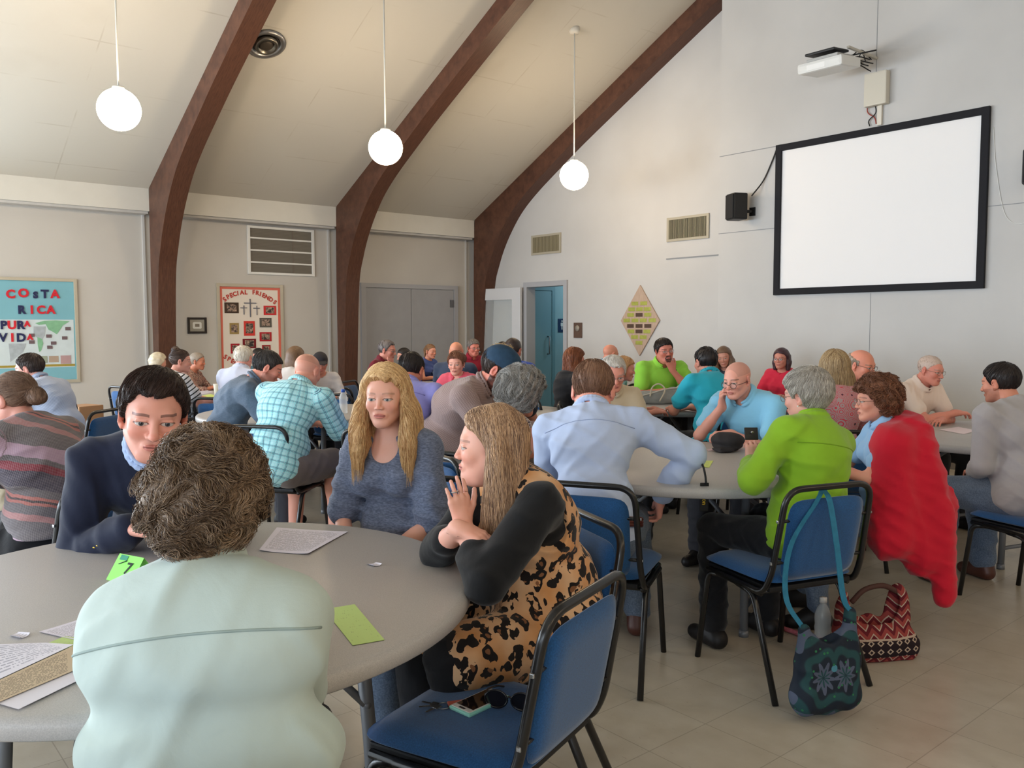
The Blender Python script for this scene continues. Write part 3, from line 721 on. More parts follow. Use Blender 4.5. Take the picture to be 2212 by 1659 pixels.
def make_chair():
    c = thing('stacking_chair', 'x', 'chair', (0, 0, 0), 0, 'blue stacking chairs')
    # seat cushion, facing +Y
    V, F = pad_mesh(.43, .46, .44, .06); R = Matrix.Rotation(-PI/2, 3, 'X')
    mb = MB(); mb.add([Vector((v[0], v[2], -v[1]*(1 if v[1] < 0 else .55)+.445)) for v in V], F, True); mb.build('seat', m_blue, c)
    mb = MB(); mb.box((-.20, -.20, .405), (.20, .20, .425), .006); mb.build('seat_pan', m_pan, c)
    tilt = Matrix.Rotation(.19, 3, 'X')
    V, F = pad_mesh(.36, .365, .33, .045)
    mb = MB(); mb.add([tilt @ Vector((v[0], v[1], v[2]))+Vector((0, -.255, .615)) for v in V], F, True); mb.build('backrest', m_blue, c)
    def bp(x, z): v = tilt @ Vector((0, 0, z-.615)); return (x, -.255+v.y, .615+v.z)
    path = [(-.225, .10, .41), (-.225, -.19, .405), bp(-.218, .48), bp(-.205, .825), bp(.205, .825), bp(.218, .48), (.225, -.19, .405), (.225, .10, .41)]
    mb = MB(); mb.tube(corner_path(path, .075, 7), .0125, 10)
    for z in (.53, .70):
        for s_ in (-1, 1): mb.tube([bp(s_*.214, z), bp(s_*.16, z)], .007, 6)
    mb.build('back_frame', m_tube, c)
    mb = MB()
    for s_ in (-1, 1): mb.tube([(s_*.205, .19, .40), (s_*.215, -.17, .395)], .012, 8)
    mb.tube([(-.205, .17, .40), (.205, .17, .40)], .011, 8); mb.tube([(-.212, -.15, .395), (.212, -.15, .395)], .011, 8); mb.build('seat_frame', m_tube, c)
    for s_ in (-1, 1):
        mb = MB(); mb.tube(corner_path([(s_*.205, .08, .40), (s_*.207, .185, .385), (s_*.222, .235, .0)], .04, 5), .0125, 10); mb.build('leg', m_tube, c)
        mb = MB(); mb.tube(corner_path([(s_*.212, -.02, .395), (s_*.214, -.12, .385), (s_*.232, -.285, .0)], .04, 5), .0125, 10); mb.build('leg', m_tube, c)
    mb = MB()
    for s_ in (-1, 1):
        for z in (.53, .70): p = Vector(bp(s_*.2265, z)); mb.box(tuple(p-Vector((.004, .006, .006))), tuple(p+Vector((.004, .006, .006))), .002)
    mb.build('bolts', m_screw, c)
    return c
CH = make_chair(); _cf = [True]
def place_chair(x, y, rz, label, z=0):
    t = CH if _cf[0] else copy_tree(CH); _cf[0] = False
    t.location = (x, y, z); t.rotation_euler = (0, 0, rz); t['label'] = label
    return t

# ================================================================== BODIES: signed distance fields meshed on a rectilinear grid
class Field:
    def __init__(s, lo, hi, h, fine=None):
        """fine: list of (axis-wise lo, hi, h)"""
        s.ax = []
        for a in range(3):
            n = max(4, int(math.ceil((hi[a]-lo[a])/h))); s.ax.append(lo[a]+np.arange(n+1)*h)
        s.h = h; s.D = np.full([len(q) for q in s.ax], 1.0, np.float32)
    def sl(s, lo, hi, pad):
        out = []
        for a in range(3):
            i0 = int(np.searchsorted(s.ax[a], lo[a]-pad)); i1 = int(np.searchsorted(s.ax[a], hi[a]+pad))
            if i1 <= i0: return None
            out.append(slice(max(0, i0-1), i1+1))
        return tuple(out)
    def grid(s, S):
        return (s.ax[0][S[0]][:, None, None], s.ax[1][S[1]][None, :, None], s.ax[2][S[2]][None, None, :])
    def op(s, lo, hi, fn, k, mode='u'):
        S = s.sl(lo, hi, k+2.5*s.h)
        if S is None: return
        x, y, z = s.grid(S); d = fn(x, y, z).astype(np.float32); A = s.D[S]
        if A.size == 0: return
        if mode == 'u':
            if k <= 0: A[...] = np.minimum(A, d)
            else: h = np.clip(.5+.5*(A-d)/k, 0, 1); A[...] = A+(d-A)*h-k*h*(1-h)
        elif mode == 's':
            d = -d; h = np.clip(.5-.5*(A-d)/max(k, 1e-5), 0, 1); A[...] = A+(d-A)*h+k*h*(1-h)
        elif mode == 'i':
            h = np.clip(.5-.5*(A-d)/max(k, 1e-5), 0, 1); A[...] = A+(d-A)*h+k*h*(1-h)
    def displace(s, fn, band=.03):
        idx = np.nonzero(np.abs(s.D) < band)
        if len(idx[0]) == 0: return
        P = np.stack([s.ax[a][idx[a]] for a in range(3)], 1)
        s.D[idx] += fn(P).astype(np.float32)
    def mesh(s, cut=None):
        return surf_nets(s.D, s.ax, cut)
def surf_nets(D, ax, cut=None):
    nx, ny, nz = D.shape; cy, cz = ny-1, nz-1; neg = D < 0
    cid = lambda i, j, k: (i*cy+j)*cz+k
    ids = []; pos = []; quads = []
    for a in range(3):
        sA = [slice(None)]*3; sB = [slice(None)]*3; sA[a] = slice(0, -1); sB[a] = slice(1, None)
        cr = neg[tuple(sA)] != neg[tuple(sB)]
        I = np.array(np.nonzero(cr)); b_, c_ = [q for q in range(3) if q != a]
        ok = (I[b_] > 0) & (I[c_] > 0) & (I[b_] < D.shape[b_]-1) & (I[c_] < D.shape[c_]-1)
        I = I[:, ok]
        if I.shape[1] == 0: continue
        J = I.copy(); J[a] += 1
        d0 = D[tuple(I)]; d1 = D[tuple(J)]; t = d0/(d0-d1)
        P = np.stack([ax[q][I[q]] for q in range(3)], 1); P[:, a] = ax[a][I[a]]*(1-t)+ax[a][J[a]]*t
        cells = []
        for db, dc in ((-1, -1), (0, -1), (0, 0), (-1, 0)):
            K = I.copy(); K[b_] += db; K[c_] += dc; cells.append(cid(K[0], K[1], K[2]))
        for c in cells: ids.append(c); pos.append(P)
        q = np.stack(cells, 1)
        flip = (d0 < 0) if a != 1 else (d0 > 0)
        q = np.where(flip[:, None], q, q[:, ::-1])
        if cut is not None:
            inside = np.ones(len(P), bool)
            for r in range(3): inside &= (P[:, r] > cut[0][r]) & (P[:, r] < cut[1][r])
            q = q[~inside]
        quads.append(q)
    if not quads: return np.zeros((0, 3)), np.zeros((0, 4), int)
    ids = np.concatenate(ids); pos = np.concatenate(pos); quads = np.concatenate(quads)
    u, inv = np.unique(ids, return_inverse=True)
    n = np.bincount(inv); V = np.stack([np.bincount(inv, pos[:, r])/n for r in range(3)], 1)
    Q = np.searchsorted(u, quads)
    used = np.unique(Q); mp_ = np.full(len(u), -1); mp_[used] = np.arange(len(used))
    return V[used], mp_[Q]

# ---- primitives: each returns (lo, hi, fn)
def ell(c, r, M=None):
    c = np.asarray(c, float); r = np.asarray(r, float)
    if M is None:
        lo, hi = c-r, c+r
        def fn(x, y, z):
            X_, Y_, Z_ = x-c[0], y-c[1], z-c[2]
            k0 = np.sqrt((X_/r[0])**2+(Y_/r[1])**2+(Z_/r[2])**2); k1 = np.sqrt((X_/r[0]**2)**2+(Y_/r[1]**2)**2+(Z_/r[2]**2)**2)
            return k0*(k0-1)/np.maximum(k1, 1e-6)
    else:
        ext = np.sqrt(((M*r[None, :])**2).sum(1)); lo, hi = c-ext, c+ext
        def fn(x, y, z):
            X0, Y0, Z0_ = x-c[0], y-c[1], z-c[2]
            q = [M[0, i]*X0+M[1, i]*Y0+M[2, i]*Z0_ for i in range(3)]
            k0 = np.sqrt((q[0]/r[0])**2+(q[1]/r[1])**2+(q[2]/r[2])**2); k1 = np.sqrt((q[0]/r[0]**2)**2+(q[1]/r[1]**2)**2+(q[2]/r[2]**2)**2)
            return k0*(k0-1)/np.maximum(k1, 1e-6)
    return lo, hi, fn
def cone(a, b, ra, rb):
    a = np.asarray(a, float); b = np.asarray(b, float); d = b-a; L2 = max(d.dot(d), 1e-9)
    lo = np.minimum(a-ra, b-rb); hi = np.maximum(a+ra, b+rb)
    def fn(x, y, z):
        X_, Y_, Z_ = x-a[0], y-a[1], z-a[2]
        t = np.clip((X_*d[0]+Y_*d[1]+Z_*d[2])/L2, 0, 1)
        return np.sqrt((X_-t*d[0])**2+(Y_-t*d[1])**2+(Z_-t*d[2])**2)-(ra+(rb-ra)*t)
    return lo, hi, fn
class Frame:
    def __init__(s, o, M, sc=1.0): s.o = np.asarray(o, float); s.M = np.asarray(M, float); s.s = sc
    def p(s, v): return s.o+s.M @ (np.asarray(v, float)*s.s)
    def d(s, v): return s.M @ np.asarray(v, float)
    def ell(s, c, r): return ell(s.p(c), np.asarray(r)*s.s, s.M)
    def cone(s, a, b, ra, rb): return cone(s.p(a), s.p(b), ra*s.s, rb*s.s)
    def local(s, P): return ((P-s.o) @ s.M)/s.s
def rotm(ax, a):
    return np.array(Matrix.Rotation(a, 3, ax))
def unit(v): v = np.asarray(v, float); return v/(np.linalg.norm(v)+1e-12)
def ik(S, T, l1, l2, pole):
    S = np.asarray(S, float); T = np.asarray(T, float); d = T-S; L = np.linalg.norm(d); L2 = min(L, (l1+l2)*.985); T = S+d/L*L2; L = L2
    a = (l1*l1-l2*l2+L*L)/(2*L); h = math.sqrt(max(l1*l1-a*a, 1e-6)); u = d/np.linalg.norm(d)
    pl = np.asarray(pole, float); pl = pl-u*pl.dot(u); pl = unit(pl)
    return S+u*a+pl*h, T

def hand_prims(w, f, n, right, curl=.35, spread=.12, sc=1.0, thumb=.7, fingers=None):
    """wrist w, finger direction f, back-of-hand normal n"""
    f = unit(f); n = unit(np.asarray(n)-f*np.dot(n, f)); t = np.cross(n, f)*(1 if right else -1)   # toward the thumb
    P = []; s = sc
    offs = (.033, .011, -.011, -.031); K = []
    for i, o_ in enumerate(offs):
        base = w+f*.012*s+t*o_*.55*s; kn = w+f*(.088-.006*abs(i-1.2))*s+t*o_*s-n*(.004 if i in (0, 3) else 0)*s
        P.append((cone(base, kn, .0165*s, .0125*s), .012)); K.append(kn)
    P.append((cone(w-f*.01*s, w+f*.03*s, .024*s, .021*s), .014))
    lens = (.064, .073, .068, .052)
    for i, kn in enumerate(K):
        cu = curl if fingers is None else fingers[i]
        d = unit(f+t*spread*(1.5-i)*.5); nn = n.copy(); p = kn; r = .0088*s*(1 if i < 3 else .88)
        for j, fr in enumerate((.44, .31, .25)):
            ang = cu*(1.1, 1.45, 1.0)[j]
            d, nn = unit(d*math.cos(ang)-nn*math.sin(ang)), unit(nn*math.cos(ang)+d*math.sin(ang))
            q = p+d*lens[i]*fr*s; P.append((cone(p, q, r, r*.9), .0035 if j else .006)); p = q; r *= .9
    th0 = w+f*.022*s+t*.024*s; d = unit(f*.75+t*.75-n*.35*thumb); q = th0+d*.042*s
    P.append((cone(th0, q, .0165*s, .0115*s), .010)); d = unit(f*1.0+t*(.55-.7*thumb*.5)-n*.45*thumb); q2 = q+d*.030*s
    P.append((cone(q, q2, .0110*s, .0100*s), .003)); q3 = q2+unit(d-t*.2)*.024*s; P.append((cone(q2, q3, .0098*s, .0085*s), .003))
    return P
def head_prims(H, S):
    """list of (prim, k, mode) for the head; S holds the person's options"""
    fem = S.get('fem', False); P = []; A = lambda p, k, m='u': P.append((p, k*H.s, m))
    fat = S.get('jowl', 0.0)
    A(H.ell((0, -.012, .026), (.0735, .094, .080)), 0)
    A(H.ell((0, .030, -.030), (.057+.008*fat, .056, .078)), .03)
    for sx in (-1, 1):
        A(H.cone((sx*(.042 if fem else .046), .0, -.050), (sx*(.015 if fem else .022), .062, -.090), .022+.008*fat, (.017 if fem else .019)+.005*fat), .025)
        A(H.ell((sx*(.035 if fem else .037), .060, -.026 if fem else -.024), (.024, .022, .024)), .018)
    A(H.ell((0, .066, -.093), (.022+(.0 if fem else .005), .021, .019)), .018)
    if fat > .4: A(H.ell((0, .028, -.100), (.045, .045, .026)), .03)
    A(H.cone((-.030, .0725, .020), (.030, .0725, .020), .0105 if fem else .0125, .0105 if fem else .0125), .016)
    for sx in (-1, 1): A(H.ell((sx*.031, .0955, -.001), (.0175, .0135, .0105)), .012, 's')
    A(H.cone((0, .082 if fem else .084, .008), (0, .100 if fem else .104, -.030), .0050 if fem else .0074, .0088 if fem else .0120), .009)
    for sx in (-1, 1): A(H.ell((sx*(.0105 if fem else .0125), .0925, -.033), (.0072 if fem else .0082, .0105, .0068)), .005)
    for sx in (-1, 1): A(H.ell((sx*.031, .0735, -.0015), (.0135, .0125, .0115)), .0035)
    for sx in (-1, 1): A(H.cone((sx*.020, .0845, .0058), (sx*.043, .0795, .0045), .0026, .0024), .004)
    # mouth
    A(H.ell((0, .078, -.062), (.027, .014, .016)), .010)
    A(H.ell((0, .0905, -.0585), (.0205, .0062, .0042)), .0035)
    A(H.ell((0, .0895, -.0668), (.0175, .0068, .0052)), .0035)
    A(H.cone((-.022, .0945, -.0624), (.022, .0945, -.0624), .0018, .0018), .0025, 's')
    A(H.ell((0, .096, -.047), (.004, .006, .008)), .006, 's')
    for sx in (-1, 1):
        Mr = H.M @ rotm('Z', -sx*.35) @ rotm('X', -.15)
        A(ell(H.p((sx*.0775, -.010, -.008)), np.array((.0075, .0185, .032))*H.s, Mr), .006)
        A(ell(H.p((sx*.0845, -.004, -.005)), np.array((.006, .010, .018))*H.s, Mr), .004, 's')
        A(H.ell((sx*.0745, -.001, -.034), (.006, .008, .010)), .005)
    return P

# ------------------------------------------------------------------ skin, hair and cloth materials
def skin_mat(name, S):
    base = S.get('skin', (214, 160, 138)); b = MatB(name, .48, .35)
    x, y, z = b.xyz(b.attr('hp')); o = b.obj(); ax = x.abs(); front = y.gt(.045)
    c0 = srgb(*base); dk = tuple(v*.80 for v in c0[:3])+(1,)
    c = b.mix(b.ramp(b.noise(o, 14, 3), .35, .65)*.5, c0, (min(1, c0[0]*1.03), c0[1]*.90, c0[2]*.86, 1))
    def gauss(cx, cz, rx, rz, amt):
        return (1-(((ax-cx)/rx).pw(2)+((z-cz)/rz).pw(2))).clamp()*amt*front
    red = (min(1, c0[0]*1.02), c0[1]*.66, c0[2]*.60, 1)
    c = b.mix(gauss(.040, -.028, .026, .024, .45).mx(gauss(0, -.028, .013, .012, .5)), c, red)
    ears = ax.gt(.072)*z.lt(.03)*z.gt(-.05)
    c = b.mix(ears*.35, c, red)
    hc = S.get('browcol', S.get('hair_c', (90, 70, 55))); brow = srgb(*[int(v*.8) for v in hc])
    bz = (z-.0225+((ax-.030).pw(2))*9).abs(); br = bz.lt(.0036)*ax.gt(.013)*ax.lt(.053)*front
    c = b.mix(br*S.get('brow', .42 if S.get('fem') else .65), c, brow)
    lip = srgb(*S.get('lip', (186, 104, 98)))
    lm = (((x/.0235).pw(2)+((z+.0630)/.0092).pw(2))).lt(1)*y.gt(.07)
    c = b.mix(lm*.75, c, lip)
    ml = (z+.0625).abs().lt(.0011)*ax.lt(.022)*y.gt(.07)
    c = b.mix(ml*.8, c, srgb(90, 45, 40))
    if S.get('beard'):
        bc = srgb(*S.get('beard_c', hc)); nz = b.ramp(b.noise(o, 60, 3), .3, .6)
        kind = S['beard']
        if kind == 'full': m = z.lt(-.030-ax*.0)*(z.lt(-.046).mx(ax.gt(.036)))*(1-lm)*y.gt(-.02)*z.gt(-.125)
        elif kind == 'goatee': m = ((((x/.034).pw(2)+((z+.070)/.036).pw(2))).lt(b.noise(o, 120, 2)*1.2+.3))*(1-lm)*y.gt(.05)
        else: m = z.lt(-.030)*(z.lt(-.046).mx(ax.gt(.034)))*(1-lm)*y.gt(-.02)*z.gt(-.125)
        c = b.mix(m*(nz*.3+.7)*(.92 if kind != 'shadow' else .28), c, bc)
    if S.get('buzz'):                                     # clipped hair shadow on the scalp
        m = z.gt(.035+y*.0)*y.lt(.06)
        c = b.mix(m*.25, c, srgb(*hc))
    # eyes
    gx = S.get('gaze', 0.0)
    ex = ax-.031; ez = z+.0015
    al = (ex/.0145).pw(2)+((ez+.0006)/.0050).pw(2); ey = y.gt(.058)*ax.lt(.052)*front
    lid = al.lt(1.75)*(1-al.lt(1.0))*ez.gt(-.001)*ey
    c = b.mix(lid*.75, c, srgb(70, 46, 40))
    lid2 = al.lt(1.45)*(1-al.lt(1.0))*ez.lt(0)*ey
    c = b.mix(lid2*.35, c, srgb(120, 76, 66))
    ey = al.lt(1.0)*ey
    c = b.mix(ey, c, srgb(196, 186, 180))
    sgx = (x-gx); ix = ((x.abs()-.031)*(x.gt(0)*2-1))-gx
    rr = ix.pw(2)+(ez-.0006).pw(2)
    c = b.mix(ey*rr.lt(.0061**2), c, srgb(*S.get('eye', (92, 74, 58))))
    c = b.mix(ey*rr.lt(.0029**2), c, srgb(14, 12, 12))
    c = b.mix(ey*((ix-.0018).pw(2)+(ez-.0025).pw(2)).lt(.0010**2), c, srgb(200, 200, 205))  # catchlight painted into the colour as a bright dot by the pupil
    nos = (((ax-.0085)/.0042).pw(2)+((z+.0385)/.0022).pw(2)).lt(1)*y.gt(.085)
    c = b.mix(nos*.7, c, srgb(70, 36, 32))
    b.col(c)
    b.b.inputs['Subsurface Weight'].default_value = .08; b.b.inputs['Subsurface Radius'].default_value = (.012, .005, .003); b.b.inputs['Subsurface Scale'].default_value = .6
    b.bump(b.noise(o, 320, 3), .12, .0006)
    return b.m
def hair_mat(name, c1, c2, rough=.42):
    b = MatB(name, rough, .35); at = b.attr('hp'); sr = b.node('ShaderNodeAttribute'); sr.attribute_name = 'sr'
    f = X(b.nt, sr.outputs['Fac']); n = b.noise(b.scale(at, (60, 60, 9)), 3, 4, .6, .5)
    m = (f*.75+b.ramp(n, .3, .7)*.45-.1).clamp()
    dk = tuple(v*.55 for v in srgb(*c1)[:3])+(1,)
    c = b.mix(m, srgb(*c1), srgb(*c2)); c = b.mix((b.ramp(n, .30, .48)*-1+1)*.22, c, dk); b.col(c)
    b.bump(b.noise(b.scale(at, (60, 60, 7)), 12, 4), .5, .0015); return b.m
def cloth(name, c, rough=.8, kind='plain', c2=None, c3=None, **kw):
    b = MatB(name, rough, .2); o = b.obj(); u, v, w_ = b.xyz(b.attr('cp')); cpv = b.attr('cp')
    C1 = srgb(*c); C2 = srgb(*c2) if c2 else None; C3 = srgb(*c3) if c3 else None
    dk = tuple(q*.82 for q in C1[:3])+(1,)
    col = b.mix(b.ramp(b.noise(o, 5, 4), .35, .7)*.35, C1, dk)
    if kind == 'plaid':
        P_ = .042
        ln = lambda q, off, wd: ((q/P_+off).frac()-.5).abs().lt(wd)
        wide = (ln(u, 0, .16)+ln(v, 0, .16))*.5
        col = b.mix(wide*.75, C1, C2)
        col = b.mix((ln(u, .3, .03)+ln(u, .42, .025)+ln(v, .3, .03)+ln(v, .42, .025)).clamp()*.85, col, C3)
        col = b.mix((ln(u, .7, .02)+ln(v, .7, .02)).clamp()*.5, col, srgb(235, 225, 235))
    elif kind == 'stripes':
        pr = kw.get('period', .03); col = b.mix(((v/pr).frac()).lt(kw.get('duty', .4)), C1, C2)
    elif kind == 'vstripes':
        pr = kw.get('period', .008); col = b.mix(((u/pr).frac()).lt(.35)*.5, C1, C2)
    elif kind == 'waffle':
        p1 = .009; col = b.mix((((u/p1).frac().lt(.35)).mx((v/p1).frac().lt(.35)))*.55, C1, C2)
    elif kind == 'leopard':
        d1 = b.noise(b.scale(o, (1, 1, 1)), 9, 2); wp = b.node('ShaderNodeVectorMath', operation='ADD'); sc_ = b.node('ShaderNodeTexNoise')
        sc_.inputs['Scale'].default_value = 14; b.nt.links.new(o, sc_.inputs['Vector'])
        s2 = b.scale(sc_.outputs['Color'], (.05, .05, .05)); b.nt.links.new(b.scale(o, (1, 1, .72)), wp.inputs[0]); b.nt.links.new(s2, wp.inputs[1]); wv = wp.outputs[0]
        f1 = b.voro(wv, 30, 'F1', 1.0); nz = b.noise(o, 55, 3)
        big = b.ramp(b.noise(o, 5.5, 2), .42, .6)
        ring = (f1+nz*.16-.08).lt(.51)*(f1+nz*.28-.14).gt(.20)
        brk = b.noise(b.scale(o, (1, 1, 1)), 34, 2).gt(.43)
        spot = ring*brk; solid = (f1+nz*.2-.1).lt(.42)*b.noise(o, 11, 1).gt(.50)
        col = b.mix(b.ramp(b.noise(o, 7, 3), .38, .62), C1, C2)
        col = b.mix((f1+nz*.2-.1).lt(.22), col, srgb(128, 84, 54))
        col = b.mix(spot.mx(solid), col, srgb(24, 17, 15))
    elif kind == 'floral':
        f = b.voro(o, kw.get('fs', 45)); col = b.mix(b.ramp(f, .25, .45), C2, C1); col = b.mix(b.noise(o, 70, 2).gt(.58), col, C3 or C2)
    elif kind == 'serape':
        n = b.noise(o, 12, 2)*.03; q = ((u*.45+v+n)/.40).frac()
        col = b.mix(q.gt(.10)*q.lt(.17), srgb(98, 92, 96), srgb(168, 118, 118)); col = b.mix(q.gt(.27)*q.lt(.36), col, srgb(172, 100, 92)); col = b.mix(q.gt(.30)*q.lt(.325), col, srgb(60, 46, 48))
        col = b.mix(q.gt(.45)*q.lt(.62), col, srgb(64, 58, 74)); col = b.mix(q.gt(.62)*q.lt(.70), col, srgb(130, 34, 52)); col = b.mix(q.gt(.76)*q.lt(.90), col, srgb(172, 142, 162))
        kn = ((v/.006).frac().lt(.5)+(u/.006).frac().lt(.5))*.5; col = b.mix(kn*.22, col, srgb(225, 215, 215))
    elif kind == 'heather':
        n = b.noise(b.scale(o, (1, 1, 3)), 90, 4); col = b.mix(b.ramp(n, .35, .65), C1, C2)
    elif kind == 'denim':
        n = b.noise(o, 180, 3); col = b.mix(b.ramp(n, .35, .65), C1, C2)
    elif kind == 'boho':
        f = b.voro(o, 16, 'F1', .6); col = b.mix((f*9).frac().lt(.35), C1, C2); col = b.mix(f.lt(.12), col, C3)
    b.col(col)
    b.b.inputs['Sheen Weight'].default_value = kw.get('sheen', .15)
    wv = b.noise(o, kw.get('bs', 9), 3, .5, 1.2)*kw.get('fold', .7)+b.noise(o, 420, 2)*.03
    b.bump(wv, kw.get('bump', .35)*.8, .02)
    return b.m

# ------------------------------------------------------------------ person
def wrinkle(seed, amp, freq=1.0):
    rs = np.random.RandomState(seed); K = rs.normal(size=(6, 3))*np.array([24, 24, 42])*freq; ph = rs.uniform(0, 6.28, 6); K2 = rs.normal(size=(6, 3))*12; K3 = rs.normal(size=(6, 3))*7
    def fn(P):
        o = np.zeros(len(P))
        for i in range(6):
            w_ = np.sin(P @ K2[i]+ph[i])*1.6; m = np.clip(np.sin(P @ K3[i]+ph[i]*3)*1.3, 0, 1)
            o += (.5+.5*np.sin(P @ K[i]+ph[i]*2+w_))**3*m
        return -(o/2.2-.18)*amp*1.5
    return fn
HAIRLINE = [(-.13, -.098), (-.085, -.088), (-.045, -.064), (-.018, -.030), (-.004, -.012), (.014, -.008), (.026, .012), (.038, .036), (.052, .050), (.066, .062), (.10, .070)]
def hair_build(S, H, lvl, seed):
    """returns V (head local), Q, sr, plus strands"""
    st = S.get('hair', 'short'); rs = np.random.RandomState(seed)
    if st == 'none': return None
    h = {0: .0045, 1: .006, 2: .008, 3: .010}[lvl]
    L = S.get('hlen', .22); t = S.get('ht', {'short': .010, 'buzz': .004, 'fringe': .006, 'bob': .015, 'long': .013, 'curly': .030, 'pony': .007, 'bun': .008}.get(st, .01))
    g = H.M.T @ np.array([0, 0, -1.0])                     # gravity in head space
    F = Field((-.17, -.20, -.16-(L if st in ('long', 'bob', 'pony') else .06)), (.17, .16, .17), h)
    hl = S.get('hairline', 0.0)
    line = [(y, z+(hl if y > .03 else 0)+(S.get('nape', 0) if y < -.03 else 0)) for y, z in HAIRLINE]
    if st in ('curly', 'bob', 'long'): line = [(-.13, -.11), (-.05, -.10), (-.02, -.06), (.002, -.01), (.022, .02), (.045, .050), (.066, .064+hl*.5), (.10, .07)]
    ly, lz = zip(*line)
    F.op(*ell((0, -.014, .028), (.0735+t, .094+t, .080+t*S.get('httop', 1.15))), 0)
    if st == 'curly':
        F.op(*ell((0, -.045, -.005), (.078+t*.85, .062+t, .080+t*.8)), .02)
        for _ in range(26):
            v = unit(rs.normal(size=3)); v[1] -= .25; v = unit(v)
            if v[2] < -.62 or (v[1] > .45 and v[2] < .35): continue
            c = np.array([0, -.02, .022])+v*np.array([.074, .088, .084])*1.0+v*t*.35; F.op(*ell(c, (.026, .026, .024)), .012)
    if st == 'fringe':
        F.op(np.array([-.2]*3), np.array([.2]*3), lambda x, y, z: (z-.038+x*0+y*.25), .006, 'i')
        F.op(np.array([-.2]*3), np.array([.2]*3), lambda x, y, z: (y-.018+x*0+z*0), .006, 'i')
    fr = S.get('cutk', .007)
    if hl > 0 and st != 'fringe':                          # receding at the temples
        F.op(np.array([-.2]*3), np.array([.2]*3), lambda x, y, z: .018+hl*.3-np.sqrt((np.abs(x)-.045)**2+(y-.075)**2*.6+(z-.060)**2*.6), .006, 'i')
    F.op(np.array([-.2, -.25, -.5]), np.array([.2]*3), lambda x, y, z: (np.interp(y, ly, lz)-z+x*0+.0035*np.sin(x*190+seed)*np.sin(y*150+z*90)+.002*np.sin(x*420+seed*2))*.75, fr, 'i')
    # keep the face clear
    F.op(*ell((0, .105, -.045), (.066, .064, .100+S.get('fringe_up', 0))), .008, 's')
    if S.get('part') is not None: F.op(*ell((S['part'], .098, .060), (.044, .034, .034)), .012, 's')
    if st not in ('curly', 'long', 'bob'):
        for sx in (-1, 1): F.op(*ell((sx*.082, -.008, -.012), (.018, .022, .036)), .006, 's')
    def cn(a, b_, ra, rb, k=.02): F.op(*cone(np.array(a), np.array(b_), ra, rb), k)
    if st in ('long', 'bob'):
        wd = S.get('hw', 1.0); G = np.stack([np.array([1., 0, 0]), unit(np.cross(-g, [1., 0, 0])), -g], 1)   # columns: x, y', up against gravity
        for sx in (-1, 1):
            a = np.array([sx*.064*wd, -.018, .030]); m = np.array([sx*.078*wd, -.016, -.05])
            cn(a, m, .026, .030)
            if st == 'bob': cn(m, m+g*(L-.05), .030, .024)
            else:
                cc = m+g*(L*.40)+np.array([sx*.016, -.004, 0]); F.op(*ell(cc, (.036, .050, L*.50), G), .03)
                if S.get('front_lock', True):
                    cc = np.array([sx*.088*wd, .012+S.get('fl', .05)*.5, -.05])+g*(L*.42); Gt = np.array(Matrix.Rotation(S.get('fl', .05)*1.6, 3, 'X')) @ G
                    cn((sx*.066*wd, .010, .038), (sx*.080*wd, .014, -.05), .014, .022); F.op(*ell(cc, (.032, .036, L*.50), Gt), .03)
        if st == 'bob':
            for xo in (-.045, -.015, .015, .045): cn((xo*1.1, -.070, .02), np.array([xo*1.25*wd, -.078, -.05]), .035, .032); cn(np.array([xo*1.25*wd, -.078, -.05]), np.array([xo*1.2*wd, -.078, -.05])+g*(L-.05), .032, .024)
        else:
            cn((-.03, -.060, .03), (.03, -.060, .03), .045, .045); F.op(*ell(np.array([0, -.080, .0])+g*(L*.46), (.088*wd, .042, L*.56), G), .04)
    if st == 'pony':
        cn((0, -.095, .035), (0, -.125, .015), .016, .020); cn((0, -.125, .015), np.array([0, -.135, .0])+g*(L*.6), .024, .012); 
    if st == 'bun':
        q = S.get('bunpos', (0, -.105, .045)); F.op(*ell(q, (.042, .038, .038)), .010)
        for i in range(5): a = rs.uniform(0, 6.28); F.op(*ell(np.array(q)+.022*np.array([math.cos(a), -.2, math.sin(a)]), (.016, .016, .016)), .006)
    if S.get('updo'):
        for sx in (-1, 0, 1): F.op(*ell((sx*.045, -.085, .035+.02*(sx == 0)), (.040, .036, .045)), .015)
    amp = {'curly': .006, 'short': .002, 'buzz': .0008, 'fringe': .001}.get(st, .003)*S.get('hmess', 1)
    F.displace(wrinkle(seed, amp, 2.2 if st == 'curly' else 1.6), .02)
    V, Q = F.mesh()
    if len(V) < 10: return None
    sr = np.full(len(V), .45); parts = [(V, Q, sr)]
    # strands that lie on the hair body
    ns = int(S.get('strands', {0: 2600, 1: 900, 2: 260, 3: 0}[lvl]))
    if st in ('buzz',): ns = ns//3
    if ns > 0:
        me = fastmesh('tmp', V, Q); N = np.zeros(len(V)*3); me.vertices.foreach_get('normal', N) if False else me.vertex_normals.foreach_get('vector', N); N = N.reshape(-1, 3)
        bpy.data.meshes.remove(me)
        kd = KDTree(len(V))
        for i, v in enumerate(V): kd.insert(v, i)
        kd.balance()
        cr = np.array(S.get('crown', (0, -.055, .11))); curl = {'curly': 1.0}.get(st, S.get('wave', .12))
        steps = {'curly': 11, 'long': 24, 'bob': 13, 'short': 5, 'buzz': 2, 'fringe': 5, 'pony': 8, 'bun': 8}.get(st, 7); sl = .009 if st in ('curly', 'short', 'fringe', 'buzz') else max(.009, L/16)
        rad = S.get('srad', .00085 if lvl == 0 else .0014 if lvl == 1 else .0022)
        SV = []; SQ = []; SR = []; off = 0
        idx = rs.randint(0, len(V), ns*2)
        if st in ('long', 'bob', 'pony', 'bun'):          # start high on the head
            idx = idx[(V[idx, 2] > .02) | (rs.uniform(size=len(idx)) < .25)]
        idx = idx[:ns]
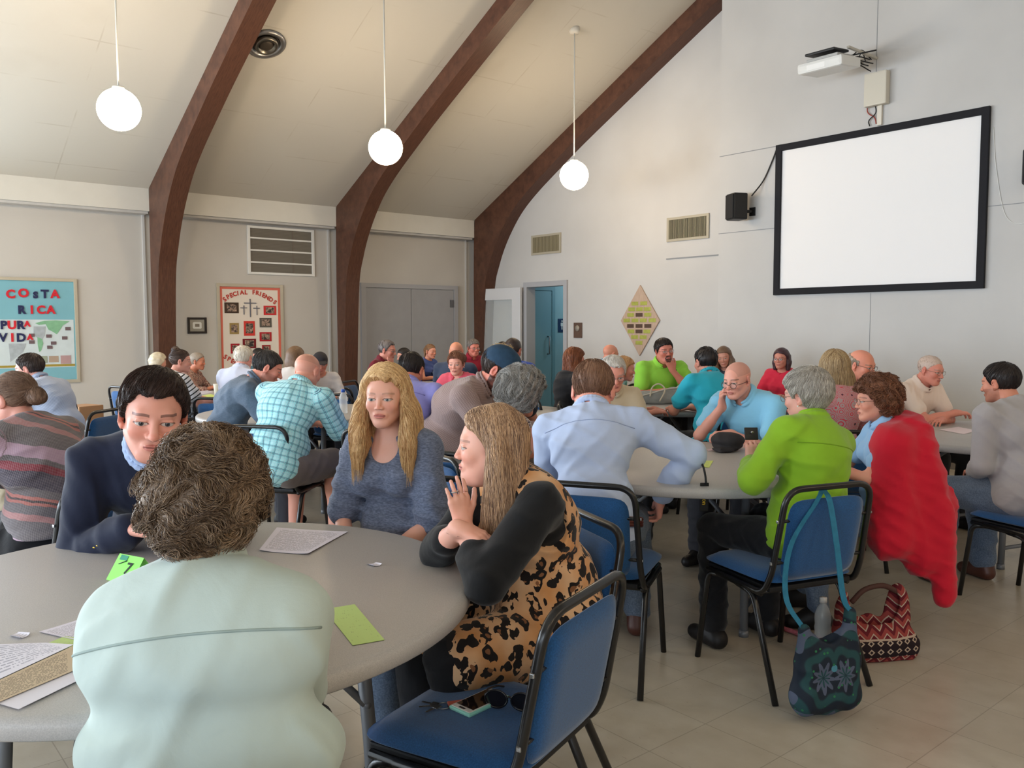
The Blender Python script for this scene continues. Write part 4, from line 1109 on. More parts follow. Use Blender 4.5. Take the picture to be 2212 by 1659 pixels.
        part = S.get('part', None); SWK = rs.normal(size=(3, 3))*62*S.get('swf', 1); SWP = rs.uniform(0, 6, 3)
        for i0 in idx:
            p = V[i0]; n = N[i0]; pts = []; ph = rs.uniform(0, 6.28); fq = rs.uniform(.5, 1.1); lift = rs.uniform(.0002, .0035 if st != 'curly' else .016)**1.0; rnd = rs.uniform(-.35, .35, 3)
            mir = (np.clip(1-abs(n[2])*1.0, 0, 1))
            for k_ in range(steps):
                if part is not None: fl = np.array([math.copysign(1.0, p[0]-part), -.25, 0])*(max(0, n[2])*1.4)+g*1.0
                elif st in ('long', 'bob'): fl = np.array([math.copysign(.8, p[0]), -.5, 0])*max(0, n[2])*1.2+g
                elif st in ('pony', 'bun'): fl = np.array([0, -.12, .03])-p; fl = fl/(np.linalg.norm(fl)+.01)
                else: fl = (p-cr); fl = fl/(np.linalg.norm(fl)+.01)+np.array([S.get('sweep', 0), .15, -.1])
                fl = fl+rnd*(.35 if st != 'curly' else .45)
                if curl > .3: fl = fl+np.sin(SWK @ p+SWP)*1.9*curl
                t1 = fl-n*fl.dot(n); t1 = unit(t1); b_ = np.cross(n, t1)
                ca = (curl*.5 if curl > .3 else curl*1.5)*math.sin(ph+k_*fq*1.6)
                d_ = unit(t1+b_*ca)
                pts.append(p+n*(lift*math.sin(min(1, (k_+1)/steps*1.3)*PI*.6)+(.004*curl*(1+math.sin(ph+k_*1.9)))))
                if st == 'long' and (p @ g) > L+.0:
                    if (p @ g) > L+.05+rnd[0]*.06: break
                    p = p+g*sl*1.1+d_*sl*.25; continue
                q = p+d_*sl; co, ii, dist = kd.find(q); n = N[ii]; q = q-n*float((q-V[ii]).dot(n))
                p = q
            pts = np.array(pts)
            if len(pts) < 2 or (len(pts) < 4 and st == 'long'): continue
            if steps > 3 and lvl <= 1:
                tt = np.linspace(0, len(pts)-1, len(pts)*2-1); pts = np.stack([np.interp(tt, np.arange(len(pts)), pts[:, c_]) for c_ in range(3)], 1); pts[1:-1] = (pts[:-2]+2*pts[1:-1]+pts[2:])/4
            m = len(pts); rr = rad*np.linspace(1.2, .35, m)*rs.uniform(.7, 1.4)
            T = np.gradient(pts, axis=0); T /= np.linalg.norm(T, axis=1, keepdims=True)+1e-9
            A_ = np.cross(T, n); A_ /= np.linalg.norm(A_, axis=1, keepdims=True)+1e-9; B_ = np.cross(T, A_)
            ring = [pts+A_*rr[:, None], pts-A_*rr[:, None]*.5+B_*rr[:, None]*.87, pts-A_*rr[:, None]*.5-B_*rr[:, None]*.87]
            vv = np.stack(ring, 1).reshape(-1, 3); SV.append(vv); ii = np.arange(m-1)
            for k_ in range(3):
                k2 = (k_+1) % 3; SQ.append(np.stack([ii*3+k_, ii*3+k2, ii*3+3+k2, ii*3+3+k_], 1)+off)
            SR.append(np.full(len(vv), np.clip(.5+.28*np.sin(V[i0] @ SWK[0]*1.3+SWP[1])+rs.uniform(-.45, .45), 0, 1))); off += len(vv)
        if SV: parts.append((np.concatenate(SV), np.concatenate(SQ), np.concatenate(SR)))
    off = 0; AV = []; AQ = []; AR = []
    for v_, q_, r_ in parts: AV.append(v_); AQ.append(q_+off); AR.append(r_); off += len(v_)
    return np.concatenate(AV), np.concatenate(AQ), np.concatenate(AR)

def set_attr(me, name, arr):
    if arr.ndim == 2:
        a = me.attributes.new(name, 'FLOAT_VECTOR', 'POINT'); a.data.foreach_set('vector', np.ascontiguousarray(arr, np.float32).ravel())
    else:
        a = me.attributes.new(name, 'FLOAT', 'POINT'); a.data.foreach_set('value', np.ascontiguousarray(arr, np.float32))
def seg_coords(V, segs):
    best = np.full(len(V), 1e9); out = np.zeros((len(V), 3))
    for i, (a, b_, r, ref) in enumerate(segs):
        a = np.asarray(a, float); d = np.asarray(b_, float)-a; L = np.linalg.norm(d); u = d/L; q = V-a; t = q @ u; tc = np.clip(t, 0, L)
        dist = np.linalg.norm(q-tc[:, None]*u, axis=1)-r
        e1 = unit(np.asarray(ref, float)-u*np.dot(ref, u)); e2 = np.cross(u, e1)
        ang = np.arctan2(q @ e2, q @ e1)
        m = dist < best; best[m] = dist[m]; out[m, 0] = ang[m]*r; out[m, 1] = t[m]; out[m, 2] = i
    return out

PEOPLE = {}
def person(S):
    seed = S.get('seed', int(S['px']*7+S['py'])); d = S['d']; lvl = S.get('lvl', 0 if d < 3.6 else 1 if d < 5.5 else 2 if d < 8 else 3)
    hb = {0: .008, 1: .011, 2: .014, 3: .018}[lvl]; hh = {0: .0027, 1: .0036, 2: .005, 3: .0065}[lvl]; hhand = {0: .003, 1: .0038, 2: .0055, 3: .007}[lvl]
    fem = S.get('fem', False); w = S.get('w', 1.0)*(.92 if fem else 1.02); rad = math.radians
    le, sl_, sd = rad(S.get('lean', 12)), rad(S.get('slump', 12)), rad(S.get('side', 0)); tw = rad(S.get('twist', 0))
    top = atd(S['px'], S['py'], d); SEAT = S.get('seat', .47)
    M0 = rotm('Y', sd*.5) @ rotm('X', -le*.6); M1 = rotm('Y', sd) @ rotm('X', -le) @ rotm('Z', tw*.5); M2 = rotm('Y', sd) @ rotm('X', -(le+sl_)) @ rotm('Z', tw)
    Mn = rotm('Y', sd) @ rotm('X', -(le+sl_*.7+rad(S.get('neck', 14)))); Mh = rotm('Z', rad(S.get('hy', 0))) @ rotm('X', -rad(S.get('hp', 8))) @ rotm('Y', rad(S.get('hr', 0)))
    def skel(s):
        P = np.array([0, 0, .095])*s; W = P+M0 @ (np.array([0, 0, .15])*s); C = W+M1 @ (np.array([0, 0, .17])*s); N = C+M2 @ (np.array([0, 0, .20])*s)
        Hc = N+Mn @ (np.array([0, 0, .085])*s)+Mh @ (np.array([0, .018, .062])*s)
        return P, W, C, N, Hc
    P, W, C, N, Hc = skel(1.0); hs0 = S.get('hs', 1.0)*(.965 if fem else 1.0)
    tl = Hc+Mh @ np.array([0, -.012, .106+S.get('hairtop', .012)])*hs0
    s = (top[2]-SEAT)/tl[2]; s = S.get('scale', s)
    s = max(.84, min(1.13, s)); dz = 0
    P, W, C, N, Hc = skel(s); off = np.array([0, 0, SEAT]); hs = hs0*s
    P, W, C, N, Hc = P+off, W+off, C+off, N+off, Hc+off
    tl = Hc+Mh @ (np.array([0, -.012, .106+S.get('hairtop', .012)])*hs)
    yaw = rad(S['yaw']); f3 = -math.cos(yaw)*FH+math.sin(yaw)*RH; rz = math.atan2(-f3[0], f3[1]); Rz = rotm('Z', rz)
    dzz = top[2]-tl[2]                                     # small remainder goes into the seat height
    org = np.array([top[0], top[1], 0])-np.array([*(Rz @ tl)[:2], 0]); org[2] = max(-.03, min(.06, dzz))
    H = Frame(Hc, Mh, hs); T2 = Frame(N, M2, s); TC = Frame(C, M1, s); TW = Frame(W, M0, s); TP = Frame(P, M0, s)
    sw = .163*w*S.get('shw', 1.0); arms = []; SD = S.get('shdrop', 0.0); BX = S.get('boxy', 0.0)
    for right in (False, True):
        sx = 1 if right else -1; sh = T2.p((sx*sw, .005, -.055-SD)); spec = S.get('R' if right else 'L', 'table')
        up, fo = .275*s*S.get('arml', 1), .250*s; pole = (sx*.7, -.2, -1.0)
        tz = .775-org[2]; fd = np.array([0, 1, 0.]); nn = np.array([0, 0, 1.]); cu = .35; fdv = None
        if spec == 'table': wt = np.array([sx*.10, sh[1]+.36*s, tz]); fdv = (-sx*.5, 1, -.05)
        elif spec == 'fold': wt = np.array([-sx*.07, sh[1]+.27*s, tz+(.045 if right else 0)]); fdv = (-sx*1, .25, 0); pole = (sx*1, .1, -.8)
        elif spec == 'lap': wt = np.array([sx*.07, .26, SEAT+.17]); fdv = (-sx*.6, .8, -.1); pole = (sx*.8, -.8, -.5)
        elif spec == 'chin': wt = Hc+Mh @ (np.array([sx*.035, .085, -.185])*hs); fdv = tuple(Mh @ np.array([-sx*.25, -.05, 1.0])); pole = (sx*.35, .6, -1); nn = Mh @ np.array([0, 1., .2]); cu = .75
        elif spec == 'cheek': wt = Hc+Mh @ (np.array([sx*.088, .070, -.165])*hs); fdv = tuple(Mh @ np.array([-sx*.1, .05, 1.0])); pole = (sx*.3, .7, -1); nn = Mh @ np.array([sx*1., .5, 0]); cu = .6
        elif spec == 'down': wt = sh+np.array([sx*.05, .06, -.50])*s; fdv = (0, .1, -1); nn = np.array([sx, 0, 0.]); pole = (sx*.3, -1, 0)
        elif isinstance(spec, dict):
            tol = lambda q: Rz.T @ (atd(*q)-np.array([org[0], org[1], org[2]]))
            wt = tol(spec['wp']) if 'wp' in spec else np.array(spec['w'], float); fdv = spec.get('f', (-sx*.4, 1, 0)); nn = np.array(spec.get('n', (0, 0, 1)), float); cu = spec.get('curl', .35); pole = spec.get('pole', pole)
            if 'ep' in spec: pole = tol(spec['ep'])-sh
            if 'fp' in spec: fdv = tol(spec['fp'])-wt
        el, wr = ik(sh, wt, up, fo, np.array(pole, float))
        arms.append(dict(sh=sh, el=el, wr=wr, f=unit(fdv), n=nn, curl=cu, right=right, thumb=(spec.get('thumb', .7) if isinstance(spec, dict) else .7), fingers=(spec.get('fingers') if isinstance(spec, dict) else None)))
    legs = []
    lw = S.get('legw', 1.0)*w
    for sx in (-1, 1):
        hip = TP.p((sx*.085*w, .02, -.015)); kx = sx*(.10+S.get('knee', .05)); kn = np.array([kx, .43*s+hip[1], SEAT+.055*s+.01]); 
        ft = np.array([kx*1.0+sx*.01, kn[1]-.03+S.get('ft', (0, 0))[0 if sx < 0 else 1], .085-org[2]]); legs.append((hip, kn, ft))
    # primitives with an inflation g
    bel, bust = S.get('belly', .3), S.get('bust', .5 if fem else 0)
    def torso(g, F):
        o = lambda p, k=.045: F.op(*p, k)
        gg = g/s
        bx = BX if g > .009 else 0
        o(TP.ell((0, -.012, .0), (.165*w+gg+bx*.6, .118*w+gg+bx*.3, .105+gg+bx*.6)), 0)
        o(TW.ell((0, .0, .0), ((.132 if fem else .142)*w+gg+bx*1.2, .102*w+.02*bel+gg, .13+gg)))
        if bel > .2: o(TW.ell((0, .035+.045*bel, -.015), (.120*w+.02*bel+gg, .075+.05*bel+gg, .10+gg)))
        o(TC.ell((0, .0, .03), (.150*w+gg+bx*.85, .108*w+gg, .135+gg)))
        o(T2.ell((0, -.012, -.10), (.150*w+gg+bx*.5, .092+gg, .105+gg)))
        for sx in (-1, 1):
            o(T2.cone((sx*.03, -.015, -.030-SD*.3), (sx*(sw-.015), .0, -.052-SD), .050+gg, .045+gg), .04)
            if bust > 0: o(TC.ell((sx*.070*w, .088, .035), (.062*(.7+.5*bust)+gg, .055*(.6+.7*bust)+gg, .062*(.7+.4*bust)+gg)), .03)
            else: o(TC.ell((sx*.065*w, .062, .075), (.070+gg, .050+gg, .060+gg)), .03)
    aw = S.get('armw', 1.0)*(.88 if fem else 1.0)
    def arm(F, A, g, a0=0.0, a1=2.0, flare=0.0, k=.035):
        sh, el, wr = A['sh'], A['el'], A['wr']
        r0, r1, r2, r3 = .047*aw*s+g, .039*aw*s+g, .037*aw*s+g, .0255*(.6+.4*aw)*s+g*.8
        e1 = min(a1, 1.0); e = sh+(el-sh)*e1; F.op(*cone(sh, e, r0, r0+(r1-r0)*e1+flare*(a1 <= 1)), k)
        if a1 > 1:
            t_ = min(1, a1-1); F.op(*cone(el, el+(wr-el)*t_*.5, r2, r2*.5+r2*.5-(r2-r3)*t_*.35), .012); F.op(*cone(el+(wr-el)*t_*.35, el+(wr-el)*t_, r2-(r2-r3)*t_*.25, r2-(r2-r3)*t_+flare), .012)
    def leg(F, i, g, a1=2.0, flare=0):
        hip, kn, ft = legs[i]; e1 = min(1, a1)
        F.op(*cone(hip, hip+(kn-hip)*e1, .085*lw*s+g, (.085-.027*e1)*lw*s+g+flare*(a1 <= 1)), .05)
        if a1 > 1: e = kn+(ft-kn)*(a1-1); F.op(*cone(kn, e, .057*lw*s+g, (.057-.019*(a1-1))*lw*s+g+flare), .02); F.op(*ell(kn+(ft-kn)*.33+np.array([0, -.018, 0]), (.050*lw*s+g, .052*lw*s+g, .11)), .03)
    nr = (.050 if fem else .059)*s*S.get('neckw', 1.0)
    def neck(F, g=0): F.op(*cone(H.p((0, -.020, -.045)), N+M2 @ (np.array([0, -.005, -.03])*s), nr*.96+g, nr*1.08+g), .022)
    root = thing('person', S['label'], 'person', tuple(org), rz)
    skm = skin_mat('skin_%d' % seed, S)
    allp = [P, W, C, N, Hc]+[q for l in legs for q in l]+[q for a in arms for q in (a['sh'], a['el'], a['wr'])]
    lo = np.min(allp, 0)-np.array([.22, .24, .13]); hi = np.max(allp, 0)+np.array([.22, .30, .22]); lo[2] = -org[2]-.01
    # body, coarse block
    VS = []; QS = []; n0 = 0; HPs = []
    hb_lo, hb_hi = H.o-np.array([.135, .135, .125])*hs, H.o+np.array([.135, .135, .135])*hs
    def fill_body(F):
        torso(0, F)
        for A in arms: arm(F, A, 0)
        for i in (0, 1):
            leg(F, i, 0); ft = legs[i][2]; F.op(*cone(ft+np.array([0, -.02, -.03]), ft+np.array([0, .12, -.055]), .036, .024), .02)
        neck(F)
        for p_, k_, m_ in head_prims(H, S): F.op(*p_, k_, m_)
        for A in arms:
            for p_, k_ in hand_prims(A['wr'], A['f'], A['n'], A['right'], A['curl'], sc=s*(.93 if fem else 1.02), thumb=A['thumb'], fingers=A['fingers']): F.op(*p_, k_)
    boxes = [(hb_lo, hb_hi, hh)]
    for A in arms:
        c = A['wr']+A['f']*.085*s; boxes.append((c-.105*s, c+.105*s, hhand))
    F = Field(lo, hi, hb); fill_body(F)
    eps = hb*1.2
    V, Q = F.mesh()
    if len(Q):
        cen = V[Q].mean(1); keep = np.ones(len(Q), bool)
        for (bl, bh, _) in boxes: keep &= ~((cen > bl+eps).all(1) & (cen < bh-eps).all(1))
        Q = Q[keep]
    VS.append(V); QS.append(Q); n0 = len(V); done = []
    for (bl, bh, hv) in boxes:
        F = Field(bl, bh, hv); fill_body(F); V, Q = F.mesh()
        if len(Q):
            cen = V[Q].mean(1); keep = np.ones(len(Q), bool)
            for (cl, ch) in done: keep &= ~((cen > cl+hv).all(1) & (cen < ch-hv).all(1))
            Q = Q[keep]
        done.append((bl, bh)); VS.append(V); QS.append(Q+n0); n0 += len(V)
    V = np.concatenate(VS); Q = np.concatenate(QS)
    if S.get('upper_only'): pass
    me = fastmesh('body', V, Q); set_attr(me, 'hp', H.local(V)); body = link('body', me, skm, root)
    segs = [(P, N, .15*w, (0, -1, 0))]+[(a['sh'], a['el'], .05, (0, 0, 1)) for a in arms]+[(a['el'], a['wr'], .04, (0, 0, 1)) for a in arms]
    # ---- top
    tops = S.get('top') or dict(m=cloth('shirt_%d' % seed, (120, 120, 130)))
    slv = {'short': .62, 'long': 1.93, '34': 1.45, 'none': 0.0, 'elbow': .92, 'cap': .35}[tops.get('sleeve', 'short')]; g = tops.get('g', .012)
    def fill_top(F, g, slv, tops, outer_=False):
        torso(g, F)
        for A in arms:
            if slv > 0: arm(F, A, g+tops.get('sg', .003), 0, slv, tops.get('flare', .006 if slv < 1 else .0))
        F.op(*TP.ell((0, .045, .015), (.165*w+.010, .11, .055)), .03)
        if tops.get('long_hem'): F.op(*TP.cone((0, -.005, .12), (0, .0, .0), .155*w, .185*w), .04); F.op(np.array([-9.]*3), np.array([9.]*3), lambda x, y, z: (SEAT+.02-z+x*0+y*0), .006, 'i')
        F.displace(wrinkle(seed, tops.get('wr', .007)), .03)
        if tops.get('clip'): F.op(np.array([-9.]*3), np.array([9.]*3), lambda x, y, z: (SEAT+tops['clip']-z+x*0+y*0), .006, 'i')
        rn = nr+.004+tops.get('open', 0)
        F.op(*cone(N+M2 @ (np.array([0, .004, -.005])*s), N+Mn @ (np.array([0, .01, .12])*s), rn, rn+.03), .006, 's')
        if tops.get('scoop'): F.op(*T2.ell((0, .085, -.035), (.062, .060, .030+tops['scoop'])), .008, 's')
        if tops.get('vneck'): F.op(*cone(N+M2 @ (np.array([0, .09, -.03])*s), N+M2 @ (np.array([0, .13, -.05-tops['vneck']])*s), .045*s, .008), .006, 's')
        if tops.get('collar'):
            for j, (rr_, zz_, tk) in enumerate(((.0125, .052, .0065), (.0205, .032, .0085))):
                pts = []
                for a in np.linspace(.35 if tops['collar'] == 'open' else .12, 2*PI-(.35 if tops['collar'] == 'open' else .12), 26):
                    dirn = np.array([math.sin(a), math.cos(a), 0]); rad_ = nr+rr_; 
                    front = max(0, math.cos(a)); pts.append(N+Mn @ (np.array([dirn[0]*rad_/s, dirn[1]*rad_/s*1.0+.006, zz_+.005-front*.030])*s))
                for a_, b_ in zip(pts[:-1], pts[1:]): F.op(*cone(a_, b_, tk, tk), .008)
    def garment(name, fill, mt, h, lo_, hi_, parent, lab=None):
        F = Field(lo_, hi_, h); fill(F); V, Q = F.mesh()
        if len(V) < 10: return None
        me = fastmesh(name, V, Q); set_attr(me, 'cp', seg_coords(V, segs)); set_attr(me, 'hp', H.local(V)); o = link(name, me, mt, parent)
        if lab: o['label'] = lab
        return o
    hc_ = {0: .0048, 1: .007, 2: .010, 3: .014}[lvl]
    lo_t = lo.copy(); lo_t[2] = SEAT-.05; hi_t = hi.copy(); hi_t[2] = N[2]+.12
    garment(tops.get('name', 'shirt'), lambda F: fill_top(F, g, slv, tops), tops['m'], hc_, lo_t, hi_t, root)
    if S.get('over'):                                    # second layer: vest, jacket, cardigan
        ov = S['over']; sl2 = {'short': .62, 'long': 1.95, 'none': 0.0, '34': 1.45}[ov.get('sleeve', 'none')]
        def fo(F):
            torso(ov.get('g', .02), F)
            if ov.get('drape'):
                F.op(*TP.ell((0, -.03, .02), (.20*w, .16*w, .14)), .05)
            if ov.get('tunic'):
                F.op(*TP.ell((0, .06, -.02), (.19*w, .20, .12)), .06); 
                for i in (0, 1): leg(F, i, .026, .90, .012)
            for A in arms:
                if sl2 > 0: arm(F, A, ov.get('g', .02)+.002, 0, sl2, .004)
                else:
                    sx = 1 if A['right'] else -1; F.op(*T2.ell((sx*(sw+.025), .02, -.10), (.062*aw, .078, .125)), .006, 's')
            F.displace(wrinkle(seed+1, ov.get('wr', .008)), .03)
            F.op(*cone(N+M2 @ (np.array([0, .004, -.005])*s), N+Mn @ (np.array([0, .01, .12])*s), nr+.014, nr+.045), .006, 's')
            if ov.get('openf', True):
                F.op(*T2.ell((0, .14, -.16), (.050+.02*ov.get('wide', 0), .085, .20)), .01, 's')
            if ov.get('collar'):
                pts = [N+Mn @ (np.array([math.sin(a)*(nr/s+.020), math.cos(a)*(nr/s+.018)+.004, .022-max(0, math.cos(a))*.05])*s) for a in np.linspace(.5, 2*PI-.5, 15)]
                for a_, b_ in zip(pts[:-1], pts[1:]): F.op(*cone(a_, b_, .0105, .0105), .006)
        garment(ov.get('name', 'jacket'), fo, ov['m'], hc_, lo_t, hi_t, root)
    # ---- trousers / skirt / shorts
    bt = S.get('bottom') or dict(m=M_TROU)
    def fb(F):
        F.op(*TP.ell((0, -.012, .0), (.172*w, .126*w, .10)), 0); a1 = {'trousers': 1.93, 'shorts': .95, 'capri': 1.6}.get(bt.get('kind', 'trousers'), 1.93)
        if bt.get('kind') == 'skirt':
            F.op(*cone(legs[0][0]*.5+legs[1][0]*.5, legs[0][1]*.5+legs[1][1]*.5, .13, .11), .05)
            for i in (0, 1): leg(F, i, .02, 1.55, .02)
        else:
            for i in (0, 1): leg(F, i, .013, a1, .008)
        F.displace(wrinkle(seed+2, .008), .03)
    lo_b = lo.copy(); lo_b[2] = .02-org[2]; hi_b = hi.copy(); hi_b[2] = SEAT+.26
    garment({'skirt': 'skirt', 'shorts': 'shorts'}.get(bt.get('kind'), 'trousers'), fb, bt['m'], hb, lo_b, hi_b, root)
    for i in (0, 1):
        ft = legs[i][2]; F = Field(ft+np.array([-.08, -.14, -.10]), ft+np.array([.08, .25, .10]), .007 if lvl < 2 else .011)
        F.op(*cone(ft+np.array([0, -.025, -.045]), ft+np.array([0, .13, -.055]), .045, .033), 0); F.op(*ell(ft+np.array([0, .02, -.025]), (.043, .07, .045)), .02)
        if S.get('boots'): F.op(*cone(ft+np.array([0, -.01, 0]), ft+np.array([0, -.005, .09]), .046, .050), .02)
        zf = -org[2]+.002
        F.op(np.array([-9.]*3), np.array([9.]*3), lambda x, y, z: zf-z+x*0+y*0, .003, 'i')
        V, Q = F.mesh(); me = fastmesh('shoe', V, Q); link('boot' if S.get('boots') else 'shoe', me, S.get('shoe') or M_SHOE, root)
    # ---- hair
    hr = hair_build(S, H, lvl, seed)
    if hr is not None:
        V, Q, sr = hr; me = fastmesh('hair', H.o+(V*hs) @ H.M.T, Q); set_attr(me, 'hp', V); set_attr(me, 'sr', sr)
        link('hair', me, hair_mat('hair_%d' % seed, S.get('hair_c', (80, 60, 45)), S.get('hair_c2', tuple(min(255, int(v*1.5)) for v in S.get('hair_c', (80, 60, 45))))), root)
    # ---- glasses
    if S.get('glasses'):
        G = S['glasses'] if isinstance(S['glasses'], dict) else {}
        zg, r1, r2 = G.get('z', -.002), .0225, .0165; mb = MB(); yg = .098
        for sx in (-1, 1):
            pts = [H.p((sx*.031+r1*math.cos(a)*(1 if abs(math.cos(a)) < .9 else .98), yg-abs(r1*math.cos(a)*sx+.0)*.12, zg+r2*math.sin(a))) for a in np.linspace(0, 2*PI, 22, endpoint=False)]
            mb.tube(pts, G.get('r', .0012)*s, 6, True)
            mb.tube(bez([H.p((sx*.053, yg-.006, zg+.006)), H.p((sx*.072, .060, zg+.006)), H.p((sx*.078, .0, zg+.004)), H.p((sx*.077, -.025, zg-.014))], 4), G.get('r', .0012)*s, 6)
        mb.tube(bez([H.p((-.010, yg, zg+.003)), H.p((0, yg+.006, zg+.006)), H.p((.010, yg, zg+.003))], 4), G.get('r', .0012)*s, 6)
        mb.build('glasses', G.get('m') or M_GLS, root)
        lens = MB()
        for sx in (-1, 1):
            pts = [H.p((sx*.031+r1*.97*math.cos(a), yg-abs(r1*math.cos(a))*.10, zg+r2*.97*math.sin(a))) for a in np.linspace(0, 2*PI, 22, endpoint=False)]
            lens.add(pts, [list(range(22))])
        lens.build('lenses', M_LENS, root)
    if S.get('earring'):
        mb = MB()
        for sx in (-1, 1): mb.lathe([(0, -.004), (.004, -.001), (.004, .002), (0, .004)], 10, c=H.p((sx*.080, -.001, -.043)))
        mb.build('earrings', M_PEARL, root)
    info = dict(root=root, H=H, N=N, P=P, W=W, C=C, arms=arms, s=s, org=org, rz=rz, Rz=Rz, legs=legs, Mn=Mn, M2=M2, nr=nr, T2=T2, TC=TC, TP=TP, top=top)
    PEOPLE[S['id']] = info
    if S.get('chair', True):
        p_ = np.array([org[0], org[1], 0])+Rz @ np.array([0, -.03+S.get('cy', 0), 0])
        place_chair(p_[0], p_[1], rz+rad(S.get('crz', 0)), S.get('chair_label') or ('blue padded stacking chair under the '+S['who']))
    return info
M_TROU = cloth('charcoal_trousers', (58, 58, 64)); M_SHOE = mat('shoe_black', srgb(28, 25, 25), .5)
M_GLS = mat('glasses_dark', srgb(40, 34, 34), .35, .5); M_GLW = mat('glasses_wire', srgb(120, 105, 90), .3, .5, .8); M_LENS = glass('glasses_lens', (1, 1, 1, 1), .02, .10); M_PEARL = mat('pearl', srgb(225, 215, 205), .25, .5)

# ================================================================== PEOPLE
def chair_at(lat, d, yaw, label):
    p = RH*lat+FH*d; y_ = math.radians(yaw); f3 = -math.cos(y_)*FH+math.sin(y_)*RH
    return place_chair(p[0], p[1], math.atan2(-f3[0], f3[1]), label)
C = cloth
DENIM = C('denim', (78, 92, 112), kind='denim', c2=(104, 118, 138)); BLACKT = C('black_trousers', (22, 22, 26)); KHAKI = C('khaki_trousers', (176, 164, 142)); GREYT = C('grey_trousers', (120, 112, 108))
BROWNB = mat('boot_leather', srgb(78, 44, 34), .45, .4); WHITES = mat('sneaker_white', srgb(205, 205, 205), .6)
def PP(**k): return person(k)
# --- foreground table
PP(id='mint', px=462, py=938, d=1.60, yaw=176, side=-5, fem=True, w=1.14, lean=7, slump=8, hp=12, neck=10, hair='curly', ht=.038, hs=1.07, strands=9500, srad=.00068, hairtop=.036, shdrop=.048, boxy=.105, shw=1.10, swf=.62, nape=-.012,
   hair_c=(66, 46, 34), hair_c2=(178, 150, 122), hmess=2.0, skin=(214, 150, 130), L=dict(w=(-.06, .38, .79), pole=(-.05, .2, -1)), R=dict(w=(.03, .37, .79), pole=(.0, .2, -1)), armw=1.10, lvl=0, cy=-.09, knee=-.05,
   top=dict(m=C('mint_shirt', (186, 200, 194), fold=.5, bump=.3), sleeve='long', collar='open', g=.020, wr=.009, name='overshirt'),
   who='curly haired person in the mint shirt', label='person with curly grey brown hair in a pale mint overshirt, back to camera in foreground')
# --- next
PP(id='blazer', px=338, py=797, d=2.58, yaw=14, lean=30, slump=14, hy=10, hp=12, hr=-5, hairline=.004, hair='short', ht=.012, httop=1.22, hair_c=(34, 24, 22), hair_c2=(70, 50, 44), sweep=.4, hs=1.07,
   skin=(222, 160, 142), L=dict(wp=(440, 1140, 2.50), ep=(500, 1300, 2.7), curl=.3), R=dict(wp=(285, 1140, 2.55), ep=(130, 1220, 2.70), fp=(360, 1145, 2.5), curl=.3), top=dict(m=C('shirt_lightblue', (176, 196, 232)), flare=0, sg=-.008, sleeve='short', collar='closed', g=.008), eye=(70, 74, 78), lip=(182, 104, 96),
   over=dict(m=C('navy_blazer', (26, 32, 54), rough=.75, fold=.5), sleeve='long', g=.020, collar=True, name='blazer'), w=1.08, bottom=dict(m=BLACKT),
   who='man in the navy blazer', label='person with dark hair in a navy blazer, leaning over the foreground table toward the camera')
PP(id='blond', px=833, py=790, d=3.0, yaw=-20, fem=True, lean=3, slump=6, hy=12, hp=3, hair='long', hlen=.25, wave=.16, ht=.019, hw=1.12, fl=.06, hair_c=(168, 112, 62), hair_c2=(252, 218, 162), part=.012, hairline=.006,
   skin=(226, 172, 152), strands=3600, top=dict(m=C('heather_tee', (84, 92, 112), kind='heather', c2=(116, 124, 146)), sleeve='elbow', flare=.014, open=.014, scoop=.03, g=.011, wr=.011), L='lap', R='lap', lip=(192, 108, 104), eye=(96, 110, 112), browcol=(150, 112, 84),
   cheek=1, bust=.4, w=.96, bottom=dict(m=DENIM), who='woman with long blond hair', label='person with long blond hair in a heather grey blue T-shirt, frowning to the left')
PP(id='leopard', px=1062, py=878, d=2.45, yaw=-64, fem=True, w=1.22, belly=1.0, bust=.8, armw=1.4, lean=16, slump=12, hy=-22, hp=2, jowl=.5, hs=1.13, hair='long', hlen=.40, ht=.017, hw=1.18, front_lock=False, hair_c=(88, 56, 42), hair_c2=(220, 180, 142), part=.0, strands=4200, hfwd=.015, crown=(0, .02, .11),
   skin=(230, 172, 152), lip=(200, 120, 116), eye=(96, 112, 124), browcol=(120, 90, 70),
   arml=1.18, L=dict(wp=(1000, 1130, 2.33), ep=(870, 1260, 2.20), fp=(985, 1035, 2.33), n=(-1, -.2, 0), curl=.10, thumb=.2), R=dict(wp=(990, 1142, 2.27), ep=(830, 1330, 2.45), fp=(1060, 1165, 2.25), n=(0, .2, 1), curl=.3),
   top=dict(m=C('black_jersey', (18, 18, 20), fold=.5), sleeve='34', g=.010), over=dict(m=C('leopard_print', (194, 136, 84), kind='leopard', c2=(212, 172, 134), fold=.4), g=.024, openf=False, tunic=True, name='leopard_tunic'), bottom=dict(m=BLACKT), chair=False,
   who='', label='person with long light brown hair in a leopard print tunic over black sleeves')
chair_at(-.02, 2.56, -68, 'blue padded stacking chair under the person in leopard print')
chair_at(-.075, 2.07, -121, 'empty blue stacking chair in the foreground holding keys, a phone and sunglasses')
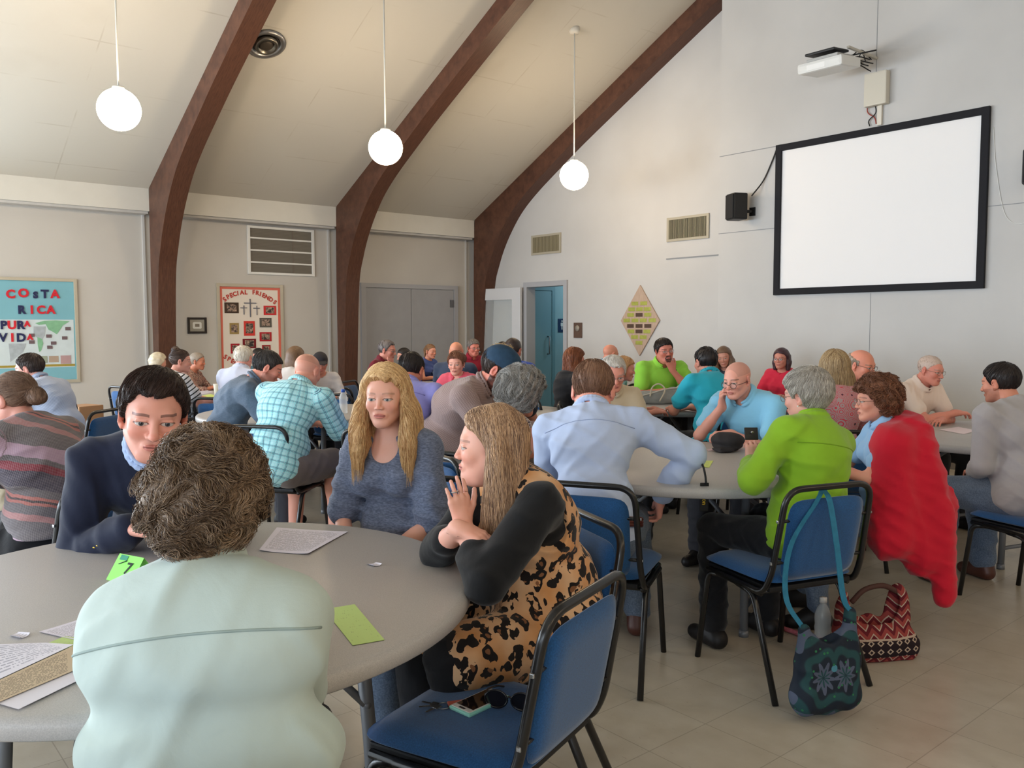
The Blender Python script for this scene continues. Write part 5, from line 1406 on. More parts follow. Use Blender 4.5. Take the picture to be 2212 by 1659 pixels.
# --- second table (B)
PP(id='ltblue', px=1285, py=783, d=3.9, yaw=168, lean=24, slump=12, hp=32, side=-5, hair='short', ht=.006, hair_c=(104, 70, 52), hair_c2=(164, 124, 98), hs=1.15, skin=(226, 160, 142), w=1.0, shw=1.12, strands=1800, srad=.0008, nape=.012,
   top=dict(m=C('pale_blue_shirt', (184, 198, 228), fold=.6, bump=.3), sleeve='long', collar='closed', g=.020, wr=.007), L='table', R=dict(wp=(1425, 1075, 3.75), ep=(1500, 1040, 3.7), fp=(1425, 1120, 3.8), n=(1, 0, .2), curl=.5), bottom=dict(m=DENIM), boots=True, shoe=BROWNB, chair=False, lvl=0,
   who='', label='person with short brown hair in a pale blue dress shirt and jeans, back to camera')
chair_at(.373, 3.51, 159, 'blue padded stacking chair under the person in the pale blue shirt')
PP(id='lime', px=1740, py=798, d=3.60, yaw=-152, fem=True, lean=4, slump=8, hp=8, hy=14, side=12, hair='short', ht=.024, httop=1.12, hair_c=(122, 112, 100), hair_c2=(214, 206, 194), skin=(222, 166, 150), w=1.12, glasses=dict(m=M_GLW), earring=True, strands=5200, nape=-.006, hs=1.08,
   top=dict(m=C('lime_denim_jacket', (136, 180, 40), fold=.6, bump=.35), sleeve='long', collar='closed', g=.022, wr=.009, name='jacket', long_hem=True), L=dict(wp=(1622, 1000, 3.62), ep=(1590, 1080, 3.4), fp=(1632, 945, 3.62), n=(-.3, -1, .2), curl=.8), R=dict(wp=(1650, 985, 3.85), ep=(1760, 1080, 3.8), fp=(1625, 955, 3.85), n=(.2, .2, 1), curl=.8), bottom=dict(m=BLACKT), chair=False, lvl=0,
   who='', label='person with a smooth grey bob in a lime green denim jacket and black trousers')
chair_at(1.097, 3.465, -157.7, 'blue padded stacking chair with a teal bag hanging from its back')
PP(id='redcard', cy=-.07, px=1893, py=812, d=4.05, yaw=-98, fem=True, lean=1, slump=8, hp=4, hy=2, hair='curly', ht=.026, hair_c=(82, 48, 34), hair_c2=(156, 104, 76), hairtop=.026, hs=1.08, skin=(222, 160, 138), glasses=dict(m=M_GLW), earring=True, strands=2600,
   top=dict(m=C('sky_blue_blouse', (150, 192, 232)), sleeve='short', collar='open', g=.012), L='table', R='table', bottom=dict(m=DENIM), chair=False,
   who='', label='person with short curly auburn hair and glasses, red cardigan over the shoulders')
PP(id='polo', px=1590, py=783, d=5.0, yaw=-50, lean=20, slump=14, hy=2, hp=14, hair='none', browcol=(120, 100, 90), skin=(226, 164, 146), glasses=dict(z=-.014, r=.0016), w=1.22, belly=.8, top=dict(m=C('pale_blue_polo', (140, 204, 236)), sleeve='short', collar='open', g=.016), lvl=0,
   R='cheek', L=dict(w=(-.02, .36, .80), f=(.7, .5, 0), curl=.5), eye=(80, 70, 60), hairtop=0, buzz=True, hair_c=(150, 130, 120), lip=(196, 116, 108),
   who='bald man in the pale blue polo', label='bald person in a pale blue polo and low glasses, cheek resting on a hand')
PP(id='whitehair', px=1327, py=770, d=5.35, yaw=8, lean=16, slump=10, hp=20, hair='short', hairline=.012, ht=.012, hair_c=(196, 186, 176), hair_c2=(240, 236, 228), skin=(226, 156, 138), glasses=dict(m=M_GLW), w=1.0, top=dict(m=C('beige_shirt', (206, 190, 162)), sleeve='long', collar='open', g=.016), L='table', R='table', strands=900,
   who='white haired man behind the pale blue shirt', label='person with white hair and glasses in a beige shirt, facing camera across the middle table')
PP(id='greycurl', hs=1.12, px=1132, py=798, d=4.25, yaw=122, fem=True, lean=10, slump=10, hp=12, hy=14, hair='curly', ht=.042, nape=-.03, hair_c=(84, 78, 72), hair_c2=(206, 202, 196), hairtop=.030, skin=(206, 140, 116), glasses=True, strands=4200, srad=.0008, lvl=0, w=.95,
   top=dict(m=C('print_sleeveless', (206, 196, 180), kind='floral', c2=(140, 120, 120), c3=(80, 70, 80)), sleeve='none', g=.014), L='table', R='table', bottom=dict(m=GREYT),
   who='woman with bushy grey curls', label='person with bushy grey curls and glasses, turned right, just behind the leopard print tunic')
# --- table C
PP(id='woman_blondbob', px=1803, py=755, d=5.3, yaw=170, fem=True, lean=6, slump=8, hp=6, hair='long', hlen=.20, ht=.014, hair_c=(122, 92, 62), hair_c2=(206, 178, 134), skin=(216, 160, 140), strands=1600, front_lock=False, hs=1.08,
   top=dict(m=C('coral_boho', (176, 150, 150), kind='boho', c2=(206, 70, 84), c3=(70, 60, 70)), sleeve='elbow', g=.014), L='table', R='table', who='woman with straight blond hair', label='person with straight shoulder length blond hair in a coral patterned top')
PP(id='greyshirt', px=1866, py=757, d=5.9, yaw=28, lean=14, slump=10, hp=14, hy=8, hair='fringe', hair_c=(150, 130, 112), hair_c2=(196, 180, 164), skin=(222, 148, 124), glasses=True, w=1.1, belly=.8, top=dict(m=C('charcoal_polo', (74, 72, 76)), sleeve='short', collar='open', g=.016), L='table', R='table', hairtop=0,
   who='balding man in the charcoal shirt', label='balding person with glasses in a charcoal shirt behind the person with auburn curls')
PP(id='oldcream', px=2015, py=770, d=6.0, yaw=26, lean=12, slump=12, hp=14, hy=6, hair='buzz', ht=.002, hair_c=(196, 170, 156), hair_c2=(214, 196, 184), skin=(224, 150, 132), glasses=dict(m=M_GLW), w=1.02, belly=.1, top=dict(m=C('cream_shirt', (240, 222, 210)), sleeve='short', collar='closed', g=.016, wr=.009), L='fold', R='fold', hairtop=0, lvl=1,
   who='old man in the cream shirt', label='old bald person with glasses in a cream shirt, forearms folded on the right table')
PP(id='greyblazer', px=2158, py=783, d=4.5, yaw=-158, lean=12, slump=10, hp=10, hy=12, hair='short', ht=.011, hair_c=(26, 20, 20), hair_c2=(56, 46, 42), skin=(206, 140, 116), beard='shadow', w=1.22, shw=1.08, top=dict(m=C('white_shirt', (220, 220, 225)), sleeve='long', g=.006),
   over=dict(m=C('light_grey_blazer', (168, 164, 166), fold=.6), sleeve='long', g=.020, openf=True, collar=True, drape=True, name='blazer'), L='lap', R='lap', bottom=dict(m=DENIM), boots=True, shoe=BROWNB, nape=.01, lvl=1,
   who='man in the light grey blazer', label='person with dark hair in a light grey blazer, jeans and brown boots')
# --- table D at the back
PP(id='limepolo', hs=1.08, px=1432, py=730, d=8.4, yaw=14, lean=8, slump=10, hp=4, hr=6, hair='short', ht=.010, hair_c=(34, 26, 24), hair_c2=(60, 50, 46), skin=(206, 130, 112), beard='goatee', glasses=True, w=1.25, belly=1.2, jowl=.8, armw=1.2, neckw=1.15, top=dict(m=C('neon_green_polo', (152, 220, 78)), sleeve='short', collar='open', g=.018), R=dict(w=(.06, .30, .80), f=(-1, .2, 0)), L='chin', lvl=1,
   who='heavy man in the neon green polo', label='heavy person with goatee and glasses in a neon green polo, hand on chin')
PP(id='turq', px=1523, py=749, d=6.55, yaw=-160, lean=20, slump=10, hp=10, side=6, hair='short', ht=.010, nape=.012, hair_c=(26, 20, 20), hair_c2=(50, 42, 40), skin=(216, 150, 130), w=1.08, top=dict(m=C('turquoise_polo', (44, 178, 204)), sleeve='short', collar='closed', g=.016), L='table', R='table', bottom=dict(m=BLACKT),
   who='man in the turquoise polo', label='person with dark hair in a bright turquoise polo shirt, back to camera')
PP(id='w_behindturq', px=1560, py=749, d=8.5, yaw=-24, fem=True, lean=8, slump=8, hp=16, hr=8, hair='long', hlen=.16, hair_c=(88, 66, 52), hair_c2=(140, 110, 88), skin=(206, 148, 128), top=dict(m=C('dark_top', (70, 74, 88)), sleeve='short'), who='brown haired woman behind the turquoise polo', label='person with straight brown hair looking down, half hidden behind the turquoise polo')
PP(id='redtop', px=1688, py=752, d=8.1, yaw=-40, fem=True, lean=6, slump=6, hp=4, hair='bob', hlen=.12, hair_c=(46, 30, 34), hair_c2=(92, 62, 68), skin=(206, 140, 122), glasses=True, top=dict(m=C('cherry_top', (216, 46, 72)), sleeve='short', g=.014), part=.03, who='woman in the cherry red top', label='person with a dark bob and black glasses in a cherry red top')
PP(id='auburn', px=1244, py=752, d=7.3, yaw=112, fem=True, lean=4, slump=6, hp=10, hr=0, hair='long', hlen=.22, ht=.020, hair_c=(96, 50, 30), hair_c2=(160, 96, 62), skin=(216, 150, 130), glasses=True, top=dict(m=C('black_top', (22, 22, 26)), sleeve='long', g=.014), L='table', R='lap', bottom=dict(m=GREYT), strands=700,
   who='auburn haired woman in black', label='person with long auburn hair and glasses in a black top, turned right')
PP(id='baldback', px=1322, py=745, d=9.0, yaw=120, lean=6, slump=8, hp=16, hair='none', hairtop=0, skin=(222, 150, 126), top=dict(m=C('check_shirt', (150, 176, 190), kind='plaid', c2=(110, 150, 180), c3=(90, 110, 140)), sleeve='short', collar='closed'), who='bald man behind the white haired man', label='bald person in a blue checked shirt near the back wall, right of the auburn hair')
PP(id='sandy', hs=0.95, px=1352, py=770, d=6.6, yaw=84, fem=True, lean=14, slump=8, hp=10, hair='bob', hlen=.05, ht=.014, hair_c=(170, 120, 76), hair_c2=(222, 176, 124), skin=(216, 146, 126), top=dict(m=C('blue_floral', (120, 140, 170), kind='floral', c2=(176, 186, 198), c3=(70, 84, 120), fs=30), sleeve='34', g=.014), who='sandy haired woman in the blue floral blouse', label='person with short sandy hair in a blue floral blouse, profile right beside the canvas handbag')
# --- table F and G, E at the left
PP(id='plaid', px=670, py=767, d=5.55, yaw=158, lean=22, slump=14, hp=24, side=4, hair='none', hairtop=0, buzz=True, hair_c=(150, 120, 100), skin=(222, 160, 140), w=1.16, shw=1.1, belly=.6, top=dict(m=C('aqua_plaid', (150, 218, 226), kind='plaid', c2=(196, 234, 240), c3=(52, 72, 110)), sleeve='elbow', collar='closed', g=.020, flare=.01, wr=.005), R='table', L='table',
   bottom=dict(m=C('taupe_shorts', (118, 108, 106)), kind='shorts'), shoe=WHITES, lvl=1, chair=False, who='', label='bald person in an aqua plaid shirt and taupe shorts, back to camera')
chair_at(-1.50, 5.45, 166, 'blue padded stacking chair under the person in the aqua plaid shirt')
PP(id='slate', px=590, py=758, d=5.9, yaw=108, lean=22, slump=16, hp=24, hair='short', ht=.006, hair_c=(30, 26, 26), hair_c2=(84, 78, 76), skin=(222, 152, 132), beard='shadow', w=1.05, top=dict(m=C('slate_polo', (84, 98, 116), kind='heather', c2=(96, 110, 128)), sleeve='short', collar='open', g=.016), L='table', R='table', lvl=1,
   who='man in the slate blue polo', label='person with short dark hair in a slate blue polo, leaning forward in profile')
PP(id='stripeshirt', px=58, py=763, d=6.3, yaw=-100, hy=14, lean=24, slump=12, hp=12, hair='short', ht=.008, hair_c=(44, 34, 32), hair_c2=(76, 62, 56), skin=(222, 164, 150), w=1.05, top=dict(m=C('blue_white_stripe', (180, 192, 216), kind='vstripes', c2=(96, 112, 160)), sleeve='long', collar='closed', g=.018), L='table', R='table', bottom=dict(m=KHAKI), lvl=1,
   who='man in the fine striped shirt', label='person with short dark hair in a finely striped blue and white shirt')
PP(id='serape', px=22, py=803, d=3.5, yaw=-114, hy=10, fem=True, lean=12, slump=14, hp=10, w=1.1, hair='bun', bunpos=(0, -.126, -.012), hair_c=(96, 70, 56), hair_c2=(150, 120, 100), skin=(222, 162, 146), top=dict(m=C('patch_cardigan', (98, 92, 96), kind='serape'), sleeve='long', g=.030, wr=.008, name='cardigan', clip=.13), bottom=dict(m=BLACKT, kind='skirt'), L='table', R='table', hs=1.03, lvl=0, strands=1500,
   who='person in the striped knit cardigan', label='person with a low brown bun wearing a striped knit cardigan')
PP(id='striped', px=390, py=757, d=7.5, yaw=140, fem=True, lean=10, slump=10, hp=6, hair='bun', bunpos=(0, -.06, .105), hair_c=(46, 34, 32), hair_c2=(96, 74, 62), skin=(206, 148, 130), top=dict(m=C('black_white_stripe', (28, 28, 32), kind='stripes', c2=(200, 200, 206), period=.035, duty=.72), sleeve='short', g=.014), bottom=dict(m=BLACKT), L='table', R='table', armw=1.25, w=1.15, hy=-30, hairtop=.0,
   who='woman with a top bun', label='person with a dark top bun in a black and white striped top')
PP(id='greyprofile', px=427, py=765, d=9.4, yaw=88, fem=True, lean=12, slump=10, hp=6, hair='short', ht=.012, hair_c=(120, 106, 94), hair_c2=(176, 164, 150), skin=(196, 128, 100), top=dict(m=C('print_blouse', (150, 110, 100), kind='floral', c2=(90, 60, 60), c3=(200, 180, 160)), sleeve='34'), L='table', R='table', who='older woman in the print blouse', label='older person with short grey hair in a dark print blouse, in profile')
PP(id='fluffy', px=343, py=762, d=9.0, yaw=150, fem=True, lean=8, slump=8, hp=8, hair='curly', ht=.020, hair_c=(180, 166, 140), hair_c2=(222, 212, 190), hairtop=.02, skin=(216, 160, 140), top=dict(m=C('tan_top', (150, 130, 116)), sleeve='short'), who='person with pale fluffy hair', label='person with pale fluffy hair in front of the first wood arch')
PP(id='whiteback', px=527, py=747, d=7.7, yaw=168, lean=10, slump=8, hp=10, hair='short', ht=.012, hair_c=(190, 178, 160), hair_c2=(232, 226, 214), skin=(222, 160, 146), top=dict(m=C('pale_shirt', (200, 206, 228)), sleeve='long', collar='closed', g=.018), L='table', R='table', who='white haired person in the pale shirt', label='person with white hair in a pale blue shirt, back to camera before the photo board')
PP(id='darkbit', px=556, py=753, d=9.6, yaw=-20, fem=True, lean=6, slump=6, hp=10, hair='bob', hlen=.08, hair_c=(24, 20, 20), hair_c2=(44, 36, 34), skin=(196, 130, 106), top=dict(m=C('teal_top', (60, 90, 96)), sleeve='short'), who='dark haired person by the photo board', label='person with dark hair almost hidden behind the white haired person')
PP(id='brownlong', px=640, py=748, d=8.0, yaw=150, fem=True, lean=8, slump=8, hp=8, side=-2, hair='long', hlen=.16, ht=.012, hair_c=(84, 62, 46), hair_c2=(140, 108, 80), skin=(222, 164, 146), top=dict(m=C('white_top', (226, 220, 218)), sleeve='long'), L='table', R='table', who='brown haired woman in white', label='person with straight brown hair in a white top behind the plaid shirt')
PP(id='darkcap', px=692, py=762, d=8.1, yaw=20, lean=8, slump=8, hp=18, hair='short', ht=.012, hair_c=(28, 26, 28), hair_c2=(50, 46, 46), skin=(206, 140, 120), top=dict(m=C('white_shirt2', (214, 210, 212)), sleeve='long'), who='dark haired person behind the plaid shirt', label='person with dark hair just showing above the bald head in plaid')
# --- middle
PP(id='lavender', px=893, py=762, d=5.6, yaw=164, lean=20, slump=12, hp=24, side=-2, hair='short', ht=.009, nape=.01, hair_c=(28, 22, 22), hair_c2=(60, 50, 46), skin=(206, 134, 112), w=1.2, shw=1.08, top=dict(m=C('lavender_shirt', (150, 148, 216), fold=.7, bump=.4), sleeve='long', collar='closed', g=.022, wr=.009), L='table', R='table', bottom=dict(m=BLACKT), lvl=1,
   who='man in the lavender shirt', label='person with dark hair in a lavender dress shirt, back to camera')
PP(id='coral', px=985, py=759, d=7.85, yaw=-16, fem=True, lean=8, slump=8, hy=4, hp=8, hair='short', updo=True, ht=.014, hair_c=(92, 52, 38), hair_c2=(150, 100, 74), skin=(230, 168, 150), earring=True, w=1.1, top=dict(m=C('coral_top', (228, 96, 116)), sleeve='short', vneck=.10, g=.014), L='lap', R='table', lvl=1, hs=1.15,
   who='woman in the coral pink top', label='person with reddish pinned up hair and pearl earrings in a coral pink top')
PP(id='bluecap', px=1102, py=750, d=5.2, yaw=76, lean=26, slump=16, hp=30, hair='short', ht=.006, hair_c=(48, 38, 34), hair_c2=(84, 66, 58), skin=(222, 142, 124), beard='full', beard_c=(44, 34, 32), w=1.35, belly=.8, shw=1.1, top=dict(m=C('waffle_shirt', (168, 146, 142), kind='waffle', c2=(120, 98, 98)), sleeve='long', collar='open', g=.020), L='table', R='table', bottom=dict(m=GREYT), glasses=True, lvl=1, hs=1.12, hairtop=.02,
   who='bearded man in the blue cap', label='bearded person in a blue cap and taupe waffle shirt, looking down')
PP(id='sandycurl', px=1082, py=747, d=5.9, yaw=170, lean=8, slump=8, hp=8, hair='curly', ht=.016, hair_c=(168, 136, 96), hair_c2=(214, 190, 150), skin=(216, 156, 136), top=dict(m=C('dark_navy_top', (44, 48, 62)), sleeve='short'), who='sandy curled person behind the blue cap', label='person with sandy curls in a dark navy top, hidden behind the blue cap')
PP(id='maroonleft', px=838, py=734, d=9.3, yaw=74, lean=8, slump=8, hp=10, hair='short', hairline=.010, ht=.008, hair_c=(84, 76, 74), hair_c2=(140, 132, 130), skin=(206, 140, 122), glasses=True, top=dict(m=C('maroon_shirt', (110, 30, 44)), sleeve='long', collar='closed'), R='chin', L='table', lvl=2, who='man in maroon by the double door', label='person with receding grey hair in a maroon shirt, hand at chin')
PP(id='darkback', px=869, py=752, d=10.8, yaw=-60, lean=8, slump=8, hp=14, hair='short', ht=.012, hair_c=(26, 22, 22), hair_c2=(44, 38, 36), skin=(206, 150, 130), top=dict(m=C('mustard_top', (190, 130, 50)), sleeve='long'), who='dark haired person beside the maroon shirt', label='person with dark hair bowed beside the maroon shirted man with hand at chin')
PP(id='ponytail', px=930, py=743, d=11.2, yaw=50, fem=True, lean=6, slump=6, hp=6, hair='pony', hair_c=(110, 76, 52), hair_c2=(164, 124, 88), skin=(222, 156, 132), top=dict(m=C('royal_top', (72, 92, 156)), sleeve='none'), who='woman with the ponytail', label='person with tied back hair in a blue sleeveless top', lvl=2)
PP(id='baldmid', px=986, py=739, d=9.0, yaw=172, lean=6, slump=8, hp=10, hair='none', hairtop=0, skin=(216, 148, 120), w=1.1, top=dict(m=C('navy_shirt', (56, 66, 88)), sleeve='short', collar='closed'), who='bald man in navy before the doors', label='bald person in a dark navy shirt, back to camera')
PP(id='maroonright', px=1022, py=732, d=10.9, yaw=26, lean=8, slump=8, hp=8, hr=4, hair='short', ht=.011, hair_c=(92, 84, 80), hair_c2=(140, 132, 126), skin=(206, 126, 110), glasses=True, w=1.1, top=dict(m=C('crimson_polo', (140, 28, 48)), sleeve='short', collar='open'), lvl=2, who='grey haired man in the crimson polo', label='person with grey hair and glasses in a crimson polo shirt beside the glazed door')
PP(id='darkhead', px=1086, py=738, d=9.2, yaw=170, lean=8, slump=8, hp=8, hair='short', hair_c=(30, 24, 22), hair_c2=(56, 46, 40), skin=(206, 140, 120), top=dict(m=C('grey_shirt', (96, 100, 110)), sleeve='short'), who='dark haired person above the blue cap', label='person with dark brown hair just showing above the blue cap')
PP(id='royal', px=1110, py=730, d=8.3, yaw=160, lean=14, slump=8, hp=16, hair='short', hairline=.012, ht=.006, hair_c=(40, 30, 30), hair_c2=(70, 56, 52), skin=(190, 120, 100), w=1.2, top=dict(m=C('royal_blue_shirt', (42, 74, 168)), sleeve='short', collar='closed'), who='man in the royal blue shirt', label='person with close cropped hair in a royal blue shirt, hunched behind the blue cap')
print('people', time.time()-T0)

# ================================================================== EXTRAS WORN BY PEOPLE
def local_of(info, q): return info['Rz'].T @ (np.asarray(q)-info['org'])
# red cardigan draped over the shoulders and the chair back
I = PEOPLE['redcard']; F = Field((-.42, -.62, -.30+.55), (.42, .30, 1.22), .011)
N_, T2_ = I['N'], I['T2']; F = Field((-.40, -.62, .16), (.40, .26, N_[2]+.10), .011)
for sx in (-1, 1):
    F.op(*T2_.cone((sx*.03, -.03, -.02), (sx*.17, -.03, -.065), .070, .075), .04)
    F.op(*T2_.cone((sx*.165, .00, -.07), (sx*.20, -.02, -.36), .062, .058), .04)
F.op(*T2_.ell((0, -.075, -.18), (.21, .085, .20)), .05)
F.op(*T2_.cone((-.15, .03, -.06), (-.19, .055, -.40), .080, .085), .05)
F.op(*T2_.cone((-.06, .03, -.03), (-.12, .06, -.12), .045, .05), .04)
y0 = N_[1]-.15
F.op(*ell((0, y0+.02, .80), (.235, .10, .24)), .08)
F.op(*cone((-.20, N_[1]+.01, .90), (-.24, N_[1]+.02, .50), .085, .105), .06)
F.op(*cone((-.16, y0+.02, .75), (-.20, y0+.02, .42), .10, .10), .06)
F.op(*cone((-.08, y0-.06, .62), (-.10, y0-.06, .36), .095, .085), .05)
F.op(*cone((.10, y0-.06, .62), (.12, y0-.06, .42), .095, .070), .05)
F.op(*cone((-.22, y0-.03, .62), (-.24, y0-.06, .23), .060, .046), .02)
rs_ = np.random.RandomState(4)
def folds(P):
    a = np.arctan2(P[:, 0], -(P[:, 1]-y0-.1)); return -.012*(1-np.abs(np.sin(a*5.2+P[:, 2]*3+np.sin(P[:, 2]*9)*.5)))**2*np.clip((1.05-P[:, 2])*2, 0, 1)
F.displace(folds, .035); F.displace(wrinkle(8, .007), .035)
F.op(*cone(N_+I['M2'] @ np.array([0, .01, -.02]), N_+I['Mn'] @ np.array([0, .03, .12]), .062, .10), .01, 's')
V, Q = F.mesh(); me = fastmesh('cardigan', V, Q); set_attr(me, 'cp', V)
link('cardigan', me, cloth('red_knit', (196, 22, 46), fold=.4), I['root'], None)['label'] = 'red cardigan hung over shoulders and chair back'
# caps
def cap(info, mt, brim=True):
    H = info['H']; F = Field(H.o-.17, H.o+.19, .005)
    F.op(*H.ell((0, -.010, .040), (.084, .104, .086)), 0)
    if brim:
        F.op(*H.ell((0, .120, .046), (.068, .070, .009)), .008)
    F.op(np.array([-9.]*3), np.array([9.]*3), lambda x, y, z: (.026-((x-H.o[0])*H.M[0, 2]+(y-H.o[1])*H.M[1, 2]+(z-H.o[2])*H.M[2, 2])/H.s), .004, 'i')
    V, Q = F.mesh(); me = fastmesh('cap', V, Q); return link('cap', me, mt, info['root'])
cap(PEOPLE['bluecap'], mat('cap_navy', srgb(40, 66, 90), .8, var=.15, vs=30))
cap(PEOPLE['darkcap'], mat('cap_dark', srgb(44, 42, 48), .7))
# blazer cuff buttons, tie, belt, ring, polo logo
I = PEOPLE['blazer']; br_ = mat('gold_button', srgb(196, 160, 70), .3, .5, 1.0)
A = I['arms'][1]
for k_ in range(4):
    c = A['wr']+(A['el']-A['wr'])*(.30+.065*k_); 
    side_ = local_of(I, np.array([0, 0, ZC])); dirn = unit(side_-c); dirn = unit(dirn-unit(A['el']-A['wr'])*dirn.dot(unit(A['el']-A['wr'])))
    c = c+dirn*.052; mb = MB(); mb.lathe([(0, -.005), (.006, -.003), (.0075, .0), (.006, .003), (0, .005)], 14, c=tuple(c)); mb.build('button', br_, I['root'])
mb = MB(); T = I['T2']; mb.add([T.p(v) for v in [(-.018, .080, -.035), (.018, .080, -.035), (.014, .098, -.06), (.036, .118, -.26), (0, .122, -.31), (-.036, .118, -.26), (-.014, .098, -.06)]], [(0, 1, 2, 3, 4, 5, 6)]); mb.build('tie', mat('tie_blue', srgb(40, 70, 128), .5), I['root'])
I = PEOPLE['leopard']; A = I['arms'][0]; f_ = A['f']; n_ = unit(np.asarray(A['n'])-f_*np.dot(A['n'], f_)); t_ = np.cross(n_, f_)*-1
c = A['wr']+f_*.105*I['s']-t_*.011*I['s']; mb = MB(); mb.tube([c+(n_*math.cos(a)+t_*math.sin(a))*.0098 for a in np.linspace(0, 2*PI, 16, endpoint=False)], .0016, 6, True); mb.build('ring', m_screw, I['root'])
I = PEOPLE['ltblue']; mb = MB(); P0 = I['TP']
pts = [P0.p((.178*1.12*math.cos(a), -.014+.134*1.10*math.sin(a), .045)) for a in np.linspace(0, 2*PI, 30, endpoint=False)]
for dz_ in (-.012, 0, .012): mb.tube([p+np.array([0, 0, dz_]) for p in pts], .010, 6, True)
mb.build('belt', mat('belt_brown', srgb(84, 40, 34), .45), I['root'])

from mathutils.bvhtree import BVHTree
def seam(info, garment, fn, xs, mt, r=.0022, name='seam', back=True, off=.0):
    """stitched line laid on the garment: fn(x) -> height in the upper torso frame"""
    o = [c for c in info['root'].children if c.name.split('.')[0] == garment][0]; me = o.data
    n = len(me.vertices); V = np.zeros(n*3, np.float32); me.vertices.foreach_get('co', V); V = V.reshape(-1, 3)
    bv = BVHTree.FromPolygons([tuple(v) for v in V], [tuple(p.vertices) for p in me.polygons]); T = info['T2']; pts = []
    for x in xs:
        a = T.p((x, -.6 if back else .6, fn(x))); d = T.d((0, 1 if back else -1, 0)); h = bv.ray_cast(Vector(a), Vector(d))
        if h[0] is not None: pts.append(np.array(h[0])+np.array(h[1])*off)
    if len(pts) > 3:
        mb = MB(); mb.tube(np.array(pts), r, 6); mb.build(name, mt, o)
seam(PEOPLE['mint'], 'overshirt', lambda x: -.125-.30*x*x+.05*x, np.linspace(-.275, .275, 60), mat('mint_seam', srgb(150, 166, 162), .8), .0026, 'yoke_seam')
seam(PEOPLE['ltblue'], 'shirt', lambda x: -.10-.2*x*x, np.linspace(-.19, .19, 30), mat('blue_seam', srgb(150, 164, 196), .8), .0022, 'yoke_seam')
seam(PEOPLE['lime'], 'jacket', lambda x: -.11, np.linspace(-.18, .18, 30), mat('lime_seam', srgb(112, 150, 28), .8), .0024, 'yoke_seam')
seam(PEOPLE['lime'], 'jacket', lambda x: -.45, np.linspace(-.16, .16, 30), mat('lime_seam', srgb(112, 150, 28), .8), .0024, 'waist_seam')
seam(PEOPLE['lavender'], 'shirt', lambda x: -.10, np.linspace(-.18, .18, 26), mat('lav_seam', srgb(120, 118, 180), .8), .003, 'yoke_seam')

def patch(info, garment, x, z, w_, h_, mt, name, label=None):
    o = [c for c in info['root'].children if c.name.split('.')[0] == garment][0]; me = o.data; n = len(me.vertices); V = np.zeros(n*3, np.float32); me.vertices.foreach_get('co', V); V = V.reshape(-1, 3)
    bv = BVHTree.FromPolygons([tuple(v) for v in V], [tuple(p.vertices) for p in me.polygons]); T = info['TC']; G = []
    for j in (0, 1, 2):
        for i in (0, 1, 2, 3):
            h = bv.ray_cast(Vector(T.p((x+w_*(i/3-.5), .6, z+h_*(j/2-.5)))), Vector(T.d((0, -1, 0))))
            if h[0] is None: return
            G.append(np.array(h[0])+np.array(h[1])*.002)
    mb = MB(); mb.add(G, [(j*4+i, j*4+i+1, j*4+i+5, j*4+i+4) for j in (0, 1) for i in (0, 1, 2)]); q_ = mb.build(name, mt, o)
    if label: q_['label'] = label
patch(PEOPLE['limepolo'], 'shirt', -.075, .14, .022, .022, mat('logo_orange', srgb(230, 150, 60), .6), 'logo')
patch(PEOPLE['limepolo'], 'shirt', -.110, .142, .040, .010, mat('logo_ink', srgb(60, 80, 60), .6), 'logo')
def band(info, ai, t_, r, mt, name):
    A = info['arms'][ai]; c = A['wr']+(A['el']-A['wr'])*t_; u = unit(A['el']-A['wr']); e1 = unit(np.cross(u, [0.3, .2, 1])); e2 = np.cross(u, e1)
    mb = MB(); mb.tube([c+(e1*math.cos(a)+e2*math.sin(a))*r for a in np.linspace(0, 2*PI, 20, endpoint=False)], .0055, 6, True); mb.build(name, mt, info['root'])
band(PEOPLE['lime'], 0, .06, .031, mat('watch_strap', srgb(60, 40, 36), .5), 'bracelet')
band(PEOPLE['greycurl'], 1, .5, .034, mat('bracelet_dark', srgb(40, 30, 30), .5), 'bracelet')

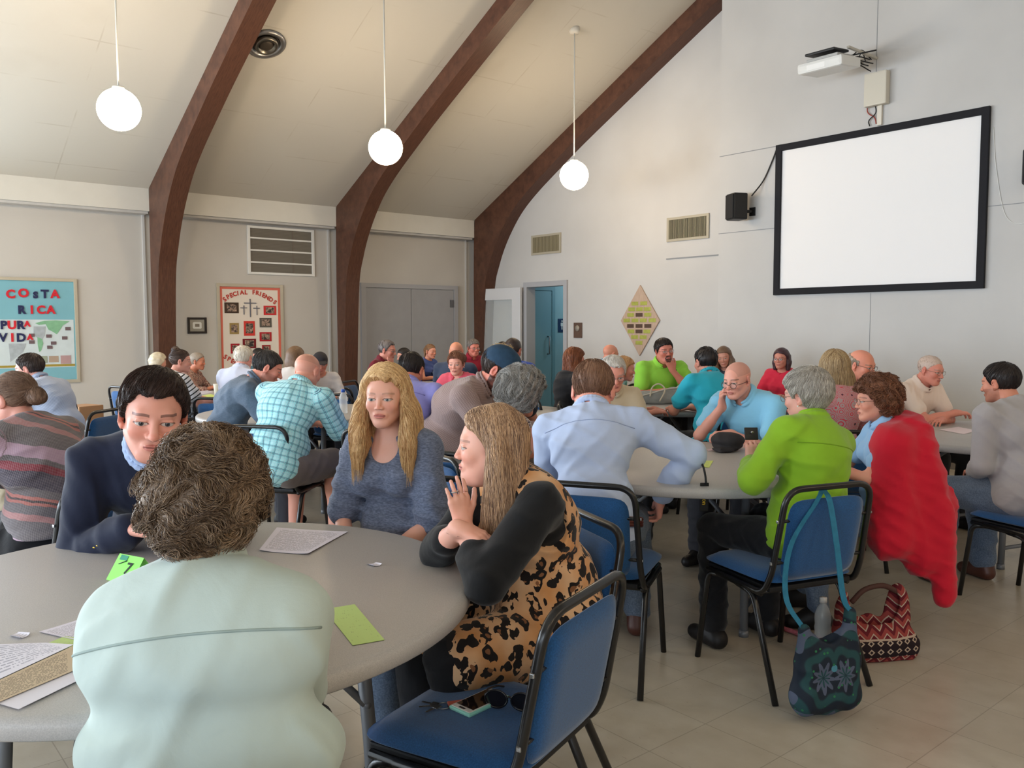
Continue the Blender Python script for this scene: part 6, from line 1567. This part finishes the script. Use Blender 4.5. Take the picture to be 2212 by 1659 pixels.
# ================================================================== THINGS ON TABLES, SEATS AND FLOOR
def textpaper(name, c, ink=(70, 70, 80), rows=24, fill=.55, amt=.6, margin=.08):
    b = MatB(name, .55, .25); u, v, w_ = b.xyz(b.attr('cp'))
    ln = ((v*rows).frac()).lt(.42); cell = b.node('ShaderNodeTexNoise'); cell.inputs['Scale'].default_value = 1; cell.inputs['Detail'].default_value = 2
    cm = b.node('ShaderNodeCombineXYZ'); b.nt.links.new((u*38).k, cm.inputs[0]); b.nt.links.new(((v*rows).floor()*7.3).k, cm.inputs[1]); b.nt.links.new(cm.outputs[0], cell.inputs['Vector'])
    wd = X(b.nt, cell.outputs[0]).gt(1-fill); ins = u.gt(margin)*u.lt(1-margin)*v.gt(margin)*v.lt(1-margin)
    b.col(b.mix(ln*wd*ins*amt, srgb(*c), srgb(*ink))); return b.m
def paper(name, corners, z, mt, label=None, cat='paper', group=None, curl=.0, parent=None, th=.0006, world=False):
    """corners: four pixel positions on the plane z; order: u along first edge, v along the last"""
    P = [np.array(q, float) if world else onZ(q[0], q[1], z) for q in corners]; n = 8; V = []; A = []
    c0 = sum(P)/4
    for j in range(n+1):
        for i in range(n+1):
            u, v = i/n, j/n; p = P[0]*(1-u)*(1-v)+P[1]*u*(1-v)+P[2]*u*v+P[3]*(1-u)*v
            V.append(p-c0+np.array([0, 0, curl*(abs(u-.5)*2)**3*(.4+.6*v)])); A.append((u, v, 0))
    m = len(V); V2 = [v-np.array([0, 0, th]) for v in V]; F = []
    for j in range(n):
        for i in range(n): a = j*(n+1)+i; F.append((a, a+1, a+n+2, a+n+1)); F.append((m+a, m+a+n+1, m+a+n+2, m+a+1))
    me = fastmesh(name, np.array(V+V2), F, smooth=False); set_attr(me, 'cp', np.array(A+A, float))
    o = link(name, me, mt, parent); o.location = c0
    if label: tag(o, label, cat, group)
    return o
TZ = .7428
p_form = textpaper('form_white', (226, 222, 236), rows=26, amt=.55)
p_lime = textpaper('form_lime', (188, 214, 134), rows=16, fill=.35, amt=.5)
p_scrap = textpaper('scrap_white', (222, 218, 228), rows=4, amt=.4)
p_yel = textpaper('form_yellow', (208, 224, 120), rows=10, amt=.25)
paper('printed_form', [(598, 1140), (752, 1149), (666, 1198), (560, 1190)], TZ+.001, p_form, 'white printed form lying behind the mint overshirt on the foreground table', curl=.004)
paper('green_form', [(700, 1316), (766, 1305), (831, 1382), (762, 1394)], TZ+.001, p_lime, 'pale green form at the near right of the foreground table')
for cs, lb in (([(188, 1181), (216, 1178), (220, 1184), (190, 1187)], 'tiny white paper slip near the cuff of the navy blazer'), ([(790, 1219), (812, 1216), (825, 1221), (806, 1224)], 'tiny curled white slip in the middle of the foreground table'), ([(18, 1374), (40, 1367), (65, 1372), (42, 1381)], 'tiny white slip left of the stack of leaflets')):
    paper('paper_slip', cs, TZ+.001, p_scrap, lb, group=None, curl=.006)
paper('white_leaflet', [(84, 1365), (172, 1338), (245, 1362), (196, 1392)], TZ+.001, p_form, 'white leaflet sheet half under the elbow of the mint overshirt', curl=.002)
paper('green_form', [(72, 1402), (140, 1374), (230, 1385), (200, 1418)], TZ+.002, p_lime, 'pale green form under the leaflets at the left')
paper('paper_sheet', [(-70, 1500), (165, 1400), (168, 1470), (40, 1532)], TZ+.003, mat('sheet_white', srgb(226, 222, 232), .5), 'plain white sheet beneath the open brochure')
b_ = thing('brochure', 'open folded brochure with printed pages at the left of the foreground table', 'brochure', tuple(onZ(60, 1440, TZ)))
def bp_(corn, zs, mt, nm):
    P = [onZ(q[0], q[1], TZ+z_)-np.array([*onZ(60, 1440, TZ)]) for q, z_ in zip(corn, zs)]
    o = paper(nm, P, 0, mt, parent=b_, world=True); return o
bp_([(-110, 1395), (98, 1388), (160, 1392), (-60, 1494)], [.004, .004, .009, .009], textpaper('brochure_white', (228, 226, 238), ink=(60, 70, 110), rows=14, amt=.5), 'page')
bp_([(-60, 1496), (160, 1394), (160, 1448), (-20, 1524)], [.009, .009, .005, .005], textpaper('brochure_tan', (206, 186, 158), ink=(50, 44, 44), rows=18, amt=.7), 'page')
# tent card
p0 = onZ(229, 1252, TZ); p1 = onZ(276, 1262, TZ); e1 = unit(p1-p0); tc = thing('tent_card', 'bright green folded tent card with a handwritten 7', 'tent card', tuple(p0), math.atan2(e1[1], e1[0]))
m_tent = mat('tent_green', srgb(150, 236, 110), .6)
W_, Hh, Dp = .10, .062, .045
mb = MB(); mb.add([(0, 0, 0), (W_, 0, 0), (W_, Dp, Hh), (0, Dp, Hh), (0, .001, 0), (W_, .001, 0)], [(0, 1, 2, 3)]); mb.add([(0, 2*Dp, 0), (W_, 2*Dp, 0), (W_, Dp, Hh), (0, Dp, Hh)], [(0, 3, 2, 1)])
mb.build('card', m_tent, tc)
Rt = Matrix.Rotation(math.atan2(Hh, Dp), 4, 'X')
me = curve_text('7', .045, .0003, .0008); me.transform(Rt); me.transform(Matrix.Translation((.062, Dp*.5-.001, Hh*.5+.001))); link('digit', me, mat('ink_black', srgb(30, 44, 34), .6), tc)
mb = MB(); q = lambda x, t: (x, Dp*t-.001, Hh*t+.001); mb.tube([q(.018, .62), q(.044, .78)], .0013, 5); mb.build('pen_stroke', mat('ink_black2', srgb(34, 50, 40), .6), tc)
mb = MB(); mb.add([q(.012, .78), q(.042, .78), q(.042, .96), q(.012, .96)], [(0, 1, 2, 3)]); mb.build('stamp', mat('stamp_teal', srgb(60, 150, 120), .6), tc)
# foreground seat: keys, phone, sunglasses
SZ = .474
ph = thing('mobile_phone', 'smartphone in a mint case lying on the empty foreground chair', 'phone', tuple(onZ(1036, 1522, SZ)+np.array([0, 0, .001])), math.atan2(*(unit(onZ(1085, 1510, SZ)-onZ(1010, 1545, SZ))[[1, 0]])))
mb = MB(); mb.box((-.072, -.037, 0), (.072, .037, .010), .004); mb.build('case', mat('case_mint', srgb(150, 214, 196), .5), ph)
mb = MB(); mb.box((-.068, -.033, .0095), (.068, .033, .0115), .001); mb.build('bezel', mat('bezel_white', srgb(214, 208, 204), .3), ph)
mb = MB(); mb.box((-.052, -.030, .0112), (.054, .030, .0122)); mb.build('screen', mat('screen_black', srgb(24, 16, 16), .08, .6), ph)
mb = MB(); mb.box((-.064, -.010, .0112), (-.058, .010, .0124), .0004); mb.build('button', m_black, ph)
ky = thing('key_ring', 'bunch of keys with a reddish tag on the empty foreground chair', 'keys', tuple(onZ(958, 1528, SZ)))
mb = MB(); mb.tube([(.018*math.cos(a), .018*math.sin(a), .004) for a in np.linspace(0, 2*PI, 20, endpoint=False)], .0014, 6, True); mb.build('ring', m_screw, ky)
for i_, a in enumerate((3.6, 4.2, 4.9)):
    mb = MB(); R_3 = Matrix.Rotation(a, 3, 'Z'); mb.box((.014, -.010, .003+.003*i_), (.034, .010, .0055+.003*i_), .002, rot=R_3); mb.box((.034, -.004, .003+.003*i_), (.062, .004, .005+.003*i_), .001, rot=R_3); mb.build('key', m_screw, ky)
mb = MB(); mb.box((.012, -.018, .001), (.066, .018, .007), .003, rot=Matrix.Rotation(1.15, 3, 'Z')); mb.build('tag', mat('tag_red', srgb(190, 96, 78), .5), ky)
sg = thing('sunglasses', 'dark sunglasses lying on the empty foreground chair', 'sunglasses', tuple(onZ(1100, 1535, SZ)), .6)
m_sg = mat('sunglass_frame', srgb(26, 22, 24), .25, .5)
mb = MB()
for sx in (-1, 1): mb.tube([(sx*.034+.029*math.cos(a), 0, .026+.022*math.sin(a)) for a in np.linspace(0, 2*PI, 22, endpoint=False)], .0026, 6, True)
mb.tube(bez([(-.008, 0, .03), (0, .002, .034), (.008, 0, .03)], 4), .0026, 6)
for sx in (-1, 1): mb.tube(bez([(sx*.063, .0, .034), (sx*.068, .04, .030), (sx*.060, .09, .018), (sx*.050, .125, .004)], 5), .0026, 6)
mb.build('frame', m_sg, sg)
for sx in (-1, 1): mb = MB(); mb.add([(sx*.034+.028*math.cos(a), .0, .026+.021*math.sin(a)) for a in np.linspace(0, 2*PI, 22, endpoint=False)], [tuple(range(22))]); mb.build('lens', mat('dark_lens', srgb(20, 14, 14), .08, .7), sg)
# table B things
cp_ = thing('flat_cap', 'dark grey cloth cap lying on the middle right table', 'cap', tuple(onZ(1572, 972, TZ)), .3)
F = Field((-.13, -.15, -.01), (.13, .15, .13), .005); F.op(*ell((0, 0, .058), (.092, .098, .042)), 0); F.op(*ell((0, 0, .028), (.082, .088, .030)), .012); F.op(*ell((.0, -.085, .014), (.062, .045, .010)), .01); F.displace(wrinkle(3, .006, 1.5), .02)
F.op(np.array([-9.]*3), np.array([9.]*3), lambda x, y, z: .002-z+x*0+y*0, .002, 'i')
V, Q = F.mesh(); link('cloth', fastmesh('cloth', V, Q), mat('cap_charcoal', srgb(48, 46, 48), .9, bump=.4, bs=300), cp_)
paper('yellow_form', [(1183, 990), (1236, 977), (1262, 984), (1225, 996)], TZ+.001, p_yel, 'yellow form at the left of the middle right table')
paper('yellow_form', [(1480, 996), (1541, 995), (1532, 1010), (1470, 1004)], TZ+.001, p_yel, 'yellow form beside the dark cap on the middle right table')
paper('paper_slip', [(1527, 971), (1540, 968), (1541, 973), (1530, 974)], TZ+.001, mat('slip_pink', srgb(226, 200, 206), .5), 'tiny pinkish slip left of the dark cap')
c0 = atd(1623, 940, 3.78); mp_ = thing('mobile_phone', 'black smartphone held up in the hands of the person in lime', 'phone', tuple(c0), math.atan2(RH[1], RH[0]))
mb = MB(); mb.box((-.030, -.004, -.022), (.030, .004, .035), .003, rot=Matrix.Rotation(-.3, 3, 'X')); mb.build('body', m_black, mp_); mb = MB(); mb.lathe([(0, 0), (.006, 0), (.006, .002), (0, .002)], 14, c=(0, -.010, .014), rot=Matrix.Rotation(PI/2, 3, 'X').to_3x3()); mb.build('camera_lens', m_screw, mp_)
# camera strap with lettering hanging over the table edge
st_ = thing('camera_strap', 'black camera strap with yellow lettering hanging off the middle right table', 'strap', tuple(atd(1520, 1040, 3.62)), math.atan2(RH[1], RH[0]))
mb = MB(); mb.tube(bez([(-.012, .06, .09), (-.005, .0, .07), (.004, -.01, .03), (.008, -.012, -.01)], 6), .005, 6); mb.build('cord', m_black, st_)
mb = MB(); mb.box((-.016, -.006, -.13), (.022, .0, -.005), .004); mb.build('pad', mat('strap_pad', srgb(26, 24, 22), .6), st_)
me = curve_text('Nikon', .026, .0003, .0004); me.transform(Matrix.Rotation(PI/2, 4, 'X')); me.transform(Matrix.Rotation(PI/2+.05, 4, 'Y')); me.transform(Matrix.Translation((.003, -.0075, -.068))); link('lettering', me, mat('strap_yellow', srgb(222, 180, 40), .5), st_)
# table C, D, E, F things
paper('yellow_form', [(1940, 920), (1975, 914), (1998, 920), (1960, 927)], TZ+.001, p_yel, 'yellow form on the right table before the cream shirt')
paper('pink_form', [(2028, 928), (2070, 922), (2110, 930), (2082, 938)], TZ+.001, mat('sheet_pinkish', srgb(232, 214, 220), .5), 'pale pink sheet on the right table')
hb0 = onZ(1425, 872, TZ); hb_ = thing('handbag', 'grey canvas handbag with braided rim lying on the back table', 'handbag', tuple(hb0), math.atan2(RH[1], RH[0]))
F = Field((-.26, -.14, -.01), (.26, .14, .24), .007); F.op(*ell((0, 0, .055), (.19, .085, .075)), 0); F.op(*ell((.10, 0, .10), (.10, .06, .055)), .04); F.op(*ell((-.14, 0, .05), (.09, .06, .05)), .04); F.op(*ell((0, 0, .17), (.15, .03, .07)), .03, 's'); F.displace(wrinkle(5, .012, 1.0), .03)
F.op(np.array([-9.]*3), np.array([9.]*3), lambda x, y, z: .001-z+x*0+y*0, .002, 'i')
V, Q = F.mesh(); link('body', fastmesh('body', V, Q), mat('canvas_grey', srgb(150, 152, 150), .8, var=.12, vs=12), hb_)
mb = MB(); mb.tube(bez([(-.19, -.06, .07), (-.08, -.07, .10), (.05, -.06, .135), (.18, -.03, .145)], 8), .006, 6); mb.build('braided_rim', mat('rim_braid', srgb(210, 206, 196), .7), hb_)
mb = MB(); mb.tube(bez([(-.10, -.085, .07), (-.08, -.08, .15), (-.02, -.07, .18), (.03, -.085, .13), (-.02, -.11, .03)], 6), .007, 6); mb.build('handle', mat('handle_tan', srgb(206, 196, 176), .7), hb_)
paper('envelope', [(1375, 868), (1400, 856), (1420, 862), (1400, 872)], TZ+.002, mat('manila', srgb(214, 196, 160), .6), 'manila envelope beside the canvas handbag')
cu = thing('paper_cup', 'white paper cup on the back left table', 'cup', tuple(onZ(470, 852, TZ))); mb = MB(); mb.lathe([(0, 0), (.030, 0), (.040, .105), (.042, .107), (.039, .108), (.037, .10), (.029, .004), (0, .004)], 26); mb.build('cup', mat('cup_paper', srgb(226, 220, 212), .6), cu)
paper('yellow_form', [(426, 857), (455, 851), (468, 856), (440, 862)], TZ+.001, p_yel, 'yellow form beside the paper cup')
paper('white_form', [(418, 847), (448, 843), (462, 847), (432, 852)], TZ+.001, p_form, 'white sheet behind the yellow form near the paper cup')
bt_ = thing('water_bottle', 'small clear water bottle with a blue cap on the table behind the plaid shirt', 'water bottle', tuple(onZ(742, 893, TZ)))
m_pet = glass('bottle_plastic', (.86, .92, .96, 1), .05, .35)
prof = [(0, 0), (.028, 0), (.032, .006), (.031, .03), (.033, .045), (.031, .06), (.033, .075), (.031, .09), (.033, .11), (.032, .13), (.022, .155), (.013, .168), (.013, .178), (0, .178)]
mb = MB(); mb.lathe(prof, 24); mb.build('bottle', m_pet, bt_); mb = MB(); mb.lathe([(0, .168), (.0155, .168), (.0155, .19), (.014, .192), (0, .192)], 20); mb.build('cap', mat('cap_blue', srgb(50, 96, 190), .4), bt_)
bt2 = thing('water_bottle', 'clear plastic water bottle standing on the floor behind the lime jacket chair', 'water bottle', tuple(onZ(1776, 1396, 0)))
mb = MB(); mb.lathe([(r_*1.1, z_*1.15) for r_, z_ in prof], 24); mb.build('bottle', m_pet, bt2); mb = MB(); mb.lathe([(0, .20), (.0165, .20), (.0165, .222), (0, .224)], 20); mb.build('cap', mat('cap_white', srgb(225, 225, 225), .4), bt2)
# pink strap on the floor
p_ = [onZ(x_, y_, .012) for x_, y_ in ((1605, 1340), (1650, 1348), (1700, 1360), (1745, 1375), (1780, 1380))]
mb = MB(); mb.tube(bez(p_, 6), .011, 6); tag(mb.build('bag_strap', mat('strap_pink', srgb(196, 110, 124), .7, var=.2, vs=60)), 'pink patterned strap lying on the floor beneath the lime jacket chair', 'strap')
# tapestry tote on the floor
def tribal(name, base, cs, sc=1.0):
    b = MatB(name, .85, .15); u, v, w_ = b.xyz(b.attr('cp')); u = u*sc; v = v*sc
    zig = (((u/.07).frac()-.5).abs()*.07+v)
    c = b.mix((zig/.048).frac().lt(.45), srgb(*base), srgb(*cs[0])); c = b.mix((zig/.048).frac().gt(.86), c, srgb(*cs[1]))
    band = v.lt(.11*sc)*v.gt(.03*sc); dia = (((u/.05).frac()-.5).abs()*2+((v/.04).frac()-.5).abs()*2)
    c = b.mix(band, c, srgb(*cs[2])); c = b.mix(band*dia.lt(.75)*dia.gt(.4), c, srgb(*cs[1])); c = b.mix((v-.115*sc).abs().lt(.004*sc), c, srgb(*cs[1])); b.col(c); return b.m
tt = onZ(1888, 1418, 0); tb = thing('tote_bag', 'woven tapestry tote bag with red and cream zigzag pattern on the floor', 'tote bag', tuple(tt), math.atan2(RH[1], RH[0])+.12)
F = Field((-.24, -.16, -.01), (.26, .18, .40), .007); F.op(*ell((-.02, 0, .09), (.19, .10, .11)), 0); F.op(*cone((-.13, 0, .06), (.14, 0, .06), .09, .09), .04); F.op(*ell((.13, .02, .22), (.055, .06, .13)), .05); F.op(*ell((-.15, .02, .20), (.05, .05, .12)), .05); F.op(*ell((-.01, .0, .27), (.13, .06, .15)), .02, 's'); F.displace(wrinkle(9, .008), .02)
F.op(np.array([-9.]*3), np.array([9.]*3), lambda x, y, z: .001-z+x*0+y*0, .002, 'i')
V, Q = F.mesh(); me = fastmesh('body', V, Q); set_attr(me, 'cp', np.stack([V[:, 0]+.3, V[:, 2], V[:, 1]], 1)); link('body', me, tribal('tapestry', (96, 30, 38), ((140, 62, 58), (176, 156, 138), (38, 28, 32))), tb); tb.scale = (.85, .85, .9)
mb = MB(); mb.tube(bez([(-.13, .0, .27), (-.06, .0, .33), (.04, .0, .345), (.12, .0, .31)], 6), .013, 8); mb.build('handle', mat('tote_handle', srgb(74, 46, 40), .7), tb)
# teal embroidered bag hanging from the chair back
p_top = (RH*1.10+FH*3.20); gx, gy = 1.155, 3.02
hg = thing('shoulder_bag', 'teal embroidered shoulder bag hanging by long straps from the chair back', 'shoulder bag', tuple(atd(1782, 1540, 3.02)*np.array([1, 1, 0])), math.atan2(RH[1], RH[0])+.35)
F = Field((-.17, -.10, .0), (.17, .10, .48), .006); F.op(*ell((0, 0, .19), (.125, .045, .17)), 0); F.op(*cone((-.09, 0, .08), (.09, 0, .08), .055, .055), .03); F.op(*cone((-.10, 0, .10), (-.10, 0, .34), .040, .022), .03); F.op(*cone((.10, 0, .10), (.105, 0, .38), .040, .022), .03)
F.op(*ell((0.0, .0, .40), (.075, .06, .12)), .02, 's'); F.displace(wrinkle(11, .006), .02)
F.op(np.array([-9.]*3), np.array([9.]*3), lambda x, y, z: .012-z+x*0+y*0, .004, 'i')
V, Q = F.mesh(); me = fastmesh('pouch', V, Q); set_attr(me, 'cp', np.stack([V[:, 0], V[:, 2]-.17, V[:, 1]], 1))
b = MatB('embroidery', .7, .3); u, v, w_ = b.xyz(b.attr('cp')); au = (u.abs()-.045); r2_ = (au.pw(2)+(v*.8).pw(2)).pw(.5); an = v.at2(au)
pet = ((r2_*115+(an*6).sin()*.8).sin()); c = b.mix(b.ramp(pet, -.2, .5), srgb(20, 30, 44), srgb(30, 66, 70)); c = b.mix((r2_*60+(an*9).sin()*.7).sin().gt(.80), c, srgb(76, 84, 104)); c = b.mix(((u.pw(2)+(v-.03).pw(2)).pw(.5)).lt(.013), c, srgb(70, 130, 150))
c = b.mix(b.voro(b.attr('cp'), 34).lt(.16), c, srgb(40, 110, 70)); b.col(c); link('pouch', me, b.m, hg)
m_st = mat('strap_teal', srgb(38, 110, 140), .7, var=.12, vs=40)
lc = lambda q: np.array(Matrix.Rotation(-(math.atan2(RH[1], RH[0])+.35), 3, 'Z') @ Vector(q-np.array(hg.location)))
tp = [lc(atd(1775, 1066, 3.22)), lc(atd(1790, 1074, 3.10))]
def ribbon(pts, w):
    P = bez(pts, 8); mb = MB(); V = []; 
    for p in P: V += [p+np.array([-w, -.001, 0]), p+np.array([w, -.001, 0]), p+np.array([w, .002, 0]), p+np.array([-w, .002, 0])]
    F = []
    for i in range(len(P)-1):
        for k_ in range(4): a = i*4+k_; b2 = i*4+(k_+1) % 4; F.append((a, b2, b2+4, a+4))
    mb.add(V, F); return mb
ribbon([np.array([-.105, -.01, .34]), lc(atd(1698, 1290, 3.05)), lc(atd(1708, 1180, 3.10)), lc(atd(1765, 1082, 3.16)), tp[0]+np.array([0, 0, .012])], .011).build('strap', m_st, hg)
ribbon([np.array([.105, -.01, .38]), lc(atd(1822, 1290, 3.04)), lc(atd(1808, 1180, 3.08)), lc(atd(1793, 1085, 3.14)), tp[0]+np.array([.01, 0, .014])], .012).build('strap', m_st, hg)
# cardboard box by the left wall
q = onZ(178, 905, .0) if False else atd(178, 870, 8.8); bx_ = thing('cardboard_box', 'brown cardboard box with dark printing beside the blue chairs at the left', 'box', (q[0], q[1], 0), .4)
mb = MB(); mb.box((-.14, -.14, 0), (.14, .14, .62), .004); mb.build('carton', mat('cardboard', srgb(168, 130, 96), .8), bx_)
mb = MB(); mb.box((-.08, -.1425, .47), (.08, -.140, .56)); mb.build('print', mat('box_print', srgb(60, 44, 36), .7), bx_)
# spare chairs that show between the people
def chair_px(px, py, d, yaw, label):
    lat = (px-1106)/1836*d; return chair_at(lat, d, yaw, label)
chair_px(178, 860, 7.6, 160, 'empty blue stacking chair farther back at the left, below the map board')
chair_px(272, 900, 7.0, -70, 'dark stacking chair seen from the side, left of the navy blazer')
chair_px(735, 850, 7.9, 172, 'empty blue stacking chair before the second wood arch')
chair_px(752, 840, 8.7, 160, 'second empty blue stacking chair beside the wood arch, farther back')
chair_px(1000, 960, 4.35, 150, 'blue stacking chair edge showing behind the leopard print hair')
print('done', time.time()-T0)
